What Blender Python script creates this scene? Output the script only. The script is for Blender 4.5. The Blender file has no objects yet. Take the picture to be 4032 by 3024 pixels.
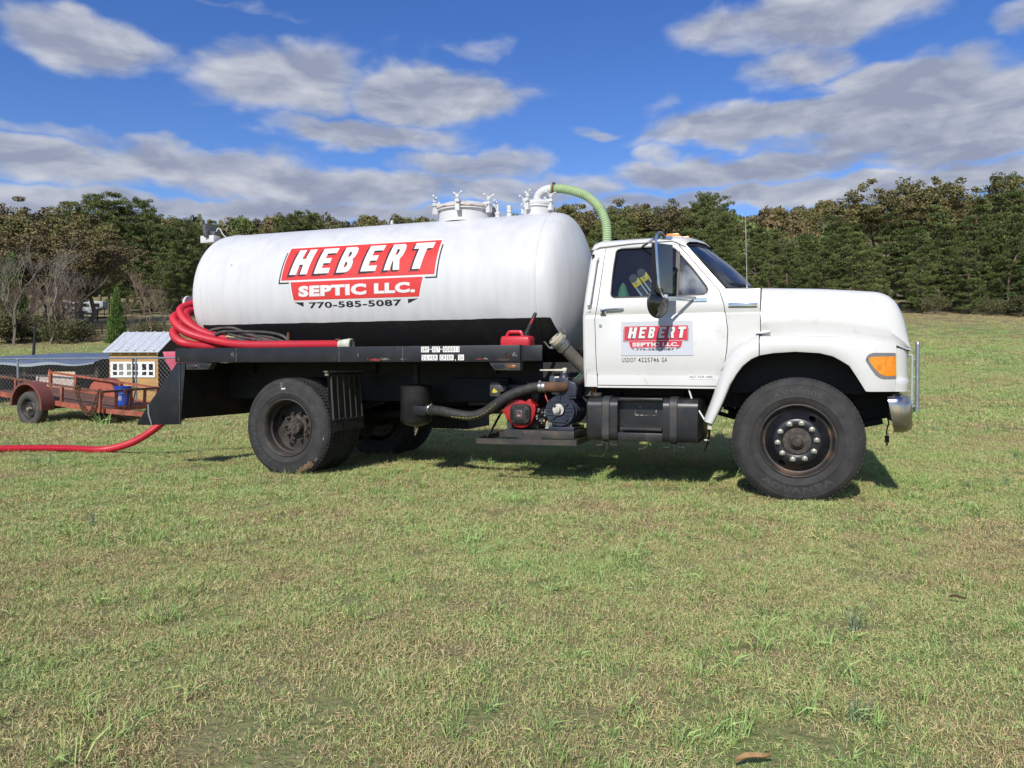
import bpy, bmesh, math, random
import numpy as np
from mathutils import Vector, Matrix, Euler

S = bpy.context.scene
C = S.collection
R_ = math.radians
random.seed(7)

# ------------------------------------------------------------------ camera
cam_data = bpy.data.cameras.new('camera')
cam = bpy.data.objects.new('camera', cam_data)
C.objects.link(cam)
cam.location = (0, 0, 1.085)
cam.rotation_euler = (R_(90 - 1.361), 0, 0)
cam_data.sensor_width = 36
cam_data.lens = 36 * 3030 / 4032
cam_data.clip_start = 0.05
cam_data.clip_end = 3000
S.camera = cam

# ------------------------------------------------------------------ sun + sky
SUN_EL, SUN_AZ = R_(37), R_(200.5)          # azimuth clockwise from +Y
sun_vec = Vector((math.sin(SUN_AZ) * math.cos(SUN_EL), math.cos(SUN_AZ) * math.cos(SUN_EL), math.sin(SUN_EL)))
sun_data = bpy.data.lights.new('sun', 'SUN')
sun_data.energy = 4.7
sun_data.angle = R_(0.55)
sun_data.color = (1.0, 0.95, 0.86)
sun = bpy.data.objects.new('sun', sun_data)
C.objects.link(sun)
sun.rotation_euler = (-sun_vec).to_track_quat('-Z', 'Y').to_euler()
sun.location = (-6, -16, 14)

world = bpy.data.worlds.new('World')
S.world = world
world.use_nodes = True

def build_world():
    nt = world.node_tree
    N, L = nt.nodes, nt.links
    N.clear()
    def nd(t, **k):
        n = N.new(t)
        for a, b in k.items():
            setattr(n, a, b)
        return n
    def val(x):
        return x
    def math_(op, a, b=None, c=None, clamp=False):
        n = nd('ShaderNodeMath', operation=op, use_clamp=clamp)
        for i, q in enumerate((a, b, c)):
            if q is None:
                continue
            if isinstance(q, (int, float)):
                n.inputs[i].default_value = q
            else:
                L.new(q, n.inputs[i])
        return n.outputs[0]
    out = nd('ShaderNodeOutputWorld')
    bg = nd('ShaderNodeBackground')
    bg.inputs[1].default_value = 0.078
    sky = nd('ShaderNodeTexSky', sky_type='NISHITA')
    sky.sun_disc = False
    sky.sun_elevation = SUN_EL
    sky.sun_rotation = SUN_AZ
    sky.altitude = 250
    sky.air_density = 1.0
    sky.dust_density = 0.3
    sky.ozone_density = 3.0
    hs = nd('ShaderNodeHueSaturation')
    hs.inputs['Hue'].default_value = 0.518
    hs.inputs['Saturation'].default_value = 1.28
    hs.inputs['Value'].default_value = 1.75
    L.new(sky.outputs[0], hs.inputs['Color'])
    tc = nd('ShaderNodeTexCoord')
    nrm = nd('ShaderNodeVectorMath', operation='NORMALIZE')
    L.new(tc.outputs['Generated'], nrm.inputs[0])
    sep = nd('ShaderNodeSeparateXYZ')
    L.new(nrm.outputs[0], sep.inputs[0])
    x, y, z = sep.outputs
    az = math_('ARCTAN2', x, y)
    el = math_('ARCSINE', z)
    zz = math_('ADD', math_('MAXIMUM', z, 0.0), 0.10)
    px = math_('DIVIDE', x, zz)
    py = math_('DIVIDE', y, zz)
    cv = nd('ShaderNodeCombineXYZ')
    L.new(px, cv.inputs[0]); L.new(py, cv.inputs[1])
    def fbm(vec, sc, det, rough, off, dist=0.0):
        mp = nd('ShaderNodeMapping')
        mp.inputs['Location'].default_value = off
        L.new(vec, mp.inputs[0])
        n = nd('ShaderNodeTexNoise', noise_dimensions='2D')
        n.inputs['Scale'].default_value = sc
        n.inputs['Detail'].default_value = det
        n.inputs['Roughness'].default_value = rough
        n.inputs['Distortion'].default_value = dist
        L.new(mp.outputs[0], n.inputs['Vector'])
        return n.outputs['Fac']
    # cloud masses: azimuth, elevation (degrees), half widths, weight
    blobs = []
    def B(cx, cy, hw, hh, w=1.0):
        k = 4032 / 2212
        fa = lambda q: math.atan((q - 1106) * k / 3030)
        fe = lambda q: math.atan((790 - q) * k / 3030)
        ca = math.cos(fa(cx))
        blobs.append((fa(cx), fe(cy + 8) * ca, (fa(cx + hw) - fa(cx - hw)) / 2, (fe(cy - hh) - fe(cy + hh)) / 2 * ca, w))
    B(215, 80, 170, 62, .95); B(385, 125, 90, 34, .45); B(30, 60, 70, 40, .35)
    B(610, 165, 165, 78, 1.0); B(930, 210, 165, 56, 1.0); B(800, 288, 190, 32, .95)
    B(120, 345, 190, 46, 1.0); B(430, 350, 240, 42, 1.0); B(700, 395, 330, 40, 1.0); B(1030, 350, 150, 32, .8)
    B(1080, 400, 230, 26, .8); B(120, 425, 230, 26, .9); B(640, 452, 520, 22, .95); B(1450, 430, 330, 22, .8); B(300, 300, 330, 18, .6)
    B(1700, 45, 240, 70, 1.0); B(1730, 130, 120, 45, .8); B(1960, 165, 210, 48, 1.0); B(2180, 190, 170, 75, 1.0)
    B(1780, 245, 330, 42, 1.05); B(1560, 285, 170, 24, .8); B(2060, 320, 240, 40, 1.0); B(1580, 360, 260, 34, 1.0)
    B(1850, 402, 420, 28, 1.0); B(2000, 275, 330, 50, 1.0); B(2170, 40, 60, 40, .6); B(1040, 100, 70, 26, .38); B(1285, 281, 40, 14, .5); B(1425, 325, 50, 20, .6)
    B(560, 10, 90, 12, .3); B(1420, 235, 40, 22, .3)
    # uneven outlines: bend the bearings of the cloud masses
    wv = nd('ShaderNodeCombineXYZ')
    L.new(az, wv.inputs[0]); L.new(math_('MULTIPLY', el, 1.7), wv.inputs[1])
    w1 = fbm(wv.outputs[0], 7.5, 3, .55, (11, 4, 0))
    w2 = fbm(wv.outputs[0], 9.0, 3, .55, (3, 15, 0))
    az0, el0 = az, el
    az = math_('ADD', az, math_('MULTIPLY', math_('SUBTRACT', w1, .5), .10))
    el = math_('ADD', el, math_('MULTIPLY', math_('SUBTRACT', w2, .5), .045))
    cov = None
    for a, e, wa, we, w in blobs:
        da = math_('MULTIPLY', math_('SUBTRACT', az, a), 1 / wa)
        de = math_('MULTIPLY', math_('SUBTRACT', el, e), 1 / we)
        d2 = math_('ADD', math_('MULTIPLY', da, da), math_('MULTIPLY', de, de))
        d2 = math_('MULTIPLY', math_('MULTIPLY', d2, d2), -0.55)
        g = math_('MULTIPLY', math_('EXPONENT', d2), w)
        cov = g if cov is None else math_('MAXIMUM', cov, g)
    az, el = az0, el0
    # outside the view the sky carries the same broken cloud deck
    side = math_('SUBTRACT', math_('ABSOLUTE', az), 0.62)
    side = math_('MULTIPLY', math_('MAXIMUM', side, 0.0), 3.0, clamp=True)
    upw = math_('MULTIPLY', math_('MAXIMUM', math_('SUBTRACT', el, 0.52), 0.0), 4.0, clamp=True)
    outside = math_('MAXIMUM', side, upw)
    big = fbm(cv.outputs[0], 0.55, 2, .5, (3.1, 7.7, 0))
    bigm = math_('MULTIPLY', math_('SUBTRACT', big, 0.46), 7.0, clamp=True)
    cov = math_('MAXIMUM', cov, math_('MULTIPLY', bigm, outside))
    f1 = fbm(cv.outputs[0], 2.1, 5, .55, (0.3, 1.2, 0), .25)
    # fine wisps in direction space keep the tops of the clouds billowy
    dv = nd('ShaderNodeCombineXYZ')
    L.new(math_('MULTIPLY', az, 1.0), dv.inputs[0]); L.new(math_('MULTIPLY', el, 2.2), dv.inputs[1])
    f3 = fbm(dv.outputs[0], 9, 5, .55, (2, 5, 0), .3)
    dens = math_('ADD', math_('MULTIPLY', cov, 1.32), math_('MULTIPLY', math_('SUBTRACT', f1, .5), .6))
    dens = math_('ADD', dens, math_('MULTIPLY', math_('SUBTRACT', f3, .5), 1.25))
    mr = nd('ShaderNodeMapRange', interpolation_type='SMOOTHSTEP')
    mr.inputs['From Min'].default_value = 0.20
    mr.inputs['From Max'].default_value = 1.12
    L.new(dens, mr.inputs['Value'])
    mask = mr.outputs[0]
    # shade: thin or upper parts bright, thick flat bases grey
    dv2 = nd('ShaderNodeCombineXYZ')
    L.new(az, dv2.inputs[0]); L.new(math_('MULTIPLY', math_('ADD', el, 0.016), 2.2), dv2.inputs[1])
    f3b = fbm(dv2.outputs[0], 9, 5, .55, (2, 5, 0), .3)
    rim = math_('MULTIPLY', math_('SUBTRACT', f3, f3b), 1.5)
    bv = nd('ShaderNodeCombineXYZ')
    L.new(math_('MULTIPLY', az, 1.0), bv.inputs[0]); L.new(math_('MULTIPLY', el, 4.2), bv.inputs[1])
    f4 = fbm(bv.outputs[0], 7.0, 4, .55, (9, 2, 0), .4)
    lum = math_('ADD', math_('ADD', 0.36, math_('MULTIPLY', math_('SUBTRACT', f4, .5), 1.25)), rim)
    thick = math_('MULTIPLY', math_('SUBTRACT', dens, 0.75), -0.32)
    lum = math_('ADD', lum, thick, clamp=True)
    cr = nd('ShaderNodeValToRGB')
    cr.color_ramp.elements[0].position = 0.0
    cr.color_ramp.elements[0].color = (3.9, 4.4, 6.0, 1)
    cr.color_ramp.elements[1].position = 0.8
    cr.color_ramp.elements[1].color = (8.0, 8.3, 9.2, 1)
    e = cr.color_ramp.elements.new(0.3)
    e.color = (5.3, 5.8, 7.2, 1)
    L.new(lum, cr.inputs[0])
    mx = nd('ShaderNodeMix', data_type='RGBA')
    L.new(mask, mx.inputs['Factor'])
    L.new(hs.outputs[0], mx.inputs['A'])
    L.new(cr.outputs[0], mx.inputs['B'])
    L.new(mx.outputs['Result'], bg.inputs[0])
    L.new(bg.outputs[0], out.inputs[0])
build_world()
world.cycles.sampling_method = 'NONE'

S.view_settings.view_transform = 'Standard'
S.view_settings.look = 'None'
S.view_settings.exposure = 0.0
S.view_settings.gamma = 1.0
S.render.engine = 'CYCLES'
S.cycles.max_bounces = 4
S.cycles.diffuse_bounces = 2
S.cycles.glossy_bounces = 3
S.cycles.transmission_bounces = 3
S.cycles.transparent_max_bounces = 8

# ------------------------------------------------------------------ materials
def M(name, col, col2=None, sc=6, lo=.42, hi=.62, rough=.5, metal=0., bump=0., bsc=60, det=5, coat=0.,
      stretch=None, dirt=None, r2=None, spec=.5, co='Object', dist=0.0):
    m = bpy.data.materials.new(name)
    m.use_nodes = True
    nt = m.node_tree
    N, L = nt.nodes, nt.links
    p = N['Principled BSDF']
    p.inputs['Roughness'].default_value = rough
    p.inputs['Metallic'].default_value = metal
    p.inputs['Specular IOR Level'].default_value = spec
    if coat:
        p.inputs['Coat Weight'].default_value = coat
        p.inputs['Coat Roughness'].default_value = .12
    tc = N.new('ShaderNodeTexCoord')
    src = tc.outputs[co]
    if stretch:
        mp = N.new('ShaderNodeMapping')
        mp.inputs['Scale'].default_value = stretch
        L.new(src, mp.inputs[0])
        src = mp.outputs[0]
    def noise(scale, d=det, ds=dist):
        n = N.new('ShaderNodeTexNoise')
        n.inputs['Scale'].default_value = scale
        n.inputs['Detail'].default_value = d
        n.inputs['Distortion'].default_value = ds
        L.new(src, n.inputs['Vector'])
        return n.outputs['Fac']
    def rng(s, a, b):
        r = N.new('ShaderNodeMapRange')
        r.inputs['From Min'].default_value = a
        r.inputs['From Max'].default_value = b
        L.new(s, r.inputs['Value'])
        return r.outputs[0]
    c4 = lambda c: (c[0], c[1], c[2], 1)
    def mix(f, a, b):
        x = N.new('ShaderNodeMix')
        x.data_type = 'RGBA'
        L.new(f, x.inputs['Factor'])
        for key, q in (('A', a), ('B', b)):
            if isinstance(q, tuple):
                x.inputs[key].default_value = c4(q)
            else:
                L.new(q, x.inputs[key])
        return x.outputs['Result']
    cur = col
    if col2 is not None:
        f = rng(noise(sc), lo, hi)
        cur = mix(f, col, col2)
        if r2 is not None:
            r = N.new('ShaderNodeMapRange')
            r.inputs['To Min'].default_value = rough
            r.inputs['To Max'].default_value = r2
            L.new(f, r.inputs['Value'])
            L.new(r.outputs[0], p.inputs['Roughness'])
    if dirt:
        for dc, ds, a, b in (dirt if isinstance(dirt, list) else [dirt]):
            cur = mix(rng(noise(ds, 8, .6), a, b), cur, dc)
    if isinstance(cur, tuple):
        p.inputs['Base Color'].default_value = c4(cur)
    else:
        L.new(cur, p.inputs['Base Color'])
    if bump:
        b = N.new('ShaderNodeBump')
        b.inputs['Strength'].default_value = 1
        b.inputs['Distance'].default_value = bump
        L.new(noise(bsc, 4), b.inputs['Height'])
        L.new(b.outputs[0], p.inputs['Normal'])
    return m

def glass(name, tint, rough=.02, refl=.35, dirt=None):
    m = bpy.data.materials.new(name)
    m.use_nodes = True
    nt = m.node_tree
    N, L = nt.nodes, nt.links
    N.clear()
    o = N.new('ShaderNodeOutputMaterial')
    t = N.new('ShaderNodeBsdfTransparent')
    t.inputs[0].default_value = (*tint, 1)
    g = N.new('ShaderNodeBsdfGlossy')
    g.inputs['Roughness'].default_value = rough
    fr = N.new('ShaderNodeFresnel')
    fr.inputs[0].default_value = 1.5
    ad = N.new('ShaderNodeMath'); ad.operation = 'MULTIPLY_ADD'
    ad.inputs[1].default_value = 1.0; ad.inputs[2].default_value = refl * .1
    L.new(fr.outputs[0], ad.inputs[0])
    mx = N.new('ShaderNodeMixShader')
    L.new(ad.outputs[0], mx.inputs[0]); L.new(t.outputs[0], mx.inputs[1]); L.new(g.outputs[0], mx.inputs[2])
    last = mx.outputs[0]
    if dirt:  # film: dirt on the door and windshield, painted reflection on the vent
        d = N.new('ShaderNodeBsdfDiffuse'); d.inputs[0].default_value = (*dirt[0], 1)
        tc = N.new('ShaderNodeTexCoord'); n = N.new('ShaderNodeTexNoise')
        n.inputs['Scale'].default_value = dirt[1]; n.inputs['Detail'].default_value = 8
        L.new(tc.outputs['Object'], n.inputs['Vector'])
        r = N.new('ShaderNodeMapRange'); r.inputs['From Min'].default_value = .35; r.inputs['From Max'].default_value = .75
        r.inputs['To Max'].default_value = dirt[2]
        L.new(n.outputs['Fac'], r.inputs['Value'])
        m2 = N.new('ShaderNodeMixShader')
        L.new(r.outputs[0], m2.inputs[0]); L.new(last, m2.inputs[1]); L.new(d.outputs[0], m2.inputs[2])
        last = m2.outputs[0]
    L.new(last, o.inputs[0])
    return m

# ------------------------------------------------------------------ mesh building
class MB:
    def __init__(s):
        s.v, s.f = [], []
    def add(s, v, f):
        o = len(s.v)
        s.v += [tuple(q) for q in v]
        s.f += [tuple(i + o for i in q) for q in f]
        return s
    def box(s, x0, x1, y0, y1, z0, z1):
        v = [(x, y, z) for x in (x0, x1) for y in (y0, y1) for z in (z0, z1)]
        return s.add(v, [(0, 1, 3, 2), (4, 6, 7, 5), (0, 4, 5, 1), (2, 3, 7, 6), (0, 2, 6, 4), (1, 5, 7, 3)])
    def obox(s, c, size, rot=(0, 0, 0)):
        m = Euler(rot).to_matrix()
        c = Vector(c)
        v = [c + m @ Vector((i * size[0] / 2, j * size[1] / 2, k * size[2] / 2)) for i in (-1, 1) for j in (-1, 1) for k in (-1, 1)]
        return s.add(v, [(0, 1, 3, 2), (4, 6, 7, 5), (0, 4, 5, 1), (2, 3, 7, 6), (0, 2, 6, 4), (1, 5, 7, 3)])
    def beam(s, p, q, w, h, up=(0, 0, 1)):
        p, q = Vector(p), Vector(q)
        d = (q - p).normalized()
        u = Vector(up)
        l = d.cross(u)
        if l.length < 1e-4:
            l = d.cross(Vector((1, 0, 0)))
        l.normalize()
        u = l.cross(d)
        v = []
        for e in (p, q):
            for i, j in ((-1, -1), (1, -1), (1, 1), (-1, 1)):
                v.append(e + l * (i * w / 2) + u * (j * h / 2))
        return s.add(v, [(0, 1, 2, 3), (7, 6, 5, 4), (0, 4, 5, 1), (1, 5, 6, 2), (2, 6, 7, 3), (3, 7, 4, 0)])
    def tube(s, path, r, n=8, cap=True, closed=False, ref=(0, 0, 1)):
        P = [Vector(p) for p in path]
        k = len(P)
        rr = r if isinstance(r, (list, tuple)) else [r] * k
        prev = None
        V = []
        for i in range(k):
            if closed:
                t = P[(i + 1) % k] - P[i - 1]
            else:
                t = P[min(i + 1, k - 1)] - P[max(i - 1, 0)]
            if t.length < 1e-9:
                t = Vector((0, 0, 1))
            t.normalize()
            if prev is None:
                u = Vector(ref)
                if abs(u.dot(t)) > .95:
                    u = Vector((1, 0, 0)) if abs(t.x) < .9 else Vector((0, 1, 0))
            else:
                u = prev
            u = (u - t * u.dot(t))
            if u.length < 1e-6:
                u = t.orthogonal()
            u.normalize()
            prev = u
            w = t.cross(u)
            for j in range(n):
                a = 2 * math.pi * j / n
                V.append(P[i] + (u * math.cos(a) + w * math.sin(a)) * rr[i])
        F = []
        m = k if closed else k - 1
        for i in range(m):
            for j in range(n):
                a, b = i * n + j, i * n + (j + 1) % n
                c, d = ((i + 1) % k) * n + (j + 1) % n, ((i + 1) % k) * n + j
                F.append((a, b, c, d))
        if cap and not closed:
            F.append(tuple(range(n - 1, -1, -1)))
            F.append(tuple((k - 1) * n + j for j in range(n)))
        return s.add(V, F)
    def lathe(s, prof, c=(0, 0, 0), axis=(0, 0, 1), n=24, cap0=False, cap1=False):
        """prof: (radius, height along axis)"""
        ax = Vector(axis).normalized()
        u = ax.orthogonal().normalized()
        if abs(ax.z) < .9:
            u = (Vector((0, 0, 1)) - ax * ax.z).normalized()
        w = ax.cross(u)
        c = Vector(c)
        V, F = [], []
        for r, h in prof:
            for j in range(n):
                a = 2 * math.pi * j / n
                V.append(c + ax * h + (u * math.cos(a) + w * math.sin(a)) * r)
        for i in range(len(prof) - 1):
            for j in range(n):
                F.append((i * n + j, i * n + (j + 1) % n, (i + 1) * n + (j + 1) % n, (i + 1) * n + j))
        if cap0:
            F.append(tuple(range(n - 1, -1, -1)))
        if cap1:
            F.append(tuple((len(prof) - 1) * n + j for j in range(n)))
        return s.add(V, F)
    def cyl(s, p, q, r, n=16, r2=None):
        p, q = Vector(p), Vector(q)
        d = q - p
        return s.lathe([(r, 0), (r if r2 is None else r2, d.length)], p, d, n, True, True)
    def sphere(s, c, r, n=12, m=8, sc=(1, 1, 1)):
        V, F = [], []
        c = Vector(c)
        for i in range(m + 1):
            t = math.pi * i / m
            for j in range(n):
                a = 2 * math.pi * j / n
                V.append(c + Vector((r * sc[0] * math.sin(t) * math.cos(a), r * sc[1] * math.sin(t) * math.sin(a), r * sc[2] * math.cos(t))))
        for i in range(m):
            for j in range(n):
                F.append((i * n + j, i * n + (j + 1) % n, (i + 1) * n + (j + 1) % n, (i + 1) * n + j))
        return s.add(V, F)
    def loft(s, secs, closed=False, caps=False):
        n = len(secs[0])
        V = [q for sec in secs for q in sec]
        F = []
        for i in range(len(secs) - 1):
            for j in range(n if closed else n - 1):
                F.append((i * n + j, i * n + (j + 1) % n, (i + 1) * n + (j + 1) % n, (i + 1) * n + j))
        if caps:
            F.append(tuple(range(n - 1, -1, -1)))
            F.append(tuple((len(secs) - 1) * n + j for j in range(n)))
        return s.add(V, F)
    def prism(s, poly, d0, d1, ax='y'):
        """poly of (p,q) swept along ax: 'y' -> (x,z); 'z' -> (x,y); 'x' -> (y,z)"""
        def pt(p, q, d):
            return (p, d, q) if ax == 'y' else ((p, q, d) if ax == 'z' else (d, p, q))
        n = len(poly)
        V = [pt(p, q, d0) for p, q in poly] + [pt(p, q, d1) for p, q in poly]
        F = [tuple(range(n)), tuple(range(2 * n - 1, n - 1, -1))]
        F += [(i, (i + 1) % n, (i + 1) % n + n, i + n) for i in range(n)]
        return s.add(V, F)
    def xform(s, m):
        s.v = [tuple(m @ Vector(q)) for q in s.v]
        return s
    def mesh(s, name, mat, smooth=35, bevel=0, seg=2, weld=True):
        me = bpy.data.meshes.new(name)
        bm = bmesh.new()
        vs = [bm.verts.new(q) for q in s.v]
        for f in s.f:
            if len(set(f)) > 2:
                try:
                    bm.faces.new([vs[i] for i in f])
                except ValueError:
                    pass
        if weld:
            bmesh.ops.remove_doubles(bm, verts=bm.verts, dist=1e-5)
        bmesh.ops.recalc_face_normals(bm, faces=bm.faces)
        if bevel:
            ed = [e for e in bm.edges if len(e.link_faces) == 2 and e.calc_face_angle(0) > .5]
            try:
                bmesh.ops.bevel(bm, geom=ed, offset=bevel, segments=seg, profile=.6, affect='EDGES', clamp_overlap=True)
            except Exception:
                pass
        bm.to_mesh(me)
        bm.free()
        if mat:
            me.materials.append(mat)
        if smooth:
            me.polygons.foreach_set('use_smooth', [True] * len(me.polygons))
            me.set_sharp_from_angle(angle=R_(smooth))
        return me
    def build(s, name, mat, parent=None, smooth=35, bevel=0, seg=2, weld=True, **kw):
        o = bpy.data.objects.new(name, s.mesh(name, mat, smooth, bevel, seg, weld))
        C.objects.link(o)
        if parent:
            o.parent = parent
        for a, b in kw.items():
            o[a] = b
        return o

def link(name, me, parent=None):
    o = bpy.data.objects.new(name, me)
    C.objects.link(o)
    if parent:
        o.parent = parent
    return o

def thing(name, label, cat, loc=(0, 0, 0), rot=(0, 0, 0), group=None):
    o = bpy.data.objects.new(name, None)
    o.empty_display_size = .2
    C.objects.link(o)
    o.location, o.rotation_euler = loc, rot
    return tag(o, label, cat, group)

def tag(o, label=None, cat=None, group=None, kind=None):
    if label: o['label'] = label
    if cat: o['category'] = cat
    if group: o['group'] = group
    if kind: o['kind'] = kind
    return o

def spline(pts, n=8):
    """Catmull-Rom through the points"""
    P = [Vector(p) for p in pts]
    P = [P[0] * 2 - P[1]] + P + [P[-1] * 2 - P[-2]]
    out = []
    for i in range(1, len(P) - 2):
        for k in range(n):
            t = k / n
            a, b, c, d = P[i - 1], P[i], P[i + 1], P[i + 2]
            out.append(.5 * ((2 * b) + (c - a) * t + (2 * a - 5 * b + 4 * c - d) * t * t + (3 * b - a - 3 * c + d) * t ** 3))
    out.append(P[-2])
    return out

def resample(path, step):
    P = [Vector(p) for p in path]
    d = [0]
    for i in range(1, len(P)):
        d.append(d[-1] + (P[i] - P[i - 1]).length)
    n = max(2, int(d[-1] / step) + 1)
    out, j = [], 0
    for i in range(n):
        t = d[-1] * i / (n - 1)
        while j < len(d) - 2 and d[j + 1] < t:
            j += 1
        w = (t - d[j]) / max(1e-9, d[j + 1] - d[j])
        out.append(P[j].lerp(P[j + 1], min(1, max(0, w))))
    return out

def ribbed(path, r, pitch=.016, depth=.12, n=12):
    """corrugated hose along a path"""
    p = resample(path, pitch / 2)
    rr = [r * (1 if i % 2 else 1 - depth) for i in range(len(p))]
    return MB().tube(p, rr, n)

def plate2d(loops, cuts_x=(), cuts_y=()):
    """fill 2D loops (first outer, others holes) and cut on lines -> verts2d, faces"""
    bm = bmesh.new()
    ed = []
    for lp in loops:
        vs = [bm.verts.new((p[0], p[1], 0)) for p in lp]
        ed += [bm.edges.new((vs[i], vs[(i + 1) % len(vs)])) for i in range(len(vs))]
    bmesh.ops.triangle_fill(bm, use_beauty=True, edges=ed, use_dissolve=False)
    for c in cuts_x:
        bmesh.ops.bisect_plane(bm, geom=bm.verts[:] + bm.edges[:] + bm.faces[:], plane_co=(c, 0, 0), plane_no=(1, 0, 0), dist=1e-6)
    for c in cuts_y:
        bmesh.ops.bisect_plane(bm, geom=bm.verts[:] + bm.edges[:] + bm.faces[:], plane_co=(0, c, 0), plane_no=(0, 1, 0), dist=1e-6)
    bm.verts.index_update()
    v = [(q.co.x, q.co.y) for q in bm.verts]
    f = [tuple(q.index for q in fa.verts) for fa in bm.faces]
    bm.free()
    return v, f

def solid(v2, f, fn, fn2, mb=None):
    """two mapped sheets (outer fn, inner fn2) closed along their borders"""
    mb = mb or MB()
    n = len(v2)
    V = [fn(*q) for q in v2] + [fn2(*q) for q in v2]
    F = list(f) + [tuple(i + n for i in reversed(q)) for q in f]
    cnt = {}
    for q in f:
        for i in range(len(q)):
            a, b = q[i], q[(i + 1) % len(q)]
            cnt.setdefault((min(a, b), max(a, b)), []).append((a, b))
    for k, e in cnt.items():
        if len(e) == 1:
            a, b = e[0]
            F.append((b, a, a + n, b + n))
    return mb.add(V, F)

_txt = {}
def text2d(s, size=1.0, bold=0.0, xs=1.0, space=1.0):
    """2D mesh of a line of writing, origin at lower left, cap height = size"""
    key = (s, bold, space)
    if key not in _txt:
        cu = bpy.data.curves.new('writing', 'FONT')
        cu.body = s
        cu.size = 1
        cu.offset = bold
        cu.space_character = space
        cu.resolution_u = 3
        ob = bpy.data.objects.new('writing', cu)
        me = ob.to_mesh()
        v = [(q.co.x, q.co.y) for q in me.vertices]
        f = [tuple(p.vertices) for p in me.polygons]
        ob.to_mesh_clear()
        bpy.data.objects.remove(ob)
        bpy.data.curves.remove(cu)
        _txt[key] = (v, f)
    v, f = _txt[key]
    x0 = min(q[0] for q in v); x1 = max(q[0] for q in v)
    y0 = min(q[1] for q in v); y1 = max(q[1] for q in v)
    k = size / (y1 - y0)
    return [((q[0] - x0) * k * xs, (q[1] - y0) * k) for q in v], f, (x1 - x0) * k * xs

def fit_text(s, x0, x1, y0, y1, bold=0.0, space=1.0):
    v, f, w = text2d(s, y1 - y0, bold, 1, space)
    k = (x1 - x0) / w
    return [(x0 + q[0] * k, y0 + q[1]) for q in v], f

def cut_flat(v, f, cuts_y=(), cuts_x=()):
    bm = bmesh.new()
    vs = [bm.verts.new((q[0], q[1], 0)) for q in v]
    for q in f:
        try: bm.faces.new([vs[i] for i in q])
        except ValueError: pass
    for c in cuts_y:
        bmesh.ops.bisect_plane(bm, geom=bm.verts[:] + bm.edges[:] + bm.faces[:], plane_co=(0, c, 0), plane_no=(0, 1, 0), dist=1e-6)
    for c in cuts_x:
        bmesh.ops.bisect_plane(bm, geom=bm.verts[:] + bm.edges[:] + bm.faces[:], plane_co=(c, 0, 0), plane_no=(1, 0, 0), dist=1e-6)
    bm.verts.index_update()
    v2 = [(q.co.x, q.co.y) for q in bm.verts]
    f2 = [tuple(q.index for q in fa.verts) for fa in bm.faces]
    bm.free()
    return v2, f2

def lerp_tab(tab):
    xs = [t[0] for t in tab]; ys = [t[1] for t in tab]
    return lambda x: float(np.interp(x, xs, ys))

def soup(name, V, F, mat, attr=None, smooth=False):
    """fast mesh from numpy arrays: V (n,3), F (m,k)"""
    me = bpy.data.meshes.new(name)
    V = np.asarray(V, dtype=np.float32); F = np.asarray(F, dtype=np.int32)
    k = F.shape[1]
    me.vertices.add(len(V)); me.vertices.foreach_set('co', V.ravel())
    me.loops.add(F.size); me.loops.foreach_set('vertex_index', F.ravel())
    me.polygons.add(len(F))
    me.polygons.foreach_set('loop_start', np.arange(0, F.size, k, dtype=np.int32))
    if smooth:
        me.polygons.foreach_set('use_smooth', [True] * len(F))
    if attr is not None:
        a = me.attributes.new('tone', 'FLOAT', 'FACE')
        a.data.foreach_set('value', np.asarray(attr, dtype=np.float32))
    me.update(calc_edges=True)
    if mat:
        me.materials.append(mat)
    return me

# ------------------------------------------------------------------ the lie of the land
def soft(t, w):
    return w * np.logaddexp(0, np.asarray(t, dtype=float) / w)

def smooth01(t):
    t = np.clip(t, 0, 1)
    return t * t * (3 - 2 * t)

def ground(x, y):
    x = np.asarray(x, dtype=float); y = np.asarray(y, dtype=float)
    yy = np.clip(y, -60, 540)
    y0 = 15 - .35 * np.clip(x, -10, 10)
    z = -.02 + .010 * (np.clip(x, -90, 90) - 2.3) + .010 * (yy - 6.2)
    z = z + .062 * soft(yy - y0, 1.5) + .045 * soft(yy - 70, 8)
    z = z + (24 + 4 * smooth01((x + 60) / 220)) * smooth01((yy - 190) / 330)
    z = z + .007 * np.sin(1.7 * x + .6 * y) + .006 * np.sin(-1.1 * x + 2.3 * y + 1) + .004 * np.sin(5.1 * x + 3.3 * y) + .004 * np.sin(4.3 * x - 6.1 * y + 2)
    far = smooth01((yy - 20) / 40)
    z = z + far * (.25 * np.sin(.11 * x + .05 * y) + .2 * np.sin(.07 * y - .13 * x + 1.3))
    return z

def gz(x, y):
    return float(ground(x, y))

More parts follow.
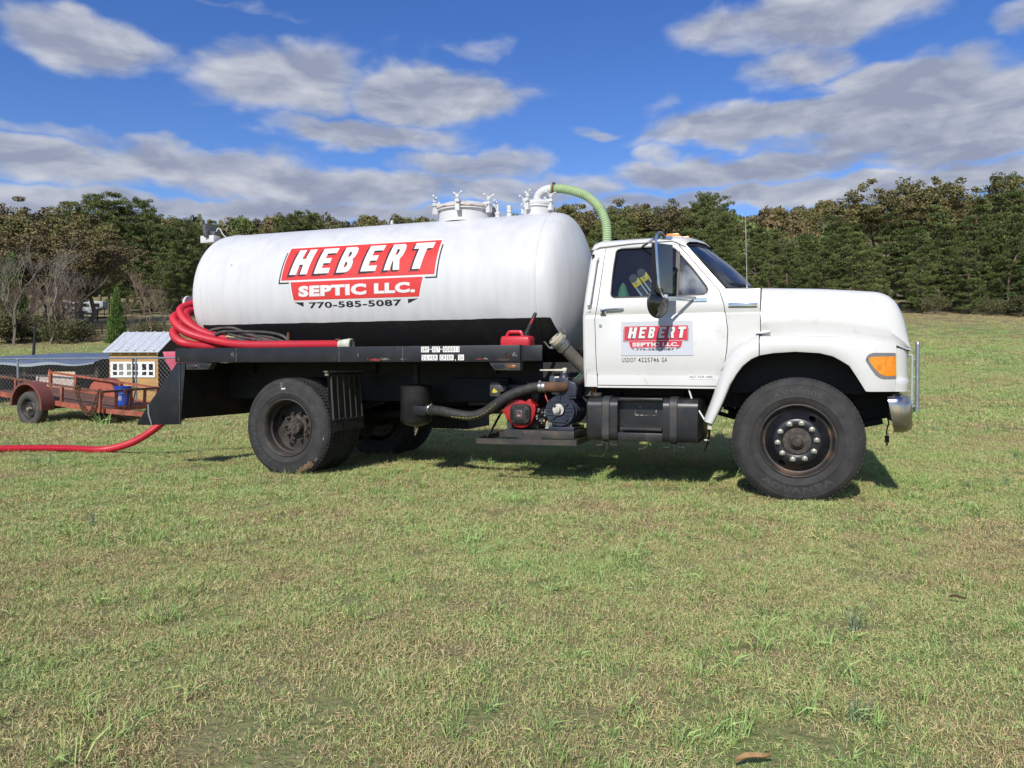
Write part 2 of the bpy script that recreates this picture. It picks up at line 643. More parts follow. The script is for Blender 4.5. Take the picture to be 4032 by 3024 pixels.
def grass_nodes(m, blades):
    """turf colour: patches of straw, olive and green that lie in the field itself"""
    nt = m.node_tree
    N, L = nt.nodes, nt.links
    p = N['Principled BSDF']
    geo = N.new('ShaderNodeNewGeometry')
    def noise(sc, det, off=(0, 0, 0), stretch=(1, 1, 1)):
        mp = N.new('ShaderNodeMapping')
        mp.inputs['Location'].default_value = off
        mp.inputs['Scale'].default_value = stretch
        L.new(geo.outputs['Position'], mp.inputs[0])
        n = N.new('ShaderNodeTexNoise')
        n.inputs['Scale'].default_value = sc
        n.inputs['Detail'].default_value = det
        n.inputs['Roughness'].default_value = .6
        L.new(mp.outputs[0], n.inputs['Vector'])
        return n.outputs['Fac']
    def ma(op, a, b):
        n = N.new('ShaderNodeMath'); n.operation = op
        for i, q in enumerate((a, b)):
            if isinstance(q, (int, float)): n.inputs[i].default_value = q
            else: L.new(q, n.inputs[i])
        return n.outputs[0]
    big = noise(.35, 3)
    mid = noise(1.3, 4, (5, 3, 0))
    far = noise(.028, 3, (2, 7, 0), (.5, 1, 1))
    v = ma('ADD', ma('MULTIPLY', ma('SUBTRACT', big, .5), 1.5), ma('MULTIPLY', ma('SUBTRACT', mid, .5), 1.3))
    v = ma('ADD', v, ma('MULTIPLY', ma('SUBTRACT', far, .5), 1.6))
    # the strip along the wood edge was never watered: drier
    sp = N.new('ShaderNodeSeparateXYZ'); L.new(geo.outputs['Position'], sp.inputs[0])
    dry = N.new('ShaderNodeMapRange'); dry.interpolation_type = 'SMOOTHSTEP'
    dry.inputs['From Min'].default_value = 50; dry.inputs['From Max'].default_value = 72
    L.new(ma('ADD', sp.outputs[1], ma('MULTIPLY', ma('SUBTRACT', far, .5), 50)), dry.inputs['Value'])
    v = ma('SUBTRACT', v, ma('MULTIPLY', dry.outputs[0], .42))
    if blades:
        at = N.new('ShaderNodeAttribute'); at.attribute_name = 'tone'
        v = ma('ADD', ma('MULTIPLY', v, .85), at.outputs['Fac'])
        v = ma('ADD', v, .115)
    else:
        fine = noise(38, 6, (1, 1, 1))
        v = ma('ADD', ma('MULTIPLY', v, .62), ma('ADD', ma('MULTIPLY', ma('SUBTRACT', fine, .5), 1.1), .60))
    cr = N.new('ShaderNodeValToRGB')
    el = cr.color_ramp.elements
    if blades:
        cols = [(0.0, (.33, .235, .13)), (.18, (.60, .48, .26)), (.36, (.53, .49, .21)), (.54, (.35, .405, .13)), (.78, (.20, .325, .092)), (1.0, (.33, .475, .155))]
    else:
        cols = [(0.0, (.10, .08, .05)), (.28, (.24, .195, .115)), (.48, (.235, .225, .105)), (.68, (.175, .215, .078)), (1.0, (.165, .235, .075))]
    el[0].position, el[0].color = cols[0][0], (*cols[0][1], 1)
    el[1].position, el[1].color = cols[-1][0], (*cols[-1][1], 1)
    for pos, c in cols[1:-1]:
        e = el.new(pos); e.color = (*c, 1)
    L.new(v, cr.inputs[0])
    L.new(cr.outputs[0], p.inputs['Base Color'])
    p.inputs['Roughness'].default_value = .62 if blades else .9
    p.inputs['Specular IOR Level'].default_value = .35 if blades else .1
    if not blades:
        b = N.new('ShaderNodeBump'); b.inputs['Distance'].default_value = .03
        L.new(noise(22, 6), b.inputs['Height']); L.new(b.outputs[0], p.inputs['Normal'])
    return m

def newmat(name):
    m = bpy.data.materials.new(name); m.use_nodes = True
    return m

turf_mat = grass_nodes(newmat('turf'), False)
blade_mat = grass_nodes(newmat('grass_blade'), True)

def build_field():
    ys = [-45, -30, -20, -12, -7, -4, -2]
    y = -1.0
    while y < 640:
        ys.append(y)
        y += max(.28, .035 * abs(y))
    ys = np.array(ys)
    nx = 150
    s = np.linspace(-1, 1, nx)
    s = np.sign(s) * (np.abs(s) ** 1.35)
    V = []
    for yv in ys:
        w = 40 + 1.15 * max(0, yv)
        xs = s * w
        V.append(np.stack([xs, np.full(nx, yv), ground(xs, np.full(nx, yv))], 1))
    V = np.concatenate(V)
    r = len(ys)
    i = np.arange(r - 1)[:, None] * nx + np.arange(nx - 1)[None]
    i = i.ravel()
    F = np.stack([i, i + 1, i + nx + 1, i + nx], 1)
    me = soup('field', V, F, turf_mat, smooth=True)
    o = link('field', me)
    tag(o, 'mown grass field, green and straw, rising to the trees', kind='structure')
build_field()

rng = np.random.default_rng(11)

def blade_soup(n, rad, hmin, hmax, wmin, wmax, lean, tone, seed, curl=.6):
    r = np.random.default_rng(seed)
    V, F, T = [], [], []
    for i in range(n):
        a = r.uniform(0, 6.283); d = rad * math.sqrt(r.uniform())
        bx, by = d * math.cos(a), d * math.sin(a)
        h = r.uniform(hmin, hmax); w = r.uniform(wmin, wmax)
        th = r.uniform(0, 6.283)
        ln = min(1.45, abs(r.normal(lean, .35)))
        dx, dy = math.cos(th), math.sin(th)
        px, py = -dy * w / 2, dx * w / 2
        tw = r.uniform(-1, 1) * .7
        z0 = -.004
        t1 = ln * .7; t2 = ln * (1 + curl * .5)
        m = (bx + dx * math.sin(t1) * h * .5, by + dy * math.sin(t1) * h * .5, z0 + math.cos(t1) * h * .5)
        e = (m[0] + dx * math.sin(t2) * h * .5, m[1] + dy * math.sin(t2) * h * .5, max(.004, m[2] + math.cos(t2) * h * .5))
        o = len(V)
        V += [(bx - px, by - py, z0), (bx + px, by + py, z0), (m[0] + px * .9, m[1] + py * .9, m[2] + tw * w), (m[0] - px * .9, m[1] - py * .9, m[2] - tw * w), e]
        F += [(o, o + 1, o + 2), (o, o + 2, o + 3), (o + 3, o + 2, o + 4)]
        t = tone(r)
        T += [t, t, t]
    return np.array(V), np.array(F), T

def proto_collection(name, meshes):
    col = bpy.data.collections.new(name)
    for i, me in enumerate(meshes):
        ob = bpy.data.objects.new('%s_%02d' % (name, i), me)
        col.objects.link(ob)
    return col

def instancer(name, P, rot, scl, idx, col, label, mat=None):
    me = bpy.data.meshes.new(name)
    me.vertices.add(len(P))
    me.vertices.foreach_set('co', np.asarray(P, dtype=np.float32).ravel())
    for an, ty, key, data in (('rot', 'FLOAT_VECTOR', 'vector', rot), ('scl', 'FLOAT_VECTOR', 'vector', scl), ('idx', 'INT', 'value', idx)):
        a = me.attributes.new(an, ty, 'POINT')
        a.data.foreach_set(key, np.asarray(data).astype(np.int32 if ty == 'INT' else np.float32).ravel())
    o = link(name, me)
    tag(o, label, kind='stuff')
    g = bpy.data.node_groups.new(name, 'GeometryNodeTree')
    g.interface.new_socket('Geometry', in_out='INPUT', socket_type='NodeSocketGeometry')
    g.interface.new_socket('Geometry', in_out='OUTPUT', socket_type='NodeSocketGeometry')
    N, L = g.nodes, g.links
    gi, go = N.new('NodeGroupInput'), N.new('NodeGroupOutput')
    ci = N.new('GeometryNodeCollectionInfo')
    ci.inputs['Collection'].default_value = col
    ci.inputs['Separate Children'].default_value = True
    ci.inputs['Reset Children'].default_value = True
    iop = N.new('GeometryNodeInstanceOnPoints')
    iop.inputs['Pick Instance'].default_value = True
    def na(nm, ty):
        n = N.new('GeometryNodeInputNamedAttribute'); n.data_type = ty
        n.inputs['Name'].default_value = nm
        return n.outputs['Attribute']
    L.new(gi.outputs[0], iop.inputs['Points'])
    L.new(ci.outputs[0], iop.inputs['Instance'])
    L.new(na('idx', 'INT'), iop.inputs['Instance Index'])
    L.new(na('rot', 'FLOAT_VECTOR'), iop.inputs['Rotation'])
    L.new(na('scl', 'FLOAT_VECTOR'), iop.inputs['Scale'])
    L.new(iop.outputs[0], go.inputs[0])
    md = o.modifiers.new('scatter', 'NODES')
    md.node_group = g
    return o

def build_grass():
    mixed = lambda r: r.uniform(-.05, 1.0)
    straw = lambda r: r.uniform(-.1, .5)
    green = lambda r: r.uniform(.5, .95)
    meshes = []
    for k in range(4):       # 0-3 short mixed turf
        meshes.append(soup('turf_clump', *blade_soup(230, .13, .016, .048, .0017, .0030, .95, mixed, 20 + k)[:2], blade_mat, blade_soup(230, .13, .016, .048, .0017, .0030, .95, mixed, 20 + k)[2]))
    for k in range(3):       # 4-6 flattened straw
        a = blade_soup(180, .14, .018, .05, .0014, .0027, 1.25, straw, 40 + k, .3)
        meshes.append(soup('straw_clump', a[0], a[1], blade_mat, a[2]))
    for k in range(3):       # 7-9 taller green tufts
        a = blade_soup(26, .06, .07, .17, .0028, .0052, .75, green, 60 + k)
        meshes.append(soup('green_tuft', a[0], a[1], blade_mat, a[2]))
    for k in range(2):       # 10-11 upright blue-green onion grass
        a = blade_soup(22, .04, .09, .17, .0022, .0034, .18, lambda r: r.uniform(.78, .9), 80 + k, .2)
        meshes.append(soup('onion_tuft', a[0], a[1], onion_mat, a[2]))
    for k in range(2):       # 12-13 broad flat crabgrass rosette
        a = blade_soup(16, .03, .09, .20, .005, .0085, 1.1, lambda r: r.uniform(.55, 1.0), 90 + k, .5)
        meshes.append(soup('broad_tuft', a[0], a[1], blade_mat, a[2]))
    col = proto_collection('grass_clump', meshes)
    P, Rr, Sc, I = [], [], [], []
    def scatter(y0, y1, dens, s0, s1, kinds, probs, gap=None):
        area = .72 * (y1 * y1 - y0 * y0) + 4.4 * (y1 - y0)
        n = int(area * dens)
        yy = np.sqrt(rng.uniform(y0 * y0, y1 * y1, n))
        xx = rng.uniform(-1, 1, n) * (.72 * yy + 2.2)
        if gap is not None:      # clustered kinds
            f = np.sin(xx * 2.1 + 1.3 * np.sin(yy * 1.7)) + np.sin(yy * 2.9 + 1.7 * np.sin(xx * 1.1 + 2)) + rng.normal(0, .5, n)
            k = f > gap
            xx, yy = xx[k], yy[k]; n = len(xx)
        P.append(np.stack([xx, yy, ground(xx, yy)], 1))
        Rr.append(np.stack([rng.normal(0, .06, n), rng.normal(0, .06, n), rng.uniform(0, 6.283, n)], 1))
        s = rng.uniform(s0, s1, n)
        Sc.append(np.stack([s, s, s * rng.uniform(.75, 1.2, n)], 1))
        I.append(rng.choice(kinds, n, p=probs))
    tk, tp = [0, 1, 2, 3, 4, 5, 6], [.18, .18, .18, .18, .10, .09, .09]
    scatter(1.2, 5, 150, .62, .95, tk, tp)
    scatter(5, 11, 82, .8, 1.25, tk, tp)
    scatter(11, 24, 19, 1.5, 2.3, tk, tp)
    scatter(24, 45, 3.0, 2.6, 4.0, tk, tp)
    scatter(45, 90, .8, 3.0, 4.6, tk, tp)
    scatter(1.2, 14, 24, .3, .85, [7, 8, 9], [.34, .33, .33], .25)
    scatter(1.2, 6, 5, .3, .65, [12, 13], [.5, .5], .0)
    scatter(1.2, 9, 7, .4, .9, [7, 8, 9], [.34, .33, .33])
    scatter(1.4, 14, 1.0, .6, 1.1, [10, 11], [.5, .5], .5)
    scatter(14, 60, 1.2, 1.0, 2.4, [7, 8, 9], [.34, .33, .33], .3)
    instancer('grass', np.concatenate(P), np.concatenate(Rr), np.concatenate(Sc), np.concatenate(I), col,
              'short patchy mown grass, straw and green, covering the field')
onion_mat = M('onion_grass', (.085, .15, .10), (.13, .20, .12), 30, rough=.55)
build_grass()

# ------------------------------------------------------------------ the tank truck
TH = R_(20.5)
truck = thing('tank_truck', 'white septic tank truck with black flatbed, red-lettered tank and white cab, parked on the grass', 'truck',
              (2.704, 7.276, 0), (0, 0, -TH))
def A(a, b, z):
    return (a, -b, z)
def TW(a, b, z):
    """truck point in world space"""
    return Vector((2.704 + math.cos(TH) * a - math.sin(TH) * b, 7.276 - math.sin(TH) * a - math.cos(TH) * b, z))

white = M('white_paint', (.615, .615, .60), (.57, .565, .545), 3.5, .5, .75, rough=.32, coat=.25, dirt=[((.47, .43, .37), 9, .62, .85), ((.40, .36, .30), 2.4, .68, .9)])
white2 = M('white_enamel', (.60, .605, .61), (.53, .535, .545), 8, .5, .8, rough=.45)
blackp = M('black_paint', (.010, .011, .014), (.018, .019, .023), 5, .4, .7, rough=.38, dirt=[((.10, .095, .09), 38, .70, .80), ((.05, .035, .025), 14, .66, .8)])
chassis = M('chassis_black', (.010, .010, .012), (.022, .019, .017), 8, .45, .7, rough=.65)
dusty = M('dusty_black_steel', (.022, .023, .025), (.055, .050, .043), 7, .42, .68, rough=.55, dirt=((.10, .07, .045), 12, .66, .85))
rusty = M('rust', (.16, .075, .035), (.08, .035, .02), 30, .4, .65, rough=.85)
rubber = M('tyre_rubber', (.021, .021, .022), (.040, .038, .035), 9, .4, .7, rough=.78, bump=.0008, bsc=220, dirt=((.12, .10, .075), 7, .68, .9))
rubber_raise = M('tyre_lettering', (.040, .040, .041), rough=.7)
hoserub = M('black_hose_rubber', (.020, .020, .021), (.034, .033, .032), 20, rough=.68)
chrome = M('chrome', (.62, .62, .63), rough=.12, metal=1, dirt=((.30, .27, .24), 20, .62, .8))
dullmetal = M('dull_steel', (.42, .42, .42), (.30, .28, .26), 20, rough=.38, metal=.9)
stainless = M('stainless', (.20, .20, .205), (.26, .26, .26), 6, rough=.22, metal=1, stretch=(1, 1, .2))
amber = M('amber_lens', (.80, .27, .015), (.72, .22, .01), 40, rough=.18, coat=.5)
amber_old = M('faded_amber_lens', (.16, .045, .015), (.30, .14, .08), 24, rough=.35)
trimgrey = M('grey_trim', (.16, .16, .17), rough=.5)
blackplastic = M('black_plastic', (.012, .012, .013), rough=.5)
interior = M('cab_interior', (.016, .021, .024), (.010, .013, .015), 5, rough=.9)
cloth = M('seat_cloth', (.06, .075, .08), (.04, .05, .055), 12, rough=.95)
winglass = glass('window_glass', (.60, .68, .69), .02, .25, ((.35, .38, .38), 7, .015))
windglass = glass('windshield_glass', (.45, .52, .55), .03, .2, ((.45, .48, .5), 4, .10))
ventglass = glass('vent_glass', (.45, .52, .55), .06, 1.2, ((.55, .60, .62), 5, .55))  # strong pale film paints a bright reflection into the vent pane
redp = M('red_decal', (.62, .035, .030), (.57, .04, .035), 7, rough=.42)
whited = M('white_decal', (.66, .66, .66), rough=.42)
blackd = M('black_decal', (.012, .012, .016), rough=.45)
magnetw = M('magnet_sheet', (.53, .55, .60), (.49, .51, .56), 30, rough=.42, stretch=(1, 1, 9))

def tank_paint():
    """white enamel brushed on, black below a painted line; over-sprayed on the front head"""
    m = newmat('tank_paint')
    N, L = m.node_tree.nodes, m.node_tree.links
    p = N['Principled BSDF']
    tc = N.new('ShaderNodeTexCoord')
    sep = N.new('ShaderNodeSeparateXYZ'); L.new(tc.outputs['Object'], sep.inputs[0])
    def noise(sc, det=4, st=(1, 1, 1)):
        mp = N.new('ShaderNodeMapping'); mp.inputs['Scale'].default_value = st
        L.new(tc.outputs['Object'], mp.inputs[0])
        n = N.new('ShaderNodeTexNoise'); n.inputs['Scale'].default_value = sc; n.inputs['Detail'].default_value = det
        L.new(mp.outputs[0], n.inputs['Vector']); return n.outputs['Fac']
    def ma(op, a, b, c=None, cl=False):
        n = N.new('ShaderNodeMath'); n.operation = op; n.use_clamp = cl
        for i, q in enumerate((a, b, c)):
            if q is None: continue
            if isinstance(q, (int, float)): n.inputs[i].default_value = q
            else: L.new(q, n.inputs[i])
        return n.outputs[0]
    def mix(f, a, b):
        x = N.new('ShaderNodeMix'); x.data_type = 'RGBA'; L.new(f, x.inputs['Factor'])
        for k, q in (('A', a), ('B', b)):
            if isinstance(q, tuple): x.inputs[k].default_value = (*q, 1)
            else: L.new(q, x.inputs[k])
        return x.outputs['Result']
    past = ma('MAXIMUM', ma('SUBTRACT', sep.outputs[0], -2.235), 0)
    rear = ma('MULTIPLY', ma('LESS_THAN', sep.outputs[0], -6.40), -3.0)
    line = ma('ADD', ma('ADD', ma('MULTIPLY', past, -3.4), 1.549), rear)
    soft_ = ma('ADD', .004, ma('MULTIPLY', ma('MINIMUM', past, .3), .5))
    d = ma('SUBTRACT', line, sep.outputs[2])
    d = ma('ADD', d, ma('MULTIPLY', ma('SUBTRACT', noise(3.2, 5), .5), .022))
    f = ma('ADD', ma('DIVIDE', d, soft_), .5, None, True)
    streak = noise(9, 3, (1, 1, .07))
    cloud = noise(1.6, 4)
    w = mix(ma('MULTIPLY', ma('SUBTRACT', streak, .42), 2.8, None, True), (.585, .595, .605), (.51, .52, .535))
    w = mix(ma('MULTIPLY', ma('SUBTRACT', cloud, .52), 3.0, None, True), w, (.50, .51, .53))
    sc = noise(40, 3, (1, 1, .25))
    bl = mix(ma('MULTIPLY', ma('SUBTRACT', sc, .70), 10, None, True), (.011, .011, .012), (.12, .115, .105))
    bl = mix(ma('MULTIPLY', ma('SUBTRACT', noise(5), .55), 4, None, True), bl, (.03, .024, .022))
    L.new(mix(f, w, bl), p.inputs['Base Color'])
    p.inputs['Roughness'].default_value = .42
    b = N.new('ShaderNodeBump'); b.inputs['Distance'].default_value = .004
    L.new(ma('ADD', cloud, ma('MULTIPLY', streak, .12)), b.inputs['Height']); L.new(b.outputs[0], p.inputs['Normal'])
    return m
tankm = tank_paint()

# --- tank -----------------------------------------------------------------
TR, TZ = .795, 1.88
def build_tank():
    prof = [(0.001, -6.575), (.2, -6.572), (.4, -6.556), (.56, -6.535), (.66, -6.518), (.74, -6.508), (.772, -6.500), (.787, -6.487), (.794, -6.465), (.795, -6.44)]
    prof += [(.795, -6.38), (.795, -6.3), (.795, -5.2), (.795, -4.2), (.795, -3.2), (.795, -2.46), (.795, -2.38)]
    prof += [(.794, -2.345), (.789, -2.305), (.774, -2.262), (.745, -2.22), (.70, -2.182), (.65, -2.152), (.5, -2.09), (.345, -2.045), (.15, -2.012), (0.001, -2.004)]
    tank = MB().lathe(prof, (0, 0, TZ), (1, 0, 0), 72).build('tank', tankm, truck, smooth=60)
    tag(tank, 'white tank painted black along its lower side')
    for a in (-6.365, -4.21, -2.365):
        hw_ = .0022 if a == -4.21 else .008
        MB().lathe([(.7935, a - .014), (.795 + hw_ * .55, a - .009), (.795 + hw_, a), (.795 + hw_ * .55, a + .009), (.7935, a + .014)], (0, 0, TZ), (1, 0, 0), 72).build('weld_seam', tankm, tank, smooth=60)
    for a in (-5.9, -4.3, -2.9):
        s = MB()
        s.prism([(-.52, 1.0), (.52, 1.0), (.52, 1.28), (.3, 1.14), (0, 1.09), (-.3, 1.14), (-.52, 1.28)], a - .04, a + .04, 'x')
        s.build('tank_saddle', chassis, truck)
    # --- writing on the side of the tank
    def on(v, f, lift, name, mat, parent):
        cuts = [1.60 + .035 * i for i in range(26)]
        v, f = cut_flat(v, f, cuts)
        pts = []
        for a, z in v:
            r = TR + lift
            dz = z - TZ
            pts.append(A(a, math.sqrt(max(1e-6, r * r - dz * dz)), z))
        return MB().add(pts, f).build(name, mat, parent, smooth=60)
    def poly(*loops):
        return plate2d(loops)
    def join(parts):
        V, F = [], []
        for v, f in parts:
            o = len(V); V += v; F += [tuple(i + o for i in q) for q in f]
        return V, F
    def shrink(q, d):
        cx = sum(p[0] for p in q) / len(q); cy = sum(p[1] for p in q) / len(q)
        return [(p[0] + math.copysign(d, p[0] - cx), p[1] + math.copysign(d, p[1] - cy)) for p in q]
    r1 = [(-5.248, 2.376), (-3.41, 2.367), (-3.424, 2.004), (-5.271, 2.008)]
    r2 = [(-5.145, 1.986), (-3.551, 1.983), (-3.594, 1.785), (-5.104, 1.789)]
    for q, d_, lf in ((r1, .016, .0015), (r2, .014, .0009)):
        on(*poly(shrink(q, d_)), lf, 'logo_border', whited, tank)
        on(*poly(q), .004, 'logo_panel', redp, tank)
    for q in ([(-5.277, 2.326), (-5.264, 2.326), (-5.286, 1.985), (-5.168, 1.985), (-5.168, 1.972), (-5.302, 1.972)], [(-3.391, 2.315), (-3.378, 2.315), (-3.391, 1.966), (-3.525, 1.966), (-3.525, 1.979), (-3.404, 1.979)],
              [(-5.097, 1.768), (-4.983, 1.766), (-4.988, 1.720)], [(-3.723, 1.762), (-3.61, 1.766), (-3.722, 1.721)]):
        on(*poly(q), .003, 'logo_mark', blackd, tank)
    on(*fit_text('770-585-5087', -4.914, -3.80, 1.700, 1.763, .022, 1.05), .003, 'lettering', blackd, tank)
    LET = {
        'H': [[(0, 0), (.40, 0), (.40, .39), (.60, .39), (.60, 0), (1, 0), (1, 1), (.60, 1), (.60, .62), (.40, .62), (.40, 1), (0, 1)]],
        'E': [[(0, 0), (.97, 0), (.97, .21), (.42, .21), (.42, .40), (.84, .40), (.84, .60), (.42, .60), (.42, .79), (1, .79), (1, 1), (0, 1)]],
        'B': [[(0, 0), (.68, 0), (.88, .06), (.98, .2), (.97, .38), (.84, .51), (.96, .60), (1.0, .77), (.92, .93), (.74, 1), (0, 1)],
              [(.42, .2), (.55, .2), (.61, .3), (.56, .4), (.42, .4)], [(.42, .61), (.57, .61), (.62, .7), (.57, .8), (.42, .8)]],
        'R': [[(0, 0), (.41, 0), (.41, .34), (.47, .34), (.62, 0), (1.06, 0), (.84, .41), (.97, .55), (1.0, .76), (.92, .93), (.74, 1), (0, 1)],
              [(.42, .58), (.56, .58), (.62, .69), (.57, .8), (.42, .8)]],
        'T': [[(.29, 0), (.71, 0), (.71, .77), (1, .77), (1, 1), (0, 1), (0, .77), (.29, .77)]]}
    word = [('H', -5.171, .226), ('E', -4.858, .19), ('B', -4.580, .172), ('E', -4.284, .184), ('R', -4.008, .172), ('T', -3.745, .218)]
    def letters(dx, dy, teeth=False):
        ps = []
        for ch, x0, w in word:
            lp = [[(x0 + p * w + .2 * .281 * q + dx, 2.066 + q * .281 + dy) for p, q in l] for l in LET[ch]]
            ps.append(plate2d(lp))
            if teeth:
                left = .29 if ch == 'T' else 0
                for k in range(11):
                    q = k / 11
                    xb = x0 + left * w + .2 * .281 * q + dx
                    yb = 2.066 + q * .281 + dy
                    ps.append(([(xb + .004, yb + .014), (xb + .004, yb - .002), (xb - .016, yb - .014)], [(0, 1, 2)]))
                for k in range(6):
                    xb = x0 + (left + k * .1) * w + dx
                    if ch in 'HR' and k in (4,): continue
                    ps.append(([(xb, 2.068 + dy), (xb + .013, 2.068 + dy), (xb - .012, 2.052 + dy)], [(0, 1, 2)]))
        return join(ps)
    on(*letters(-.012, -.010), .0058, 'lettering', blackd, tank)
    on(*letters(-.022, -.018, True), .0052, 'lettering', blackd, tank)
    for wl in (letters(0, 0), fit_text('SEPTIC', -5.037, -4.200, 1.822, 1.940, .06, 1.1), fit_text('LLC.', -4.108, -3.632, 1.826, 1.936, .06, 1.1)):
        on(*wl, .0072, 'lettering', whited, tank)
    scr = [poly([(-6.01, 2.222), (-5.985, 2.23), (-5.978, 2.205), (-5.99, 2.212)])]
    on(*join(scr), .002, 'paint_scrape', M('red_scrape', (.55, .18, .2), rough=.5), tank)
build_tank()

def hatch(a, r, z0, h, lid_h, nclamp, rot, elbow=False):
    base = MB().lathe([(r * .97, z0), (r * .97, z0 + h), (r * 1.06, z0 + h), (r * 1.06, z0 + h + .022)], A(a, 0, 0), (0, 0, 1), 36).build('manhole', white2, truck)
    MB().lathe([(r * 1.08, z0 + h + .024), (r * 1.09, z0 + h + .045), (r * 1.02, z0 + h + .055), (r * .8, z0 + h + .062 + lid_h * .4), (r * .45, z0 + h + .06 + lid_h * .85), (.001, z0 + h + .06 + lid_h)], A(a, 0, 0), (0, 0, 1), 36).build('lid', white2, base)
    for k in range(nclamp):
        t = rot + 2 * math.pi * k / nclamp
        cx, cy = math.cos(t), math.sin(t)
        px, py = a + cx * r * 1.13, -cy * r * 1.13
        cl = MB()
        zt = z0 + h + .05
        cl.obox((px, py, z0 + h - .01), (.05, .045, .06), (0, 0, -t))
        cl.cyl((px, py, zt - .05), (px, py, zt + .075), .013, 8)
        cl.obox((px - cx * .02, py + cy * .02, zt + .012), (.10, .042, .028), (0, 0, -t))
        cl.lathe([(.02, 0), (.024, .02), (.015, .035)], (px, py, zt + .04), (0, 0, 1), 8, True, True)
        wx, wy = -math.sin(t + .5), -math.cos(t + .5)
        for s_ in (-1, 1):
            tip = (px + wx * .052 * s_, py + wy * .052 * s_, zt + .098)
            cl.tube([(px, py, zt + .068), tip], [.010, .008], 6)
            cl.sphere(tip, .0145, 8, 6)
        cl.build('clamp', white2, base)
    return base
h1 = hatch(-3.43, .305, 2.63, .13, .055, 6, .35)
MB().lathe([(.3315, 2.778), (.3335, 2.784), (.3315, 2.79)], A(-3.43, 0, 0), (0, 0, 1), 36).build('gasket', M('rust_stained_gasket', (.55, .45, .40), (.28, .13, .07), 25, .5, .62, rough=.8), h1)
h2 = hatch(-2.60, .152, 2.655, .095, .03, 4, .30)
def top_pipes():
    a = -2.60
    arc = [(a, 2.80), (a, 2.845)] + [(a + .14 - .14 * math.cos(t), 2.845 + .097 * math.sin(t)) for t in [R_(q) for q in range(15, 91, 15)]] + [(a + .155, 2.942)]
    MB().tube([A(x, 0, z) for x, z in arc], .0455, 16).build('elbow_pipe', white2, truck)
    path = spline([A(-2.45, 0, 2.942), A(-2.33, 0, 2.934), A(-2.20, 0, 2.90), A(-2.057, 0, 2.834), A(-1.937, 0, 2.719), A(-1.871, 0, 2.587), A(-1.849, 0, 2.47), A(-1.85, 0, 2.30), A(-1.858, 0, 2.0)], 10)
    gh = ribbed(path, .049, .022, .13, 14).build('suction_pipe', M('green_hose', (.38, .50, .27), (.32, .44, .22), 12, rough=.4), truck, smooth=0)
    tag(gh, 'pale green ribbed hose bending down behind the cab')
    p = resample(path, .011)
    dk = MB()
    for i in range(1, len(p) - 1, 2):
        dk.tube([p[i].lerp(p[i - 1], .3), p[i].lerp(p[i + 1], .3)], .0476, 12, cap=False)
    dk.build('hose_groove', M('dark_green_hose', (.07, .13, .05), rough=.6), gh, weld=False, kind='stuff')
    MB().lathe([(.0505, 0), (.0525, .004), (.0525, .018), (.0505, .022)], A(-2.43, 0, 2.942), (1, 0, -.03), 20).obox(A(-2.42, 0, 2.999), (.03, .03, .016)).build('hose_clamp', rusty, gh)
    for a, h in ((-3.052, .135), (-2.918, .115)):
        q = MB()
        if h > .12:
            q.lathe([(.028, 0), (.028, .05), (.033, .05), (.033, .075), (.022, .08), (.013, .09), (.013, .165)], A(a, 0, 2.66), (0, 0, 1), 12, False, True)
        else:
            q.lathe([(.028, 0), (.028, .045), (.022, .06), (.03, .07), (.03, .085), (.026, .09), (.03, .1), (.03, .14)], A(a, 0, 2.66), (0, 0, 1), 12, False, True)
        q.build('vent_pipe', white2, truck)
    MB().lathe([(.016, 0), (.016, .02), (.022, .022), (.022, .03), (.014, .034), (.018, .05), (.01, .065)], A(-4.345, 0, 2.672), (0, 0, 1), 10, False, True).build('relief_valve', white2, truck)
    lt = MB()
    lt.obox(A(-6.66, .3, 2.605), (.20, .12, .085))
    wl = lt.build('light_bracket', white2, truck, bevel=.006)
    f = MB().obox(A(-6.665, .3, 2.70), (.05, .2, .15), (0, R_(-12), 0)).obox(A(-6.60, .3, 2.67), (.07, .07, .06))
    f.build('flood_light', M('lamp_housing', (.06, .06, .062), (.12, .12, .12), 30, rough=.4), wl, bevel=.008)
    MB().tube(spline([A(-6.58, .3, 2.69), A(-6.55, .28, 2.74), A(-6.50, .26, 2.66), A(-6.46, .24, 2.62)], 5), .006, 6).build('lamp_cable', white2, wl)
    q = [(-.09, 0)] + [(.09 * math.cos(t) * -1, .16 + .09 * math.sin(t)) for t in [R_(q) for q in range(0, 181, 20)]] + [(.09, 0)]
    MB().prism([(x + .2 * -1, z + 1.70) for x, z in q], -7.11, -7.08, 'x').build('hose_hook', white2, truck)
    MB().beam(A(-7.1, .2, 1.74), A(-6.56, .2, 1.74), .05, .05).build('hook_arm', white2, truck)
    MB().lathe([(.06, 0), (.06, .5), (.075, .5), (.075, .55)], A(-6.70, .3, .84), (-.85, 0, -.53), 20).build('outlet_pipe', dullmetal, truck)
    MB().cyl(A(-6.6, .3, 1.25), A(-6.72, .3, .8), .075, 16).build('outlet_pipe', blackp, truck)
    # rear suction valve and pipe stand
top_pipes()

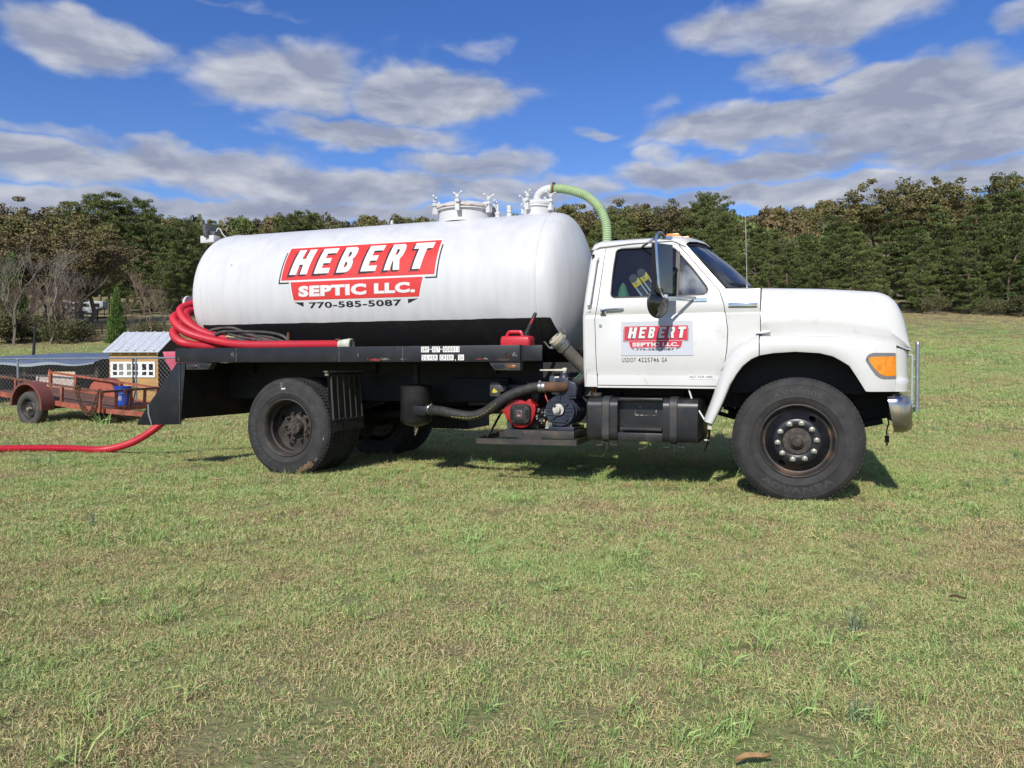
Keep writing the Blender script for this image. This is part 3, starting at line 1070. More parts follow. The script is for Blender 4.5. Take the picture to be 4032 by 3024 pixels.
# --- flatbed --------------------------------------------------------------
def bed():
    for s_ in (1, -1):
        r = MB()
        b = 1.22 * s_
        # channel: web and two flanges
        for x0, x1, y0, y1, z0, z1 in ((-6.32, -2.36, 1.205, 1.22, 1.121, 1.2725), (-6.32, -2.36, 1.14, 1.2052, 1.121, 1.131), (-6.32, -2.36, 1.14, 1.2052, 1.2625, 1.2725)):
            ya, yb = sorted((-y0 * s_, -y1 * s_))
            r.box(x0, x1, ya, yb, z0, z1)
        rail = r.build('side_rail', blackp, truck, bevel=.002)
        if s_ == 1:
            for a in (-5.513, -4.258, -3.547):
                MB().box(a - .003, a + .003, -1.2225, -1.2195, 1.125, 1.268).build('weld_seam', M('weld_bead', (.06, .06, .062), (.16, .15, .14), 60, rough=.6), rail)
            MB().box(-2.362, -2.352, -1.228, -1.12, 1.118, 1.276).box(-2.352, -2.15, -1.20, -1.19, 1.13, 1.27).build('end_bracket', blackp, rail, bevel=.002)
            rp = []
            for cx, cz, w, h, m in ((-3.835, 1.143, .085, .014, 'red'), (-3.93, 1.155, .012, .010, 'red'), (-2.474, 1.175, .045, .032, 'hole'), (-2.52, 1.14, .09, .018, 'rust'), (-2.40, 1.185, .035, .03, 'chip'), (-2.754, 1.146, .035, .008, 'red'), (-4.04, 1.19, .018, .022, 'chip'), (-3.74, 1.15, .07, .018, 'chip'), (-3.55, 1.147, .05, .014, 'chip'), (-5.56, 1.2, .03, .045, 'chip'), (-6.28, 1.16, .03, .03, 'rust'), (-2.69, 1.15, .04, .012, 'chip')):
                rr = random.Random(int(abs(cx) * 1000))
                n = 14
                pts = [(cx + w * math.cos(2 * math.pi * k / n) * rr.uniform(.45, 1.05), max(1.1235, cz + h * math.sin(2 * math.pi * k / n) * rr.uniform(.4, 1.05))) for k in range(n)]
                v, f = plate2d([pts])
                mm = {'red': M('old_red_paint', (.40, .02, .02), (.12, .02, .015), 90, .4, .55, rough=.6), 'hole': M('rust_hole', (.012, .006, .005), (.05, .02, .012), 40, rough=.9), 'rust': M('dark_rust', (.03, .018, .014), (.09, .045, .03), 50, rough=.85),
                      'chip': M('chipped_paint', (.02, .02, .022), (.17, .16, .15), 70, .5, .56, rough=.7)}[m]
                MB().add([A(x, 1.2232 if m != 'hole' else 1.2245, z) for x, z in v], f).build('rust_patch', mm, rail)
            # stick-on registration strips
            st, wr = [], []
            for s0, x0, x1, z0, z1 in (('SRP', -3.35, -3.267, 1.212, 1.2655), ('057', -3.235, -3.152, 1.212, 1.2655), ('000011', -3.122, -2.952, 1.212, 1.2655), ('SILVER', -3.345, -3.178, 1.136, 1.188), ('CREEK', -3.156, -3.012, 1.136, 1.188), ('GA', -2.966, -2.906, 1.136, 1.188)):
                v, f = plate2d([[(x0, z0), (x1, z0), (x1, z1), (x0, z1)]])
                MB().add([A(x, 1.2225, z) for x, z in v], f).build('number_strip', M('sticker_white', (.78, .78, .76), rough=.5), rail)
                v, f = fit_text(s0, x0 + .008, x1 - .008, z0 + .007, z1 - .007, .0, 1.2)
                MB().add([A(x, 1.2238, z) for x, z in v], f).build('lettering', blackd, rail)
            v, f = plate2d([[(-3.267, 1.237), (-3.235, 1.237), (-3.235, 1.243), (-3.267, 1.243)]])
            sd = M('sticker_dash', (.70, .70, .68), rough=.5)
            for dx in (0, .115):
                MB().add([A(x + dx, 1.2222, z) for x, z in v], f).build('number_dash', sd, rail)
            MB().add([A(-3.0 + p, 1.2226, 1.142 + q) for p, q in ((0, 0), (.008, -.012), (.013, -.01), (.008, .006))], [(0, 1, 2, 3)]).build('comma_mark', sd, rail)
    d = MB()
    MB().box(-6.30, -2.38, -1.138, -.45, 1.236, 1.246).build('deck_plate', chassis, truck)
    MB().box(-6.30, -2.38, .45, 1.138, 1.236, 1.246).build('deck_plate', chassis, truck)
    MB().box(-4.38, -3.62, .50, 1.15, .34, 1.11).build('under_deck_box', chassis, truck)  # added far-side box, blocks the bright background so the underside stays dark
    MB().box(-2.95, -1.85, .50, 1.12, .45, 1.10).build('under_deck_box', chassis, truck)  # second added occluder, darkens the gap below the bed further forward
    for a in (-6.22, -5.6, -5.0, -4.35, -3.7, -3.05, -2.45):
        MB().box(a - .035, a + .035, -1.135, 1.135, 1.122, 1.234).build('cross_member', chassis, truck)
    MB().box(-6.335, -6.3215, -1.215, 1.215, 1.123, 1.271).build('tail_rail', blackp, truck)
    for s_ in (1, -1):
        ya, yb = sorted((-.40 * s_, -.47 * s_))
        MB().box(-6.27, .62, ya, yb, .705, .965).build('frame_rail', chassis, truck)
        MB().box(-6.27, -2.0, ya, yb, .967, 1.119).build('sub_frame', chassis, truck)
    for a in (-5.9, -4.6, -3.4, -1.9, -.4, .55):
        MB().box(a - .05, a + .05, -.398, .398, .72, .95).build('cross_member', chassis, truck)
    # rear cross panel and flared side aprons
    MB().box(-6.288, -6.278, -1.18, 1.18, .508, 1.119).build('tail_panel', M('rusty_black_plate', (.014, .011, .010), (.06, .032, .02), 4, .45, .75, rough=.8), truck)
    for s_ in (1, -1):
        o = [(-6.325, 1.119), (-6.205, 1.119), (-6.283, .448), (-6.70, .43), (-6.885, .425), (-6.90, .44), (-6.875, .473), (-6.726, .665), (-6.514, .886)]
        ya, yb = sorted((-1.19 * s_, -1.205 * s_))
        ap = MB().prism(o, ya, yb).build('side_apron', blackp, truck, bevel=.002)
        if s_ == 1:
            MB().tube([A(-6.725, 1.211, .66), A(-6.72, 1.213, .55), A(-6.685, 1.214, .46), A(-6.67, 1.22, .43)], [.009, .009, .007, .003], 6).build('lashing_strap', M('grey_strap', (.22, .23, .24), rough=.8), ap)
            MB().box(-6.292, -6.277, -1.212, -1.2055, .45, 1.115).build('edge_strip', dusty, ap)
    # side lamps
    for a0, a1, lens, amb in ((-6.195, -5.84, -6.09, False), (-2.665, -2.358, -2.438, True)):
        t = MB()
        if amb: pts = [(a0, 1.1195), (a1, 1.1195), (a1, 1.042), (a0 + .055, 1.045)]
        else: pts = [(a0, 1.1195), (a1, 1.1195), (a1 - .06, 1.045), (a0, 1.042)]
        lb = t.prism(pts, -1.205, -1.125).build('lamp_guard', dusty, truck, bevel=.003)
        MB().sphere(A(lens, 1.205, 1.079), 1, 14, 8, (.052, .014, .022)).build('marker_lamp', amber_old if amb else M('dead_red_lens', (.05, .035, .045), rough=.3), lb)
        l2 = lens + (.14 if not amb else -.13)
        MB().box(l2 - .055, l2 + .055, -1.209, -1.2052, 1.062, 1.096).build('reflector', M('dark_reflector', (.012, .014, .02), rough=.3), lb)
bed()

# --- wheels ---------------------------------------------------------------
def arc_text(s, rad, mid, size, xs, bold, face, side=1, flip=False):
    """writing bent round a sidewall; mid = angle of its middle from straight up, clockwise as seen"""
    v, f, w = text2d(s, size, bold, xs, 1.15)
    pts = []
    for x, y in v:
        if flip:
            t = mid - (x - w / 2) / rad; r = rad - y + size
        else:
            t = mid + (x - w / 2) / (rad + size / 2); r = rad + y
        pts.append((math.sin(t) * r, -face(r) * side, math.cos(t) * r))
    return pts, f

def tyre_mesh():
    prof = [(.296, -.012), (.305, -.004), (.330, .006), (.352, .012), (.356, .0145), (.36, .012), (.39, .014), (.43, .010), (.452, .006), (.455, .009), (.468, .004), (.474, -.002), (.490, -.012), (.500, -.022), (.503, -.035)]
    half = -.14
    prof2 = prof + [(.505, -.062), (.499, -.063), (.499, -.072), (.506, -.073), (.507, -.108), (.500, -.109), (.500, -.117), (.507, -.118), (.507, half)]
    m = MB()
    allp = prof2 + [(r, 2 * half - h) for r, h in reversed(prof2[:-1])]
    m.lathe(allp, (0, 0, 0), (0, -1, 0), 72)
    # shoulder lugs
    for k in range(84):
        t = 2 * math.pi * k / 84
        for h in (-.046, 2 * half + .046):
            c = (math.sin(t) * .5035, -h, math.cos(t) * .5035)
            m.obox(c, (.024, .030, .014), (0, t, 0))
        for h in (-.09, -.1395, -.19):
            t2 = t + (.02 if h == -.1395 else 0)
            c = (math.sin(t2) * .5055, -h, math.cos(t2) * .5055)
            m.obox(c, (.026, .034, .010), (0, t2, .3))
    return m.mesh('tyre', rubber, 40)
tyre_me = tyre_mesh()
sidew = lambda r: float(np.interp(r, [.33, .352, .36, .39, .43, .452, .468, .49], [.006, .012, .012, .014, .010, .006, .004, -.012])) + .0022
steel_blk = M('black_wheel_paint', (.010, .011, .014), (.016, .016, .02), 8, rough=.35, dirt=((.07, .045, .03), 14, .66, .85))
steel_rim = M('rusty_rim', (.030, .027, .026), (.12, .075, .048), 7, .50, .72, rough=.6)
brown_rim = M('dusty_rear_wheel', (.032, .028, .025), (.065, .052, .042), 8, .42, .7, rough=.6)
nutm = M('lug_nut_steel', (.42, .40, .34), (.30, .29, .23), 40, rough=.4, metal=.6)
cast = M('greasy_hub', (.035, .029, .026), (.085, .068, .056), 22, .42, .66, rough=.75)

dark_open = M('dark_opening', (.003, .003, .003), rough=1)
def wheel(a, b, z, side, front, words, roll):
    """b = outer face; side +1 near, -1 far"""
    w = bpy.data.objects.new('wheel', None); C.objects.link(w); w.parent = truck
    w.location = A(a, b, z)
    w.rotation_euler = (0, 0, 0 if side > 0 else math.pi)
    ty = link('tyre', tyre_me, w)
    ty.rotation_euler = (0, roll, 0)
    if words:
        for s, rad, mid, size, xs, flip in words:
            MB().add(*arc_text(s, rad, R_(mid), size, xs, .03, sidew, 1, flip)).build('sidewall_lettering', rubber_raise, w)
        if not front:      # stuck-on label, dried mud and chalk on the sidewall
            def patch(t0, t1, r0, r1, nm, mt, jag=0):
                rr = random.Random(int(t0 * 7 + r0 * 900))
                n = max(2, int(abs(t1 - t0) / 3))
                secs = []
                for i in range(n + 1):
                    t = R_(t0 + (t1 - t0) * i / n)
                    e0, e1 = r0 + rr.uniform(-jag, jag), r1 + rr.uniform(-jag, jag)
                    secs.append([(math.sin(t) * q, -(sidew(q) + .001), math.cos(t) * q) for q in [e0 + (e1 - e0) * k / 5 for k in range(6)]])
                MB().loft(secs).build(nm, mt, w)
            patch(-7, 0, .395, .41, 'tyre_label', M('tyre_label', (.6, .6, .6), rough=.6))
            patch(138, 163, .435, .485, 'dried_mud', M('dried_clay', (.20, .12, .07), (.05, .045, .04), 40, .45, .62, rough=.95), .012)
            patch(-9, -4, .42, .47, 'chalk_mark', M('chalk_mark', (.10, .10, .10), (.05, .05, .05), 60, .45, .6, rough=.9), .006)
            patch(128, 133, .465, .48, 'chalk_mark', M('chalk_mark', (.30, .30, .30), (.05, .05, .05), 60, .45, .6, rough=.9), .003)
            patch(100, 104, .455, .465, 'chalk_mark', M('chalk_mark', (.30, .30, .30), (.05, .05, .05), 60, .45, .6, rough=.9), .003)
    if front:
        MB().lathe([(.300, -.004), (.298, .002), (.292, .004), (.284, -.002), (.276, -.03), (.262, -.052), (.250, -.056), (.244, -.05)], (0, 0, 0), (0, -1, 0), 48).build('rim', steel_rim, w)
        # disc with two hand holes
        def disc(r):
            return float(np.interp(r, [.0, .176, .182, .19, .215, .235, .246], [.03, .03, .026, .012, -.022, -.045, -.052]))
        holes = []
        for t0 in (R_(33), R_(213)):
            holes.append([(math.sin(t0 + .15 * math.cos(q)) * (.214 + .019 * math.sin(q)), math.cos(t0 + .15 * math.cos(q)) * (.214 + .019 * math.sin(q))) for q in [2 * math.pi * k / 14 for k in range(14)]])
        outer = [(.247 * math.sin(2 * math.pi * k / 48), .247 * math.cos(2 * math.pi * k / 48)) for k in range(48)]
        rings = [outer]
        bm_l = []
        # annulus strips with holes cut out of the dished band
        mid = [(.186 * math.sin(2 * math.pi * k / 48), .186 * math.cos(2 * math.pi * k / 48)) for k in range(48)]
        v, f = plate2d([outer, mid] + holes)
        v, f = cut_flat(v, f, [-.2, -.15, -.1, -.05, 0, .05, .1, .15, .2], [-.2, -.15, -.1, -.05, 0, .05, .1, .15, .2])
        d = solid(v, f, lambda x, y: (x, -disc(math.hypot(x, y)), y), lambda x, y: (x, -disc(math.hypot(x, y)) + .008, y))
        d.lathe([(.186, disc(.186)), (.182, .026), (.176, .0305), (.118, .0305), (.112, .026), (.112, -.03)], (0, 0, 0), (0, -1, 0), 48)
        d.build('wheel_disc', steel_blk, w, smooth=50)
        for k in range(10):
            t = 2 * math.pi * (k + .35) / 10
            c = Vector((math.sin(t) * .1475, 0, math.cos(t) * .1475))
            nb = MB().lathe([(.0235, .031), (.024, .036), (.017, .037), (.017, .056), (.012, .058)], c, (0, -1, 0), 6, False, True)
            nb.lathe([(.010, .057), (.010, .066)], c, (0, -1, 0), 8, False, True)
            nb.build('lug_nut', nutm, w)
        MB().lathe([(.112, -.02), (.112, .018), (.104, .026), (.062, .030), (.058, .05), (.045, .055), (.043, .07), (.036, .078), (.001, .08)], (0, 0, 0), (0, -1, 0), 32).build('hub', cast, w)
    else:
        MB().lathe([(.300, -.004), (.298, .002), (.292, .004), (.284, -.002), (.272, -.02), (.264, -.05), (.264, -.085), (.250, -.10), (.256, -.125), (.256, -.19), (.238, -.215), (.215, -.214), (.19, -.208), (.10, -.205)], (0, 0, 0), (0, -1, 0), 48).build('rim', brown_rim, w)
        hb = MB().lathe([(.115, -.206), (.115, -.19), (.085, -.185), (.080, -.15), (.078, -.135), (.074, -.125), (.058, -.122), (.03, -.12), (.028, -.112), (.001, -.111)], (0, 0, 0), (0, -1, 0), 28)
        for k in range(10):
            t = 2 * math.pi * k / 10
            hb.lathe([(.011, -.135), (.011, -.113), (.006, -.11)], (math.sin(t) * .067, 0, math.cos(t) * .067), (0, -1, 0), 6, False, True)
        hb.build('hub', cast, w)
        for k in range(10):
            t = 2 * math.pi * (k + .5) / 10
            MB().lathe([(.018, -.206), (.018, -.175), (.011, -.17), (.011, -.15)], (math.sin(t) * .142, 0, math.cos(t) * .142), (0, -1, 0), 6, False, True).build('lug_nut', cast, w)
        for t in (R_(205), R_(25), R_(115), R_(295)):
            c = (math.sin(t) * .205, 0, math.cos(t) * .205)
            MB().lathe([(.03, -.2095), (.001, -.2095)], c, (0, -1, 0), 16).build('hand_hole', dark_open, w)
    return w
fw = [('AV5000S', .372, 0, .052, 1.35, False), ('ADVANTA', .372, 180, .052, 1.45, True), ('295/75R22.5', .402, -93, .034, 1.0, False), ('LI 144/141 L', .372, -93, .016, 1.2, False), ('E4 SAFE', .40, 97, .030, 1.0, False)]
rw = [('AV9000', .372, 78, .052, 1.35, False), ('ADVANTA', .372, 245, .052, 1.45, False), ('SAFE', .40, 180, .028, 1.2, False), ('295/75R22.5', .402, -25, .030, 1.0, False)]
wheel(0, 1.17, .479, 1, True, fw, .1)
wheel(0, -1.17, .479, -1, True, None, .7)
wheel(-4.905, 1.2, .449, 1, False, rw, .3)
wheel(-4.905, .865, .449, 1, False, None, .9)
wheel(-4.905, -.865, .449, -1, False, None, .4)
wheel(-4.905, -1.2, .449, -1, False, None, 1.2)
MB().box(-5.03, -4.78, -.86, .86, .36, .54).lathe([(.2, -.22), (.24, -.1), (.24, .1), (.2, .22)], A(-4.905, 0, .45), (1, 0, 0), 20, True, True).build('rear_axle', chassis, truck)
MB().box(-.06, .06, -.88, .88, .40, .52).build('front_axle', chassis, truck)
MB().cyl(A(-4.7, 0, .52), A(-1.2, 0, .72), .05, 12).build('drive_shaft', chassis, truck)
for s_ in (1, -1):
    for a0, a1, zz in ((-5.65, -4.2, .64), (-.72, .72, .60)):
        p = [A(a0 + (a1 - a0) * k / 12, .435 * s_, zz - .13 * math.sin(math.pi * k / 12) + .05) for k in range(13)]
        lf = MB()
        for q in range(5):
            lf.tube([(x, y, z + q * .016) for x, y, z in p[q // 2: 13 - q // 2]], .012, 4)
        lf.build('leaf_spring', chassis, truck)

# --- cab ------------------------------------------------------------------
SIDE = [(.85, .972), (.90, .980), (.995, .980), (1.006, .978), (1.06, .997), (1.30, 1.000), (1.522, 1.002), (1.532, .9945), (1.545, .9945), (1.556, 1.001), (1.62, .998), (1.70, .985), (2.13, .885), (2.20, .85), (2.26, .75)]
bs = lerp_tab(SIDE)
SCUT = [.90, .995, 1.006, 1.06, 1.2, 1.522, 1.532, 1.545, 1.556, 1.62, 1.66, 1.70, 1.8, 1.9, 2.0, 2.1, 2.15]
def side_plate(loops, thick, s_=1, lift=0.0, cuts=SCUT):
    v, f = plate2d(loops, (), cuts)
    return solid(v, f, lambda a, z: A(a, (bs(z) + lift) * s_, z), lambda a, z: A(a, (bs(z) + lift - thick) * s_, z))
REAR = [(-1.794, .895), (-1.799, 1.057), (-1.807, 1.506), (-1.798, 1.608), (-1.778, 1.845), (-1.761, 2.046), (-1.74, 2.15)]
rear_a = lerp_tab([(z, a) for a, z in REAR])
DR = [(-1.692, .913), (-1.705, 1.225), (-1.714, 1.504), (-1.707, 1.541), (-1.685, 1.689), (-1.665, 1.917), (-1.641, 2.178)]
DF = [(-1.026, 2.182), (-.867, 1.998), (-.731, 1.836), (-.634, 1.722), (-.597, 1.611), (-.562, 1.392), (-.570, 1.217), (-.594, 1.059), (-.650, .913)]
GL = [(-1.575, 1.724), (-1.567, 1.704), (-1.545, 1.692), (-1.216, 1.690), (-.993, 1.693), (-.765, 1.695), (-.737, 1.709), (-.727, 1.736), (-.741, 1.768), (-.86, 1.928), (-1.004, 2.098), (-1.027, 2.118), (-1.064, 2.132), (-1.22, 2.141), (-1.50, 2.141), (-1.536, 2.131), (-1.549, 2.113), (-1.562, 1.998), (-1.571, 1.875)]

def cab():
    m = MB()
    for s_ in (1, -1):
        o = [(-1.6985, .895)] + REAR + [(-1.648, 2.15)] + [(a - .006, z) for a, z in reversed(DR[:-1])]
        v, f = plate2d([o], (), SCUT)
        solid(v, f, lambda a, z: A(a, bs(z) * s_, z), lambda a, z: A(a, (bs(z) - .02) * s_, z), m)
        # sill below the door
        v, f = plate2d([[(-1.6975, .888), (-.60, .888), (-.60, .908), (-1.6975, .908)]])
        solid(v, f, lambda a, z: A(a, .972 * s_, z), lambda a, z: A(a, .90 * s_, z), m)
        # windscreen pillar
        o = [(-1.019, 2.186), (-.860, 2.000), (-.724, 1.838), (-.627, 1.722), (-.585, 1.745), (-.930, 2.150), (-.955, 2.178)]
        v, f = plate2d([o], (), SCUT)
        solid(v, f, lambda a, z: A(a, bs(z) * s_, z), lambda a, z: A(a - .01, (bs(z) - .055) * s_, z), m)
    # back wall with rounded corners
    secs = []
    for z in [.895, 1.06, 1.3, 1.52, 1.62, 1.7, 1.9, 2.05, 2.15]:
        b, a = bs(z), rear_a(z)
        half = [(a, b - .001), (a - .014, b - .006), (a - .028, b - .022), (a - .034, b - .05)]
        secs.append([A(x, y, z) for x, y in half] + [A(x, -y, z) for x, y in reversed(half)])
    m.loft(secs)
    # roof
    secs = []
    prof = [(.876, 2.150), (.879, 2.176), (.868, 2.198), (.845, 2.214), (.79, 2.232), (.60, 2.256), (.3, 2.276), (0, 2.283)]
    for a, dz, k in ((-1.792, -.10, .985), (-1.782, -.05, .99), (-1.76, -.018, .995), (-1.70, 0, 1), (-1.45, .002, 1), (-1.2, .004, 1), (-1.05, .002, 1), (-.99, -.008, .998), (-.955, -.022, .99), (-.935, -.045, .985)):
        row = []
        for b, z in prof:
            bulge = (1 - (b / .88) ** 2)
            aa = a + (.125 * bulge if a > -1.0 else (.02 * bulge * max(0, (a + 1.2) / .2) if a > -1.2 else -.02 * bulge * (a < -1.69)))
            row.append((aa, b * k, max(2.145, z + dz * (1 if z > 2.17 else .3))))
        secs.append([A(*q) for q in row] + [A(a_, -b_, z_) for a_, b_, z_ in reversed(row[:-1])])
    m.loft(secs)
    c = m.build('cab', white, truck, smooth=40)
    tag(c, 'white truck cab')
    # drip rail, dark seam round the door
    for s_ in (1, -1):
        MB().tube([A(-1.742, .884 * s_, 2.15), A(-1.70, .887 * s_, 2.168), A(-1.4, .886 * s_, 2.186), A(-1.05, .884 * s_, 2.19), A(-1.0, .882 * s_, 2.172), A(-.93, .89 * s_, 2.13)], .008, 6).build('drip_rail', white, c)
    gap = MB()
    seam = DR + [(-1.42, 2.186), (-1.051, 2.19)] + DF
    gap.tube([A(a, bs(z) - .012, z) for a, z in seam], .009, 6, closed=True)
    gap.build('door_gap', M('panel_gap', (.02, .017, .016), rough=.9), c)
    # windscreen
    secs = []
    for k in range(9):
        t = k / 8
        row = []
        for j in range(17):
            u = -1 + j / 8
            bt, bb = .842 * u, .925 * u
            q = 1 - u * u
            at, zt = -.948 + .125 * q, 2.150 + .062 * q
            ab, zb = -.585 + .25 * q, 1.748 + .012 * q
            row.append(A(at + (ab - at) * t + .02 * math.sin(math.pi * t), bt + (bb - bt) * t, zt + (zb - zt) * t + .012 * math.sin(math.pi * t)))
        secs.append(row)
    MB().loft(secs).build('windshield', windglass, c, smooth=80)
    band = MB().loft([[(x + .004, y, z + .004) for x, y, z in r] for r in secs[:2]])
    # rubber around the windscreen
    MB().tube(secs[0], .010, 6).tube(secs[-1], .012, 6).tube([r[0] for r in secs], .010, 6).tube([r[-1] for r in secs], .010, 6).build('windshield_seal', blackplastic, c)
    # wipers
    w = MB()
    w.tube([A(-.46, .60, 1.772), A(-.50, .72, 1.80), A(-.57, .79, 1.805)], .008, 6)
    w.tube([A(-.60, .86, 1.785), A(-.53, .72, 1.812), A(-.40, .42, 1.80)], .007, 5)
    w.tube([A(-.36, -.1, 1.782), A(-.42, .02, 1.81), A(-.46, .2, 1.82)], .008, 6)
    w.build('wiper', blackplastic, c)
    # roof marker lights
    for b in (.56, .28, 0, -.28, -.56):
        a0 = -1.16 + .07 * (1 - (b / .56) ** 2)
        z0 = 2.26 + .022 * (1 - (b / .6) ** 2)
        MB().prism([(a0, z0), (a0 + .145, z0 - .012), (a0 + .128, z0 + .034), (a0 + .02, z0 + .036)], -b - .05, -b + .05).build('roof_marker_light', M('amber_roof_lens', (.72, .26, .04), (.62, .20, .03), 40, rough=.3), c, bevel=.006)
        MB().box(a0 - .012, a0 + .158, -b - .058, -b + .058, z0 - .022, z0 + .004).build('marker_base', white, c)
    # antenna
    MB().lathe([(.03, 0), (.026, .012), (.012, .02), (.008, .05)], A(-.418, .80, 1.737), (0, 0, 1), 12).tube([A(-.418, .80, 1.76), A(-.43, .80, 2.2), A(-.441, .80, 2.565)], [.0045, .0032, .0022], 6).build('antenna', dullmetal, c)
    # grab handle on the rear corner
    pts = [(-1.712, 2.066), (-1.722, 2.03), (-1.736, 1.87), (-1.752, 1.70), (-1.762, 1.63), (-1.766, 1.603)]
    g = MB().tube([A(a, bs(z) + (.012 if i in (0, 5) else .045), z) for i, (a, z) in enumerate(pts)], .0135, 8)
    g.obox(A(-1.711, bs(2.07) + .006, 2.068), (.03, .012, .06), (R_(-13), 0, 0)).obox(A(-1.766, bs(1.6) + .006, 1.603), (.03, .012, .06))
    g.build('grab_handle', M('grey_white_paint', (.62, .62, .61), rough=.45), c)
    # inside
    q = MB()
    q.box(-1.76, -.62, -.93, .93, .93, .96).box(-.70, -.62, -.90, .90, .96, 1.70).box(-1.77, -1.745, -.9, .9, .96, 2.1)
    q.prism([(-.90, 1.55), (-.62, 1.55), (-.45, 1.72), (-.62, 1.74), (-.84, 1.69)], -.9, .9)
    q.box(-1.74, -.95, -.84, .84, 2.12, 2.145)
    q.build('cab_lining', interior, c)
    st = MB()
    st.box(-1.72, -1.25, -.85, .85, 1.15, 1.40).prism([(-1.74, 1.38), (-1.58, 1.38), (-1.66, 1.86), (-1.75, 1.86)], -.85, .85)
    for b in (-.45, .40):
        st.box(-1.74, -1.66, -b - .13, -b + .13, 1.86, 2.0)
    st.build('bench_seat', cloth, c, bevel=.03)
    sw = MB().lathe([(.20 + .014 * math.cos(t), .014 * math.sin(t)) for t in [2 * math.pi * k / 8 for k in range(9)]], A(-1.0, -.42, 1.66), (-.55, 0, .83), 28)
    sw.tube([A(-1.0, -.42, 1.66), A(-.72, -.42, 1.48)], .03, 8)
    sw.build('steering_wheel', blackplastic, c)
    return c
cab()

def door(s_):
    o = DR + [(-1.42, 2.186), (-1.051, 2.19)] + DF
    d = side_plate([o, GL], .03, s_).build('door', white, truck, smooth=40)
    MB().tube([A(a, (bs(z) - .004) * s_, z) for a, z in GL], .0085, 6, closed=True).build('window_seal', blackplastic, d)
    main = [q for q in GL if q[0] <= -1.0 or q[0] == -1.216] 
    main = [(-1.575, 1.724), (-1.567, 1.704), (-1.545, 1.692), (-1.216, 1.690), (-1.012, 1.693), (-1.004, 2.098), (-1.027, 2.118), (-1.064, 2.132), (-1.22, 2.141), (-1.50, 2.141), (-1.536, 2.131), (-1.549, 2.113), (-1.562, 1.998), (-1.571, 1.875)]
    vent = [(-.985, 1.693), (-.765, 1.695), (-.737, 1.709), (-.727, 1.736), (-.741, 1.768), (-.86, 1.928), (-.985, 2.078)]
    for nm, lp, mt in (('door_window', main, winglass), ('vent_window', vent, ventglass)):
        v, f = plate2d([lp], (), [1.75, 1.8, 1.85, 1.9, 1.95, 2.0, 2.05, 2.1])
        MB().add([A(a, (bs(z) - .014) * s_, z) for a, z in v], f).build(nm, mt, d)
    MB().beam(A(-.994, (bs(1.69) - .006) * s_, 1.69), A(-.992, (bs(2.09) - .006) * s_, 2.09), .012, .034, (1, 0, 0)).build('window_divider', blackplastic, d)
    if s_ < 0:
        return d
    # handle
    h = MB().tube([A(-1.655, 1.012, 1.578), A(-1.60, 1.024, 1.584), A(-1.47, 1.024, 1.588), A(-1.452, 1.012, 1.588)], [.009, .011, .011, .006], 8)
    h.box(-1.664, -1.612, -1.014, -.9985, 1.536, 1.59)
    h.build('door_handle', chrome, d, bevel=.003)
    MB().box(-1.652, -1.622, -1.0165, -1.0142, 1.543, 1.572).build('push_button', blackplastic, d)
    v, f = plate2d([[(-1.60, 1.563), (-1.46, 1.563), (-1.452, 1.575), (-1.458, 1.607), (-1.475, 1.613), (-1.58, 1.613), (-1.598, 1.605)]])
    MB().lathe([(.0155, 0), (.0155, .004), (.011, .005), (.001, .004)], A(-1.664, 1.0, 1.443), (0, -1, 0), 16).build('door_lock', chrome, d)
    # magnetic sign
    mg = MB()
    v, f = plate2d([[(-1.475, 1.175), (-.849, 1.175), (-.850, 1.478), (-1.475, 1.476)]])
    sign = solid(v, f, lambda a, z: A(a, 1.0045, z), lambda a, z: A(a, 1.0015, z)).build('magnetic_sign', magnetw, d)
    tag(sign, 'pale magnetic sign with red and white company logo')
    def fl(parts, b, nm, mt):
        V, F = [], []
        for v, f in parts:
            o = len(V); V += v; F += [tuple(i + o for i in q) for q in f]
        MB().add([A(a, b, z) for a, z in V], F).build(nm, mt, d)
    R1 = [(-1.445, 1.432), (-.892, 1.434), (-.893, 1.307), (-1.447, 1.306)]
    R2 = [(-1.406, 1.302), (-.936, 1.302), (-.950, 1.245), (-1.391, 1.244)]
    for q in (R1, R2):
        fl([plate2d([q])], 1.0062, 'logo_panel', M('red_magnet_print', (.55, .03, .06), rough=.45))
    kx, kz = .553 / 1.838, .127 / .368
    tx = lambda a: -1.445 + (a + 5.25) * kx
    tz = lambda z: 1.306 + (z - 2.006) * kz
    LET = {'H': [[(0, 0), (.40, 0), (.40, .39), (.60, .39), (.60, 0), (1, 0), (1, 1), (.60, 1), (.60, .62), (.40, .62), (.40, 1), (0, 1)]],
           'E': [[(0, 0), (.97, 0), (.97, .21), (.42, .21), (.42, .40), (.84, .40), (.84, .60), (.42, .60), (.42, .79), (1, .79), (1, 1), (0, 1)]],
           'B': [[(0, 0), (.68, 0), (.88, .06), (.98, .2), (.97, .38), (.84, .51), (.96, .60), (1.0, .77), (.92, .93), (.74, 1), (0, 1)], [(.42, .2), (.55, .2), (.61, .3), (.56, .4), (.42, .4)], [(.42, .61), (.57, .61), (.62, .7), (.57, .8), (.42, .8)]],
           'R': [[(0, 0), (.41, 0), (.41, .34), (.47, .34), (.62, 0), (1.06, 0), (.84, .41), (.97, .55), (1.0, .76), (.92, .93), (.74, 1), (0, 1)], [(.42, .58), (.56, .58), (.62, .69), (.57, .8), (.42, .8)]],
           'T': [[(.29, 0), (.71, 0), (.71, .77), (1, .77), (1, 1), (0, 1), (0, .77), (.29, .77)]]}
    word = [('H', -5.171, .226), ('E', -4.858, .19), ('B', -4.580, .172), ('E', -4.284, .184), ('R', -4.008, .172), ('T', -3.745, .218)]
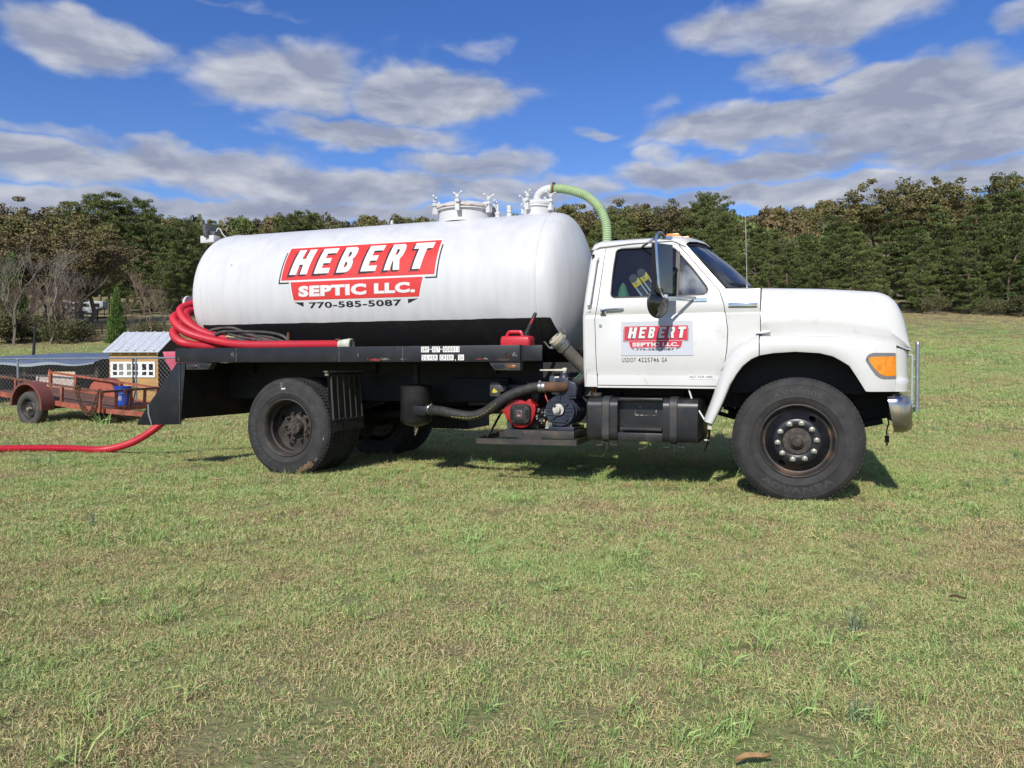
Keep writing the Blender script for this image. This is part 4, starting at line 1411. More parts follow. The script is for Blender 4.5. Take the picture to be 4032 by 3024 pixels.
    def lets(dx, dz):
        return [plate2d([[(tx(x0 + p * w + .2 * .281 * q + dx) + .006, tz(2.066 + q * .281 + dz)) for p, q in l] for l in LET[ch]]) for ch, x0, w in word]
    fl(lets(-.022, -.02), 1.0073, 'lettering', blackd)
    for q in (lets(0, 0), [fit_text('SEPTIC', -1.374, -1.135, 1.254, 1.289, .045, 1.06)], [fit_text('LLC.', -1.108, -.968, 1.255, 1.289, .045, 1.06)]):
        fl(q, 1.0085, 'lettering', whited)
    mk = [fit_text('770-585-5087', -1.342, -1.006, 1.218, 1.238, .02, 1.05), ([(-1.385, 1.239), (-1.36, 1.239), (-1.36, 1.225)], [(0, 1, 2)]), ([(-.955, 1.243), (-.988, 1.242), (-.988, 1.229)], [(0, 1, 2)])]
    mk += [plate2d([[(-1.452, 1.41), (-1.4485, 1.41), (-1.451, 1.300), (-1.412, 1.300), (-1.412, 1.2965), (-1.4545, 1.2965)]]), plate2d([[(-.889, 1.41), (-.8855, 1.41), (-.888, 1.299), (-.925, 1.299), (-.925, 1.3025), (-.8905, 1.3025)]])]
    for k, q in enumerate(mk):
        fl([q], 1.0062, 'lettering' if k == 0 else 'logo_mark', blackd)
    for q in (fit_text('USDOT', -1.468, -1.342, 1.116, 1.155, .004, 1.15), fit_text('4225746', -1.322, -1.14, 1.1165, 1.156, .004, 1.15), fit_text('GA', -1.116, -1.068, 1.117, 1.1565, .004, 1.15)):
        fl([q], 1.0005, 'lettering', blackd)
    fl([plate2d([[(-.885, .968), (-.672, .968), (-.672, 1.006), (-.885, 1.006)]])], .983, 'sticker_backing', M('clear_label', (.74, .74, .74), rough=.4))
    fl([fit_text('NOT FOR HIRE', -.877, -.682, .977, .9995, .004, 1.05)], .9845, 'lettering', blackd)
    return d
door(1); door(-1)

# --- mirrors --------------------------------------------------------------
def mirror(s_):
    mr = bpy.data.objects.new('wing_mirror', None); C.objects.link(mr); mr.parent = truck
    a = MB()
    a.tube([A(-1.315, .885 * s_, 2.145), A(-1.30, .91 * s_, 2.150), A(-1.16, 1.20 * s_, 2.155), A(-1.09, 1.25 * s_, 2.16)], .011, 8)
    a.tube(spline([A(-1.04, 1.30 * s_, 2.15), A(-1.07, 1.35 * s_, 2.185), A(-1.10, 1.385 * s_, 2.16), A(-1.10, 1.39 * s_, 2.05), A(-1.085, 1.39 * s_, 1.85), A(-1.07, 1.385 * s_, 1.70), A(-1.05, 1.33 * s_, 1.655)], 4), .011, 8)
    a.tube([A(-.83, .995 * s_, 1.668), A(-.93, 1.12 * s_, 1.663), A(-1.07, 1.30 * s_, 1.655)], .013, 8)
    a.tube([A(-.86, .995 * s_, 1.645), A(-1.04, 1.24 * s_, 1.642)], .008, 6)
    a.obox(A(-1.05, 1.28 * s_, 1.663), (.06, .05, .03)).obox(A(-1.04, 1.25 * s_, 2.155), (.09, .05, .022), (0, 0, .5))
    a.obox(A(-.79, 1.0 * s_, 1.652), (.11, .012, .03))
    a.build('mirror_arm', chrome, mr)
    hd = MB()
    # tall flat head, turned towards the driver
    t = R_(56) * s_
    hd.obox(A(-1.066, 1.27 * s_, 1.897), (.205, .045, .41), (0, 0, t))
    hd.build('mirror_head', stainless, mr, bevel=.012, seg=3)
    e = MB().obox(A(-1.066 - .101 * math.cos(t), (1.27 * s_ + .101 * math.sin(t)), 1.897), (.012, .05, .405), (0, 0, t))
    e.build('mirror_edge', blackplastic, mr)
    ax = Vector(A(.86, .50 * s_, -.05)).normalized()
    c = Vector(A(-1.095, 1.33 * s_, 1.608))
    MB().lathe([(.108, -.012), (.128, -.008), (.1305, .002), (.126, .010), (.118, .012)], c, ax, 32).build('round_rim', blackplastic, mr)
    MB().lathe([(.118, .011), (.08, .026), (.04, .034), (.001, .036)], c, ax, 32).build('round_mirror', M('mirror_shell', (.10, .10, .10), rough=.1, metal=1), mr)
    return mr
mirror(1); mirror(-1)

# --- hood, wings, nose ----------------------------------------------------
zt_ = lerp_tab([(-.66, 1.752), (-.31, 1.748), (.165, 1.727), (.454, 1.704), (.60, 1.690), (.66, 1.674), (.70, 1.652), (.734, 1.620), (.765, 1.575), (.795, 1.505), (.818, 1.42), (.838, 1.32), (.85, 1.222)])
zl_ = lerp_tab([(-.36, 1.150), (-.315, 1.166), (-.187, 1.188), (-.019, 1.198), (.159, 1.186), (.26, 1.160), (.328, 1.12), (.381, 1.084), (.441, .987), (.501, .885), (.52, .882), (.716, .884)])
zc_ = lerp_tab([(-.33, 1.322), (-.2, 1.324), (.021, 1.321), (.362, 1.306), (.55, 1.287), (.69, 1.262), (.80, 1.222), (.86, 1.21)])
zs_ = lerp_tab([(-.33, 1.40), (-.21, 1.425), (.02, 1.441), (.37, 1.412), (.706, 1.347), (.80, 1.27), (.85, 1.214)])
bf_ = lerp_tab([(-.35, 1.165), (.40, 1.165), (.55, 1.16), (.66, 1.142), (.74, 1.10), (.80, 1.045), (.85, .95)])
bh_ = lerp_tab([(-.66, .985), (-.30, .975), (.3, .94), (.6, .915), (.75, .885), (.85, .84)])

def wing_profile(a, nose=False):
    zl, zc, zs, bf, bh, zt = zl_(a), zc_(a), zs_(a), bf_(a), bh_(a), zt_(a)
    if nose:
        zl = max(1.200, zc - .012)
    h = zc - zl
    zs = max(zs, zc + .002)
    zt = max(zt, zs + .006)
    k = zt - zs
    P = [(bf - .035, zl + .001), (bf - .004, zl), (bf + .004, zl + h * .12), (bf + .006, zl + h * .45), (bf - .002, zl + h * .8), (bf - .02, zc), (bf - .06, zc + .006), (bh + .004, zc + .014),
         (bh + .014, zc + (zs - zc) * .5), (bh + .044, zs), (bh + .034, zs + k * .22), (bh - .025, zs + k * .65), (bh - .055, zs + k * .86), (bh - .10, zt - k * .03), (bh - .17, zt + .004), (.55, zt + .014), (.25, zt + .022), (0, zt + .025)]
    row = [A(a, b, z) for b, z in P]
    return row + [A(a, -b, z) for b, z in reversed(P[:-1])]
def hood():
    st = [-.292, -.25, -.187, -.10, -.019, .07, .159, .21, .26, .30, .328, .355, .381, .41, .441, .47, .501, .515, .55, .60, .65, .69, .7155]
    sec = [wing_profile(a) for a in st]
    sec += [wing_profile(a, True) for a in (.716, .735, .755, .775, .795, .812, .826, .838, .846, .850)]
    last = sec[-1]
    tip = [(.842, y * .98, 1.205) for x, y, z in last]
    m = MB().loft(sec + [tip])
    h = m.build('hood', white, truck, smooth=45)
    tag(h, 'white tilting hood with wide wheel arches')
    # inner wheel-house
    for s_ in (1, -1):
        iw = MB()
        ar = [(-.65, .66), (-.57, .80), (-.525, .925), (-.47, 1.02), (-.42, 1.09), (-.315, 1.17), (-.187, 1.195), (-.019, 1.205), (.159, 1.193), (.26, 1.167), (.328, 1.127), (.381, 1.091), (.441, .994), (.50, .90), (.515, .885)]
        iw.loft([[A(a, b * s_, z) for a, z in ar] for b in (1.13, .78)])
        iw.loft([[A(a, .78 * s_, z) for a, z in ar], [A(a, .78 * s_, max(.85, z - .3)) for a, z in ar]])
        iw.build('wheel_house', chassis, truck, smooth=60)
    MB().box(-.62, .70, -.77, .77, .86, 1.18).build('engine_block', chassis, truck)
    # lower front corner and bumper valance
    va = MB()
    pl = [(.7158, 1.126), (.76, 1.105), (.797, 1.06), (.822, .99), (.826, .93)]
    pl = pl + [(a, -b) for a, b in reversed(pl)]
    va.loft([[A(a - .004, b, .884) for a, b in pl], [A(a - .006, b, .895) for a, b in pl], [A(a, b, .935) for a, b in pl], [A(a, b, .975) for a, b in pl], [A(a - .008, b * .995, .987) for a, b in pl], [A(min(a, .7158 + 0), b * .9, .990) for a, b in pl]])
    va.build('valance', white, h, smooth=50)
    for s_ in (1, -1):
        q = [(.718, 1.098), (.75, 1.085), (.785, 1.055), (.812, 1.005), (.826, .94), (.828, .80)]
        MB().loft([[A(a - .012 * (1 - k), (b - .02 * k) * s_, z) for a, b in q] for k, z in ((1, .9875), (.5, 1.06), (.2, 1.13), (0, 1.226))]).build('grille_corner', white, h, smooth=60)
        MB().box(.714, .724, *sorted((-1.135 * s_, -1.10 * s_)), .998, 1.176).build('headlight_edge', chrome, h)
    g = MB()
    g.prism([(.82, .99), (.842, 1.205), (.80, 1.205), (.80, .99)], -.80, .80)
    g.build('grille_surround', white, h)
    gr = MB()
    for k in range(6):
        z = 1.005 + k * .033
        gr.box(.822 + k * .003, .834 + k * .003, -.62, .62, z, z + .018)
    gr.build('grille', trimgrey, h)
    for s_ in (1, -1):
        ya, yb = sorted((-.80 * s_, -1.105 * s_))
        MB().box(.705, .7155, ya, yb, .992, 1.20).build('headlight_pocket', white, h)
        MB().box(.718, .742, min(-.84 * s_, -1.075 * s_), max(-.84 * s_, -1.075 * s_), 1.005, 1.185).build('headlight', M('headlight_glass', (.55, .57, .58), rough=.1, coat=.6), h, bevel=.008)
        # corner signal lamp: grey bezel and amber lens
        o = [(.497, 1.130), (.503, 1.155), (.52, 1.175), (.553, 1.186), (.711, 1.184), (.7135, .985), (.632, .983), (.60, .992), (.572, 1.012), (.535, 1.062)]
        l = [(.518, 1.130), (.524, 1.146), (.540, 1.154), (.708, 1.158), (.711, 1.005), (.640, 1.004), (.610, 1.014), (.586, 1.034), (.55, 1.076)]
        def mp(a, z, lift):
            return A(a, (bf_(a) + .006 + lift) * s_, z)
        def strips(loops):
            v, f = plate2d(loops, [.55, .6, .64, .68], [1.05, 1.1])
            return v, f
        v, f = strips([o, l])
        sg = solid(v, f, lambda a, z: mp(a, z, .006), lambda a, z: mp(a, z, -.02)).build('signal_lamp', trimgrey, truck)
        v, f = strips([l])
        solid(v, f, lambda a, z: mp(a, z, .008), lambda a, z: mp(a, z, -.015)).build('amber_lens', amber, sg, bevel=0)
        rb = MB()
        for k in range(22):
            z = 1.010 + k * .0066
            rb.add([mp(.636, z, .0082), mp(.706, z, .0082), mp(.706, z + .0035, .0105), mp(.636, z + .0035, .0105), mp(.706, z + .006, .0082), mp(.636, z + .006, .0082)], [(0, 1, 2, 3), (3, 2, 4, 5)])
        rb.build('lens_ribs', amber, sg, smooth=0)
        v, f = plate2d([[(.578, 1.055), (.612, 1.055), (.612, 1.09), (.578, 1.09)]])
        MB().add([mp(a, z, .0092) for a, z in v], f).build('reflex_square', M('amber_reflex', (.62, .20, .01), rough=.4), sg)
        MB().lathe([(.004, 0), (.001, .002)], mp(.507, 1.137, .008), (0, -s_, 0), 8).build('screw', blackplastic, sg)
        # flare behind the wheel
        lip = [(-.300, 1.168), (-.36, 1.140), (-.426, 1.085), (-.478, 1.013), (-.529, .922), (-.581, .786), (-.622, .692), (-.655, .622), (-.665, .600)]
        out = [(-.300, 1.330), (-.36, 1.300), (-.43, 1.255), (-.515, 1.182), (-.572, 1.085), (-.622, .925), (-.668, .785), (-.715, .655), (-.730, .616)]
        secs = []
        for i, ((a0, z0), (a1, z1)) in enumerate(zip(lip, out)):
            k = min(1, i / 4)
            bo = 1.0 + .075 * k
            rowp = [(a0 + .004, 1.125, z0 - .002), (a0, 1.162, z0), (a0 * .85 + a1 * .15, 1.170, z0 * .85 + z1 * .15), (a0 * .5 + a1 * .5, 1.171, z0 * .5 + z1 * .5), (a0 * .2 + a1 * .8, 1.155, z0 * .2 + z1 * .8), (a1, 1.13 if i else 1.145, z1), (a1 - .012, bo + .02, z1 + .012), (a1 - .016, bo - .03, z1 + .018)]
            secs.append([A(x, y * s_, z) for x, y, z in rowp])
        MB().loft(secs).build('wheel_flare', white, truck, smooth=55)
        # cowl side panel between door and hood
        o = [(-.628, 1.724), (-.60, 1.742), (-.30, 1.738), (-.298, 1.345), (-.36, 1.312), (-.43, 1.27), (-.505, 1.21), (-.565, 1.125), (-.586, 1.08), (-.563, 1.217), (-.5555, 1.392), (-.591, 1.611)]
        side_plate([o], .02, s_).build('cowl_panel', white, truck)
    ct = MB()
    ct.loft([[A(a, b, 1.738 + .02 * (1 - (b / .985) ** 2)) for b in (.984, .8, .5, 0, -.5, -.8, -.984)] for a in (-.612, -.5, -.40, -.30)])
    ct.build('cowl_top', white, truck)
    # badge and trim
    b = MB()
    v, f = plate2d([[(-.556, 1.578), (-.323, 1.574), (-.321, 1.611), (-.554, 1.616)]])
    solid(v, f, lambda a, z: A(a, 1.010, z), lambda a, z: A(a, .995, z)).build('badge', chrome, truck, bevel=.003)
    MB().prism([(-.335, 1.352), (-.285, 1.350), (-.215, 1.366), (-.22, 1.378), (-.29, 1.372)], -1.022, -.96).build('hood_latch', white, h, bevel=.006)
    MB().prism([(-.318, 1.342), (-.275, 1.344), (-.28, 1.350), (-.322, 1.349)], -1.03, -1.0).build('latch_strap', blackplastic, h)
    MB().tube([A(-.592, 1.09, 1.04), A(-.60, 1.12, 1.055), A(-.578, 1.13, 1.085), A(-.53, 1.125, 1.15)], .006, 6).build('stay_wire', white2, h)
hood()

def bumper():
    pl = [(.655, 1.135), (.72, 1.14), (.79, 1.125), (.835, 1.06), (.845, .9)]
    pl = pl + [(a, -b) for a, b in reversed(pl)]
    secs = []
    for z, da, db in ((.578, -.02, -.01), (.565, -.02, -.04), (.59, .0, 0), (.62, .004, .004), (.78, .003, .004), (.815, -.004, 0), (.845, -.025, -.02), (.85, -.06, -.05)):
        k = (z - .57) / .28
        secs.append([A(max(a + da, .655 + (.05 * (1 - k) if a < .75 else 0)), b + (db if b > 0 else -db), z + (.02 if .74 < a < .82 and z > .8 else 0)) for a, b in pl])
    MB().loft(secs[1:]).build('front_bumper', M('bumper_chrome', (.50, .46, .44), (.42, .36, .34), 5, rough=.16, metal=1, dirt=((.25, .18, .15), 9, .6, .85)), truck, smooth=50)
    for s_ in (1, -1):
        f = MB()
        f.prism([(.40, .87), (.78, .87), (.74, .70), (.70, .64), (.55, .60), (.49, .72)], *sorted((-.50 * s_, -.40 * s_)))
        f.beam(A(.45, .52 * s_, .56), A(.68, .52 * s_, .615), .04, .05)
        f.beam(A(.47, .5 * s_, .70), A(.60, .5 * s_, .68), .04, .04)
        f.box(.40, .80, *sorted((-.60 * s_, -.35 * s_)), .845, .875)
        f.build('bumper_bracket', chassis, truck)
    w = MB().tube(spline([A(.71, .6, .66), A(.718, .6, .60), A(.705, .6, .54), A(.708, .6, .50)], 5), .006, 6)
    w.box(.692, .724, -.615, -.585, .44, .497).cyl(A(.703, .6, .44), A(.703, .6, .41), .004, 6).cyl(A(.713, .6, .44), A(.713, .6, .415), .004, 6)
    w.build('hanging_plug', blackplastic, truck)
bumper()

# --- fuel tank ------------------------------------------------------------
def fuel_tank():
    def sec(a, b1, z0=.415, z1=.803, r=.085):
        P = []
        for cx, cz, t0 in ((b1 - r, z1 - r, 0), (.52 + .05, z1 - .05, 90), (.52 + .05, z0 + .05, 180), (b1 - r * .7, z0 + r * .7, 270)):
            rr = r if t0 == 0 else (.05 if t0 in (90, 180) else r * .7)
            for q in range(0, 91, 15):
                t = R_(t0 + q)
                P.append(A(a, cx + rr * math.cos(t), cz + rr * math.sin(t)))
        return P
    black = M('fuel_tank_black', (.013, .014, .016), (.024, .024, .025), 4, .4, .7, rough=.33, dirt=[((.055, .048, .040), 6, .55, .8), ((.09, .075, .06), 16, .68, .8)])
    m = MB()
    # recessed middle is lofted with a set-back front
    m.loft([sec(-1.775, .99, .45, .765, .05), sec(-1.785, 1.03, .43, .79), sec(-1.77, 1.05), sec(-1.498, 1.05)], True, True)
    m.loft([sec(-1.095, 1.05), sec(-.80, 1.05), sec(-.785, 1.03, .43, .79), sec(-.77, .98, .45, .77, .05)], True, True)
    m.loft([sec(-1.4985, .93, .416, .8025, .03), sec(-1.0945, .93, .416, .8025, .03)], True, True)
    t = m.build('fuel_tank', black, truck, smooth=40)
    MB().box(-1.497, -1.096, -1.048, -.93, .418, .495).build('step_sill', black, t, bevel=.012)
    MB().box(-1.497, -1.096, -1.045, -.93, .775, .8015).build('step_brow', black, t, bevel=.01)
    s = MB().box(-1.47, -1.11, -1.04, -.932, .532, .540).box(-1.475, -1.105, -1.045, -1.037, .520, .541)
    for i in range(9):
        for j in range(3):
            s.obox(A(-1.45 + i * .04, 1.02 - j * .03, .5415), (.022, .005, .003), (0, 0, .7 if (i + j) % 2 else -.7))
    s.build('step_plate', dusty, t)
    lab = MB()
    o = [(-1.363, .64), (-1.17, .64), (-1.17, .722), (-1.363, .722)]
    i = [(-1.355, .648), (-1.178, .648), (-1.178, .714), (-1.355, .714)]
    v, f = plate2d([o, i])
    lab.add([A(a, .9325, z) for a, z in v], f)
    lab.build('label_outline', M('worn_label_edge', (.04, .04, .04), (.38, .36, .30), 30, .5, .62, rough=.6), t)
    MB().lathe([(.038, 0), (.038, .02), (.048, .022), (.048, .045), (.04, .05), (.001, .05)], A(-1.715, .93, .79), (0, 0, 1), 14).build('filler_cap', M('rusty_cap', (.06, .045, .035), (.03, .025, .022), 30, rough=.7), t)
    for a in (-1.603, -1.006):
        st = MB()
        r = .085
        path = [(.60, .806)] + [(1.05 - r + (r + .004) * math.cos(R_(q)), .803 - r + (r + .004) * math.sin(R_(q))) for q in range(90, -1, -15)] + [(1.054, .48)] + [(1.05 - .06 + .064 * math.cos(R_(q)), .415 + .06 + .064 * math.sin(R_(q))) for q in range(0, -91, -30)]
        L_ = [[A(a + d, b, z) for b, z in path] for d in (-.03, .03)]
        L2 = [[A(a + d, b + (.006 if b > .9 else 0), z + (.006 if z > .6 else -.004)) for b, z in path] for d in (-.03, .03)]
        st.loft([L_[0], L2[0], L2[1], L_[1]])
        for d in (-.032, .032):
            st.tube([A(a + d, b + .004, z) for b, z in path[:9]], .005, 5)
        st.build('strap', dusty, t)
        k = MB()
        k.tube([A(a - .09, 1.0, .372), A(a - .05, 1.0, .372), A(a - .035, 1.0, .40), A(a + .035, 1.0, .402), A(a + .05, 1.0, .376), A(a + .09, 1.0, .382)], .008, 6)
        k.obox(A(a - .065, 1.0, .372), (.06, .04, .008)).obox(A(a + .07, 1.0, .378), (.06, .04, .008)).cyl(A(a, 1.0, .41), A(a, 1.0, .335), .007, 8)
        k.build('strap_bracket', dusty, t)
    MB().box(-1.62, -1.58, -.56, -.46, .40, .84).box(-1.02, -.98, -.56, -.46, .40, .84).build('tank_hanger', chassis, t)
    MB().tube([A(-.90, .92, .90), A(-.86, .97, .80), A(-.735, 1.08, .62)], .007, 6).build('stay_rod', white2, truck)
    fm = MB().loft([[A(-.705, b, .60) for b in (1.15, 1.06, .95)], [A(-.70, b, .50) for b in (1.15, 1.06, .95)], [A(-.715, b, .42) for b in (1.155, 1.06, .95)], [A(-.745, b, .345) for b in (1.16, 1.06, .95)]])
    fm.build('front_mud_flap', M('mud_flap_rubber', (.022, .021, .02), (.06, .055, .048), 14, rough=.8), truck, smooth=60)
    MB().obox(A(-.69, 1.12, .575), (.035, .03, .05)).cyl(A(-.735, 1.1, .455), A(-.70, 1.1, .455), .008, 8).build('flap_bolt', M('cream_bracket', (.55, .50, .40), rough=.6), truck)
fuel_tank()

# --- engine, vacuum pump and their tray ------------------------------------
def pump_set():
    iron = M('painted_iron', (.030, .029, .029), (.075, .058, .045), 6, .45, .72, rough=.55, dirt=((.14, .085, .05), 11, .68, .85))
    tr = MB()
    for p, q in ((A(-2.834, 1.1, .378), A(-1.856, 1.1, .390)), (A(-2.834, .52, .395), A(-1.856, .52, .405))):
        tr.beam(p, q, .006, .05).beam(Vector(p) + Vector((0, .025, -.022)), Vector(q) + Vector((0, .025, -.022)), .05, .006)
    for a, z in ((-2.831, .378), (-1.859, .390)):
        tr.beam(A(a, 1.097, z), A(a, .52, z + .015), .006, .05)
    tray = tr.build('pump_tray', iron, truck)
    for a in (-2.60, -1.86):
        MB().beam(A(a, .46, .95), A(a, .47, .40), .05, .008).build('tray_hanger', chassis, tray)
    MB().beam(A(-2.745, 1.05, .40), A(-2.69, .55, .80), .03, .008, (1, 0, 0)).build('tray_brace', dusty, tray)
    MB().box(-2.576, -1.90, -1.035, -.55, .416, .486).build('pump_base', iron, tray, bevel=.003)
    MB().box(-2.42, -2.20, -1.06, -1.036, .409, .424).box(-2.55, -2.40, -1.037, -1.03, .42, .482).build('base_angle', iron, tray)
    # engine
    en = bpy.data.objects.new('pump_engine', None); C.objects.link(en); en.parent = truck
    redm = M('engine_red', (.36, .010, .012), (.30, .008, .010), 20, rough=.32, coat=.3)
    blk = M('engine_black', (.016, .016, .017), (.03, .029, .028), 12, rough=.45)
    hs = [(-2.584, .615), (-2.585, .60), (-2.55, .565), (-2.51, .525), (-2.48, .508), (-2.42, .502), (-2.365, .515), (-2.325, .555), (-2.298, .62), (-2.285, .67), (-2.29, .715), (-2.318, .735), (-2.335, .77), (-2.352, .775), (-2.385, .748), (-2.44, .768), (-2.51, .768), (-2.56, .735), (-2.60, .69), (-2.632, .662)]
    MB().prism(hs, -.985, -.86).build('cowling', redm, en, bevel=.012, seg=3)
    cv = MB()
    def sq(r, k=4, n=40):
        return [(-2.428 + r * math.copysign(abs(math.cos(t)) ** (2 / k), math.cos(t)), .632 + r * .93 * math.copysign(abs(math.sin(t)) ** (2 / k), math.sin(t))) for t in [2 * math.pi * i / n for i in range(n)]]
    cv.loft([[A(x, b, z) for x, z in sq(r)] for r, b in ((.102, .985), (.101, 1.012), (.092, 1.024), (.06, 1.03))], True)
    v, f = plate2d([sq(.06)])
    cv.add([A(x, 1.03, z) for x, z in v], f)
    cv.build('recoil_cover', blk, en, smooth=40)
    sl = MB()
    for i in range(7):
        d = -.045 + i * .015
        for x, z, w, h in ((-2.428 + d, .632 + .066, .006, .03), (-2.428 + d, .632 - .066, .006, .03), (-2.428 - .072, .632 + d * .9, .03, .006), (-2.428 + .072, .632 + d * .9, .03, .006)):
            sl.box(x - w / 2, x + w / 2, -1.0315, -1.0285, z - h / 2, z + h / 2)
    sl.build('cooling_slot', M('slot_dark', (.003, .003, .003), rough=1), en)
    MB().box(-2.455, -2.405, -1.034, -1.0295, .605, .665).build('engine_badge', M('badge_grey', (.40, .40, .41), rough=.35, metal=.4), en, bevel=.004)
    MB().box(-2.452, -2.408, -1.0352, -1.034, .609, .662).build('badge_face', M('badge_face', (.05, .02, .025), rough=.4), en)
    v, f = fit_text('459', -2.448, -2.416, .613, .629, .02)
    v2, f2 = fit_text('MAX', -2.444, -2.416, .636, .642, .0)
    o = len(v)
    MB().add([A(x, 1.0362, z) for x, z in v + v2], f + [tuple(i + o for i in q) for q in f2]).build('lettering', M('badge_pink', (.75, .35, .35), rough=.5), en)
    MB().box(-2.58, -2.30, -.86, -.55, .49, .72).cyl(A(-2.36, .8, .70), A(-2.33, .8, .84), .06, 14).build('crankcase', blk, en, bevel=.01)
    ft = MB().prism([(-2.768, .79), (-2.66, .79), (-2.66, .83), (-2.595, .85), (-2.592, .875), (-2.61, .895), (-2.66, .898), (-2.672, .925), (-2.69, .932), (-2.755, .932), (-2.768, .918)], -.93, -.70)
    ft.build('air_cleaner', M('grey_plastic', (.035, .036, .038), (.06, .06, .06), 9, rough=.5), en, bevel=.01)
    v, f = plate2d([[(-2.742, .822), (-2.69, .83), (-2.688, .845), (-2.70, .85), (-2.72, .872), (-2.735, .848)]])
    MB().add([A(x, .9345, z) for x, z in v], f).build('warning_label', M('yellow_label', (.62, .52, .04), (.15, .13, .05), 60, .5, .6, rough=.5), en)
    MB().box(-2.62, -2.24, -.86, -.60, .82, .91).build('engine_fuel_tank', blk, en, bevel=.03)
    MB().lathe([(.022, 0), (.022, .025), (.015, .03)], A(-2.44, .75, .91), (0, 0, 1), 10, False, True).build('tank_cap', blk, en)
    MB().box(-2.583, -2.535, -.95, -.93, .49, .66).build('engine_mount', dusty, en)
    # small fittings between engine and pump
    rr = random.Random(5)
    ftg = MB()
    for i in range(16):
        x = -2.275 + rr.uniform(0, .085); z = .55 + rr.uniform(0, .14)
        ftg.cyl(A(x, .955, z), A(x, .985, z), rr.uniform(.005, .011), 8)
    ftg.build('engine_fittings', dullmetal, en)
    cb = MB()
    for i in range(6):
        x0, z0 = -2.275 + rr.uniform(0, .02), .56 + rr.uniform(0, .12)
        cb.tube(spline([A(x0, .95, z0), A(x0 + .03, .99, z0 + rr.uniform(-.04, .04)), A(x0 + .07, .98, z0 + rr.uniform(-.04, .04))], 5), .0035, 5)
    cb.build('engine_wiring', blackplastic, en)
    MB().obox(A(-2.205, .98, .575), (.02, .012, .014), (0, .5, 0)).build('orange_connector', M('orange_plastic', (.7, .25, .02), rough=.4), en)
    MB().tube(spline([A(-2.205, .93, .835), A(-2.19, .97, .80), A(-2.165, .96, .74), A(-2.15, .9, .70)], 5), .006, 6).build('red_cable', M('red_wire', (.55, .08, .07), rough=.5), en)
    MB().prism([(-2.20, .50), (-2.165, .50), (-2.17, .58), (-2.19, .56)], -.96, -.95).build('grey_bracket', M('bare_bracket', (.30, .30, .29), (.2, .19, .18), 20, rough=.6), en)
    # vacuum pump
    pu = bpy.data.objects.new('vacuum_pump', None); C.objects.link(pu); pu.parent = truck
    navy = M('pump_navy', (.018, .023, .042), (.028, .032, .05), 14, rough=.42)
    cx, cz = -2.05, .668
    body = MB().lathe([(.128, -.42), (.128, 0)], A(cx, .96, cz), (0, -1, 0), 36, True)
    for k in range(9):
        d = -.40 + k * .045
        body.lathe([(.128, d), (.148, d + .001), (.148, d + .011), (.128, d + .012)], A(cx, .96, cz), (0, -1, 0), 36)
    body.build('pump_body', navy, pu)
    fc = MB().lathe([(.128, 0), (.141, 0), (.141, .02), (.137, .025), (.05, .025), (.05, .028)], A(cx, .96, cz), (0, -1, 0), 48)
    for k in range(12):
        t = 2 * math.pi * (k + .5) / 12
        fc.lathe([(.0085, .025), (.0085, .033)], A(cx + math.sin(t) * .128, .96, cz + math.cos(t) * .128), (0, -1, 0), 6, False, True)
    for t in (R_(45), R_(135), R_(225), R_(315)):
        fc.obox(A(cx + math.sin(t) * .082, .993, cz + math.cos(t) * .082), (.024, .02, .055), (0, t, 0))
        fc.lathe([(.014, .03), (.014, .045), (.006, .045), (.006, .03)], A(cx + math.sin(t) * .098, .96, cz + math.cos(t) * .098), (0, -1, 0), 10)
    for s_ in (-1, 1):
        for dz in (-.035, 0, .035):
            fc.box(cx + s_ * .055 if s_ > 0 else cx - .12, cx + .12 if s_ > 0 else cx - .055, -.995, -.984, cz + dz - .005, cz + dz + .005)
    fc.box(cx - .07, cx + .07, -1.0, -.984, cz - .103, cz - .088).box(cx - .055, cx + .055, -.995, -.984, cz + .088, cz + .1).cyl(A(cx, .992, cz + .09), A(cx, .992, cz + .14), .011, 8)
    fc.build('pump_cover', navy, pu, smooth=40)
    MB().lathe([(.054, .026), (.054, .034), (.05, .037), (.03, .037), (.028, .05), (.026, .085), (.018, .088), (.001, .088)], A(cx - .012, .96, cz + .012), (0, -1, 0), 28).build('shaft_flange', M('pale_flange', (.55, .53, .49), (.38, .36, .33), 30, rough=.45), pu)
    MB().box(cx - .11, cx + .13, -.97, -.60, .487, .52).box(cx - .085, cx + .085, -.955, -.62, .52, .56).build('pump_foot', navy, pu, bevel=.004)
    for s_ in (-1, 1):
        MB().lathe([(.011, 0), (.011, .014), (.006, .016), (.006, .03)], A(cx + s_ * .1, .95, .52), (0, 0, 1), 6, False, True).build('foot_bolt', dullmetal, pu)
    up = MB().box(-2.075, -1.985, -.93, -.72, .80, .975).box(-2.12, -1.985, -.92, -.76, .925, .972)
    up.lathe([(.055, .97), (.048, .985), (.044, 1.005), (.046, 1.02), (.001, 1.02)], A(-2.05, .84, 0), (0, 0, 1), 18)
    up.build('valve_block', navy, pu, bevel=.008)
    MB().prism([(-2.0, .80), (-1.91, .80), (-1.90, .885), (-1.918, .93), (-2.0, .955)], -.93, -.74).build('side_chamber', navy, pu, bevel=.014, seg=3)
    MB().box(-2.01, -1.905, -.95, -.72, .785, .80).build('chamber_flange', navy, pu)
    hd = MB().prism([(-2.282, 1.037), (-2.05, 1.035), (-2.022, 1.03), (-2.022, 1.058), (-2.06, 1.055), (-2.282, 1.05)], -.87, -.81)
    hd.lathe([(.02, 1.02), (.024, 1.035), (.024, 1.062), (.015, 1.066), (.001, 1.066)], A(-2.045, .84, 0), (0, 0, 1), 10)
    hd.build('valve_handle', M('cream_paint', (.62, .60, .50), (.52, .50, .42), 20, rough=.5), pu, bevel=.004)
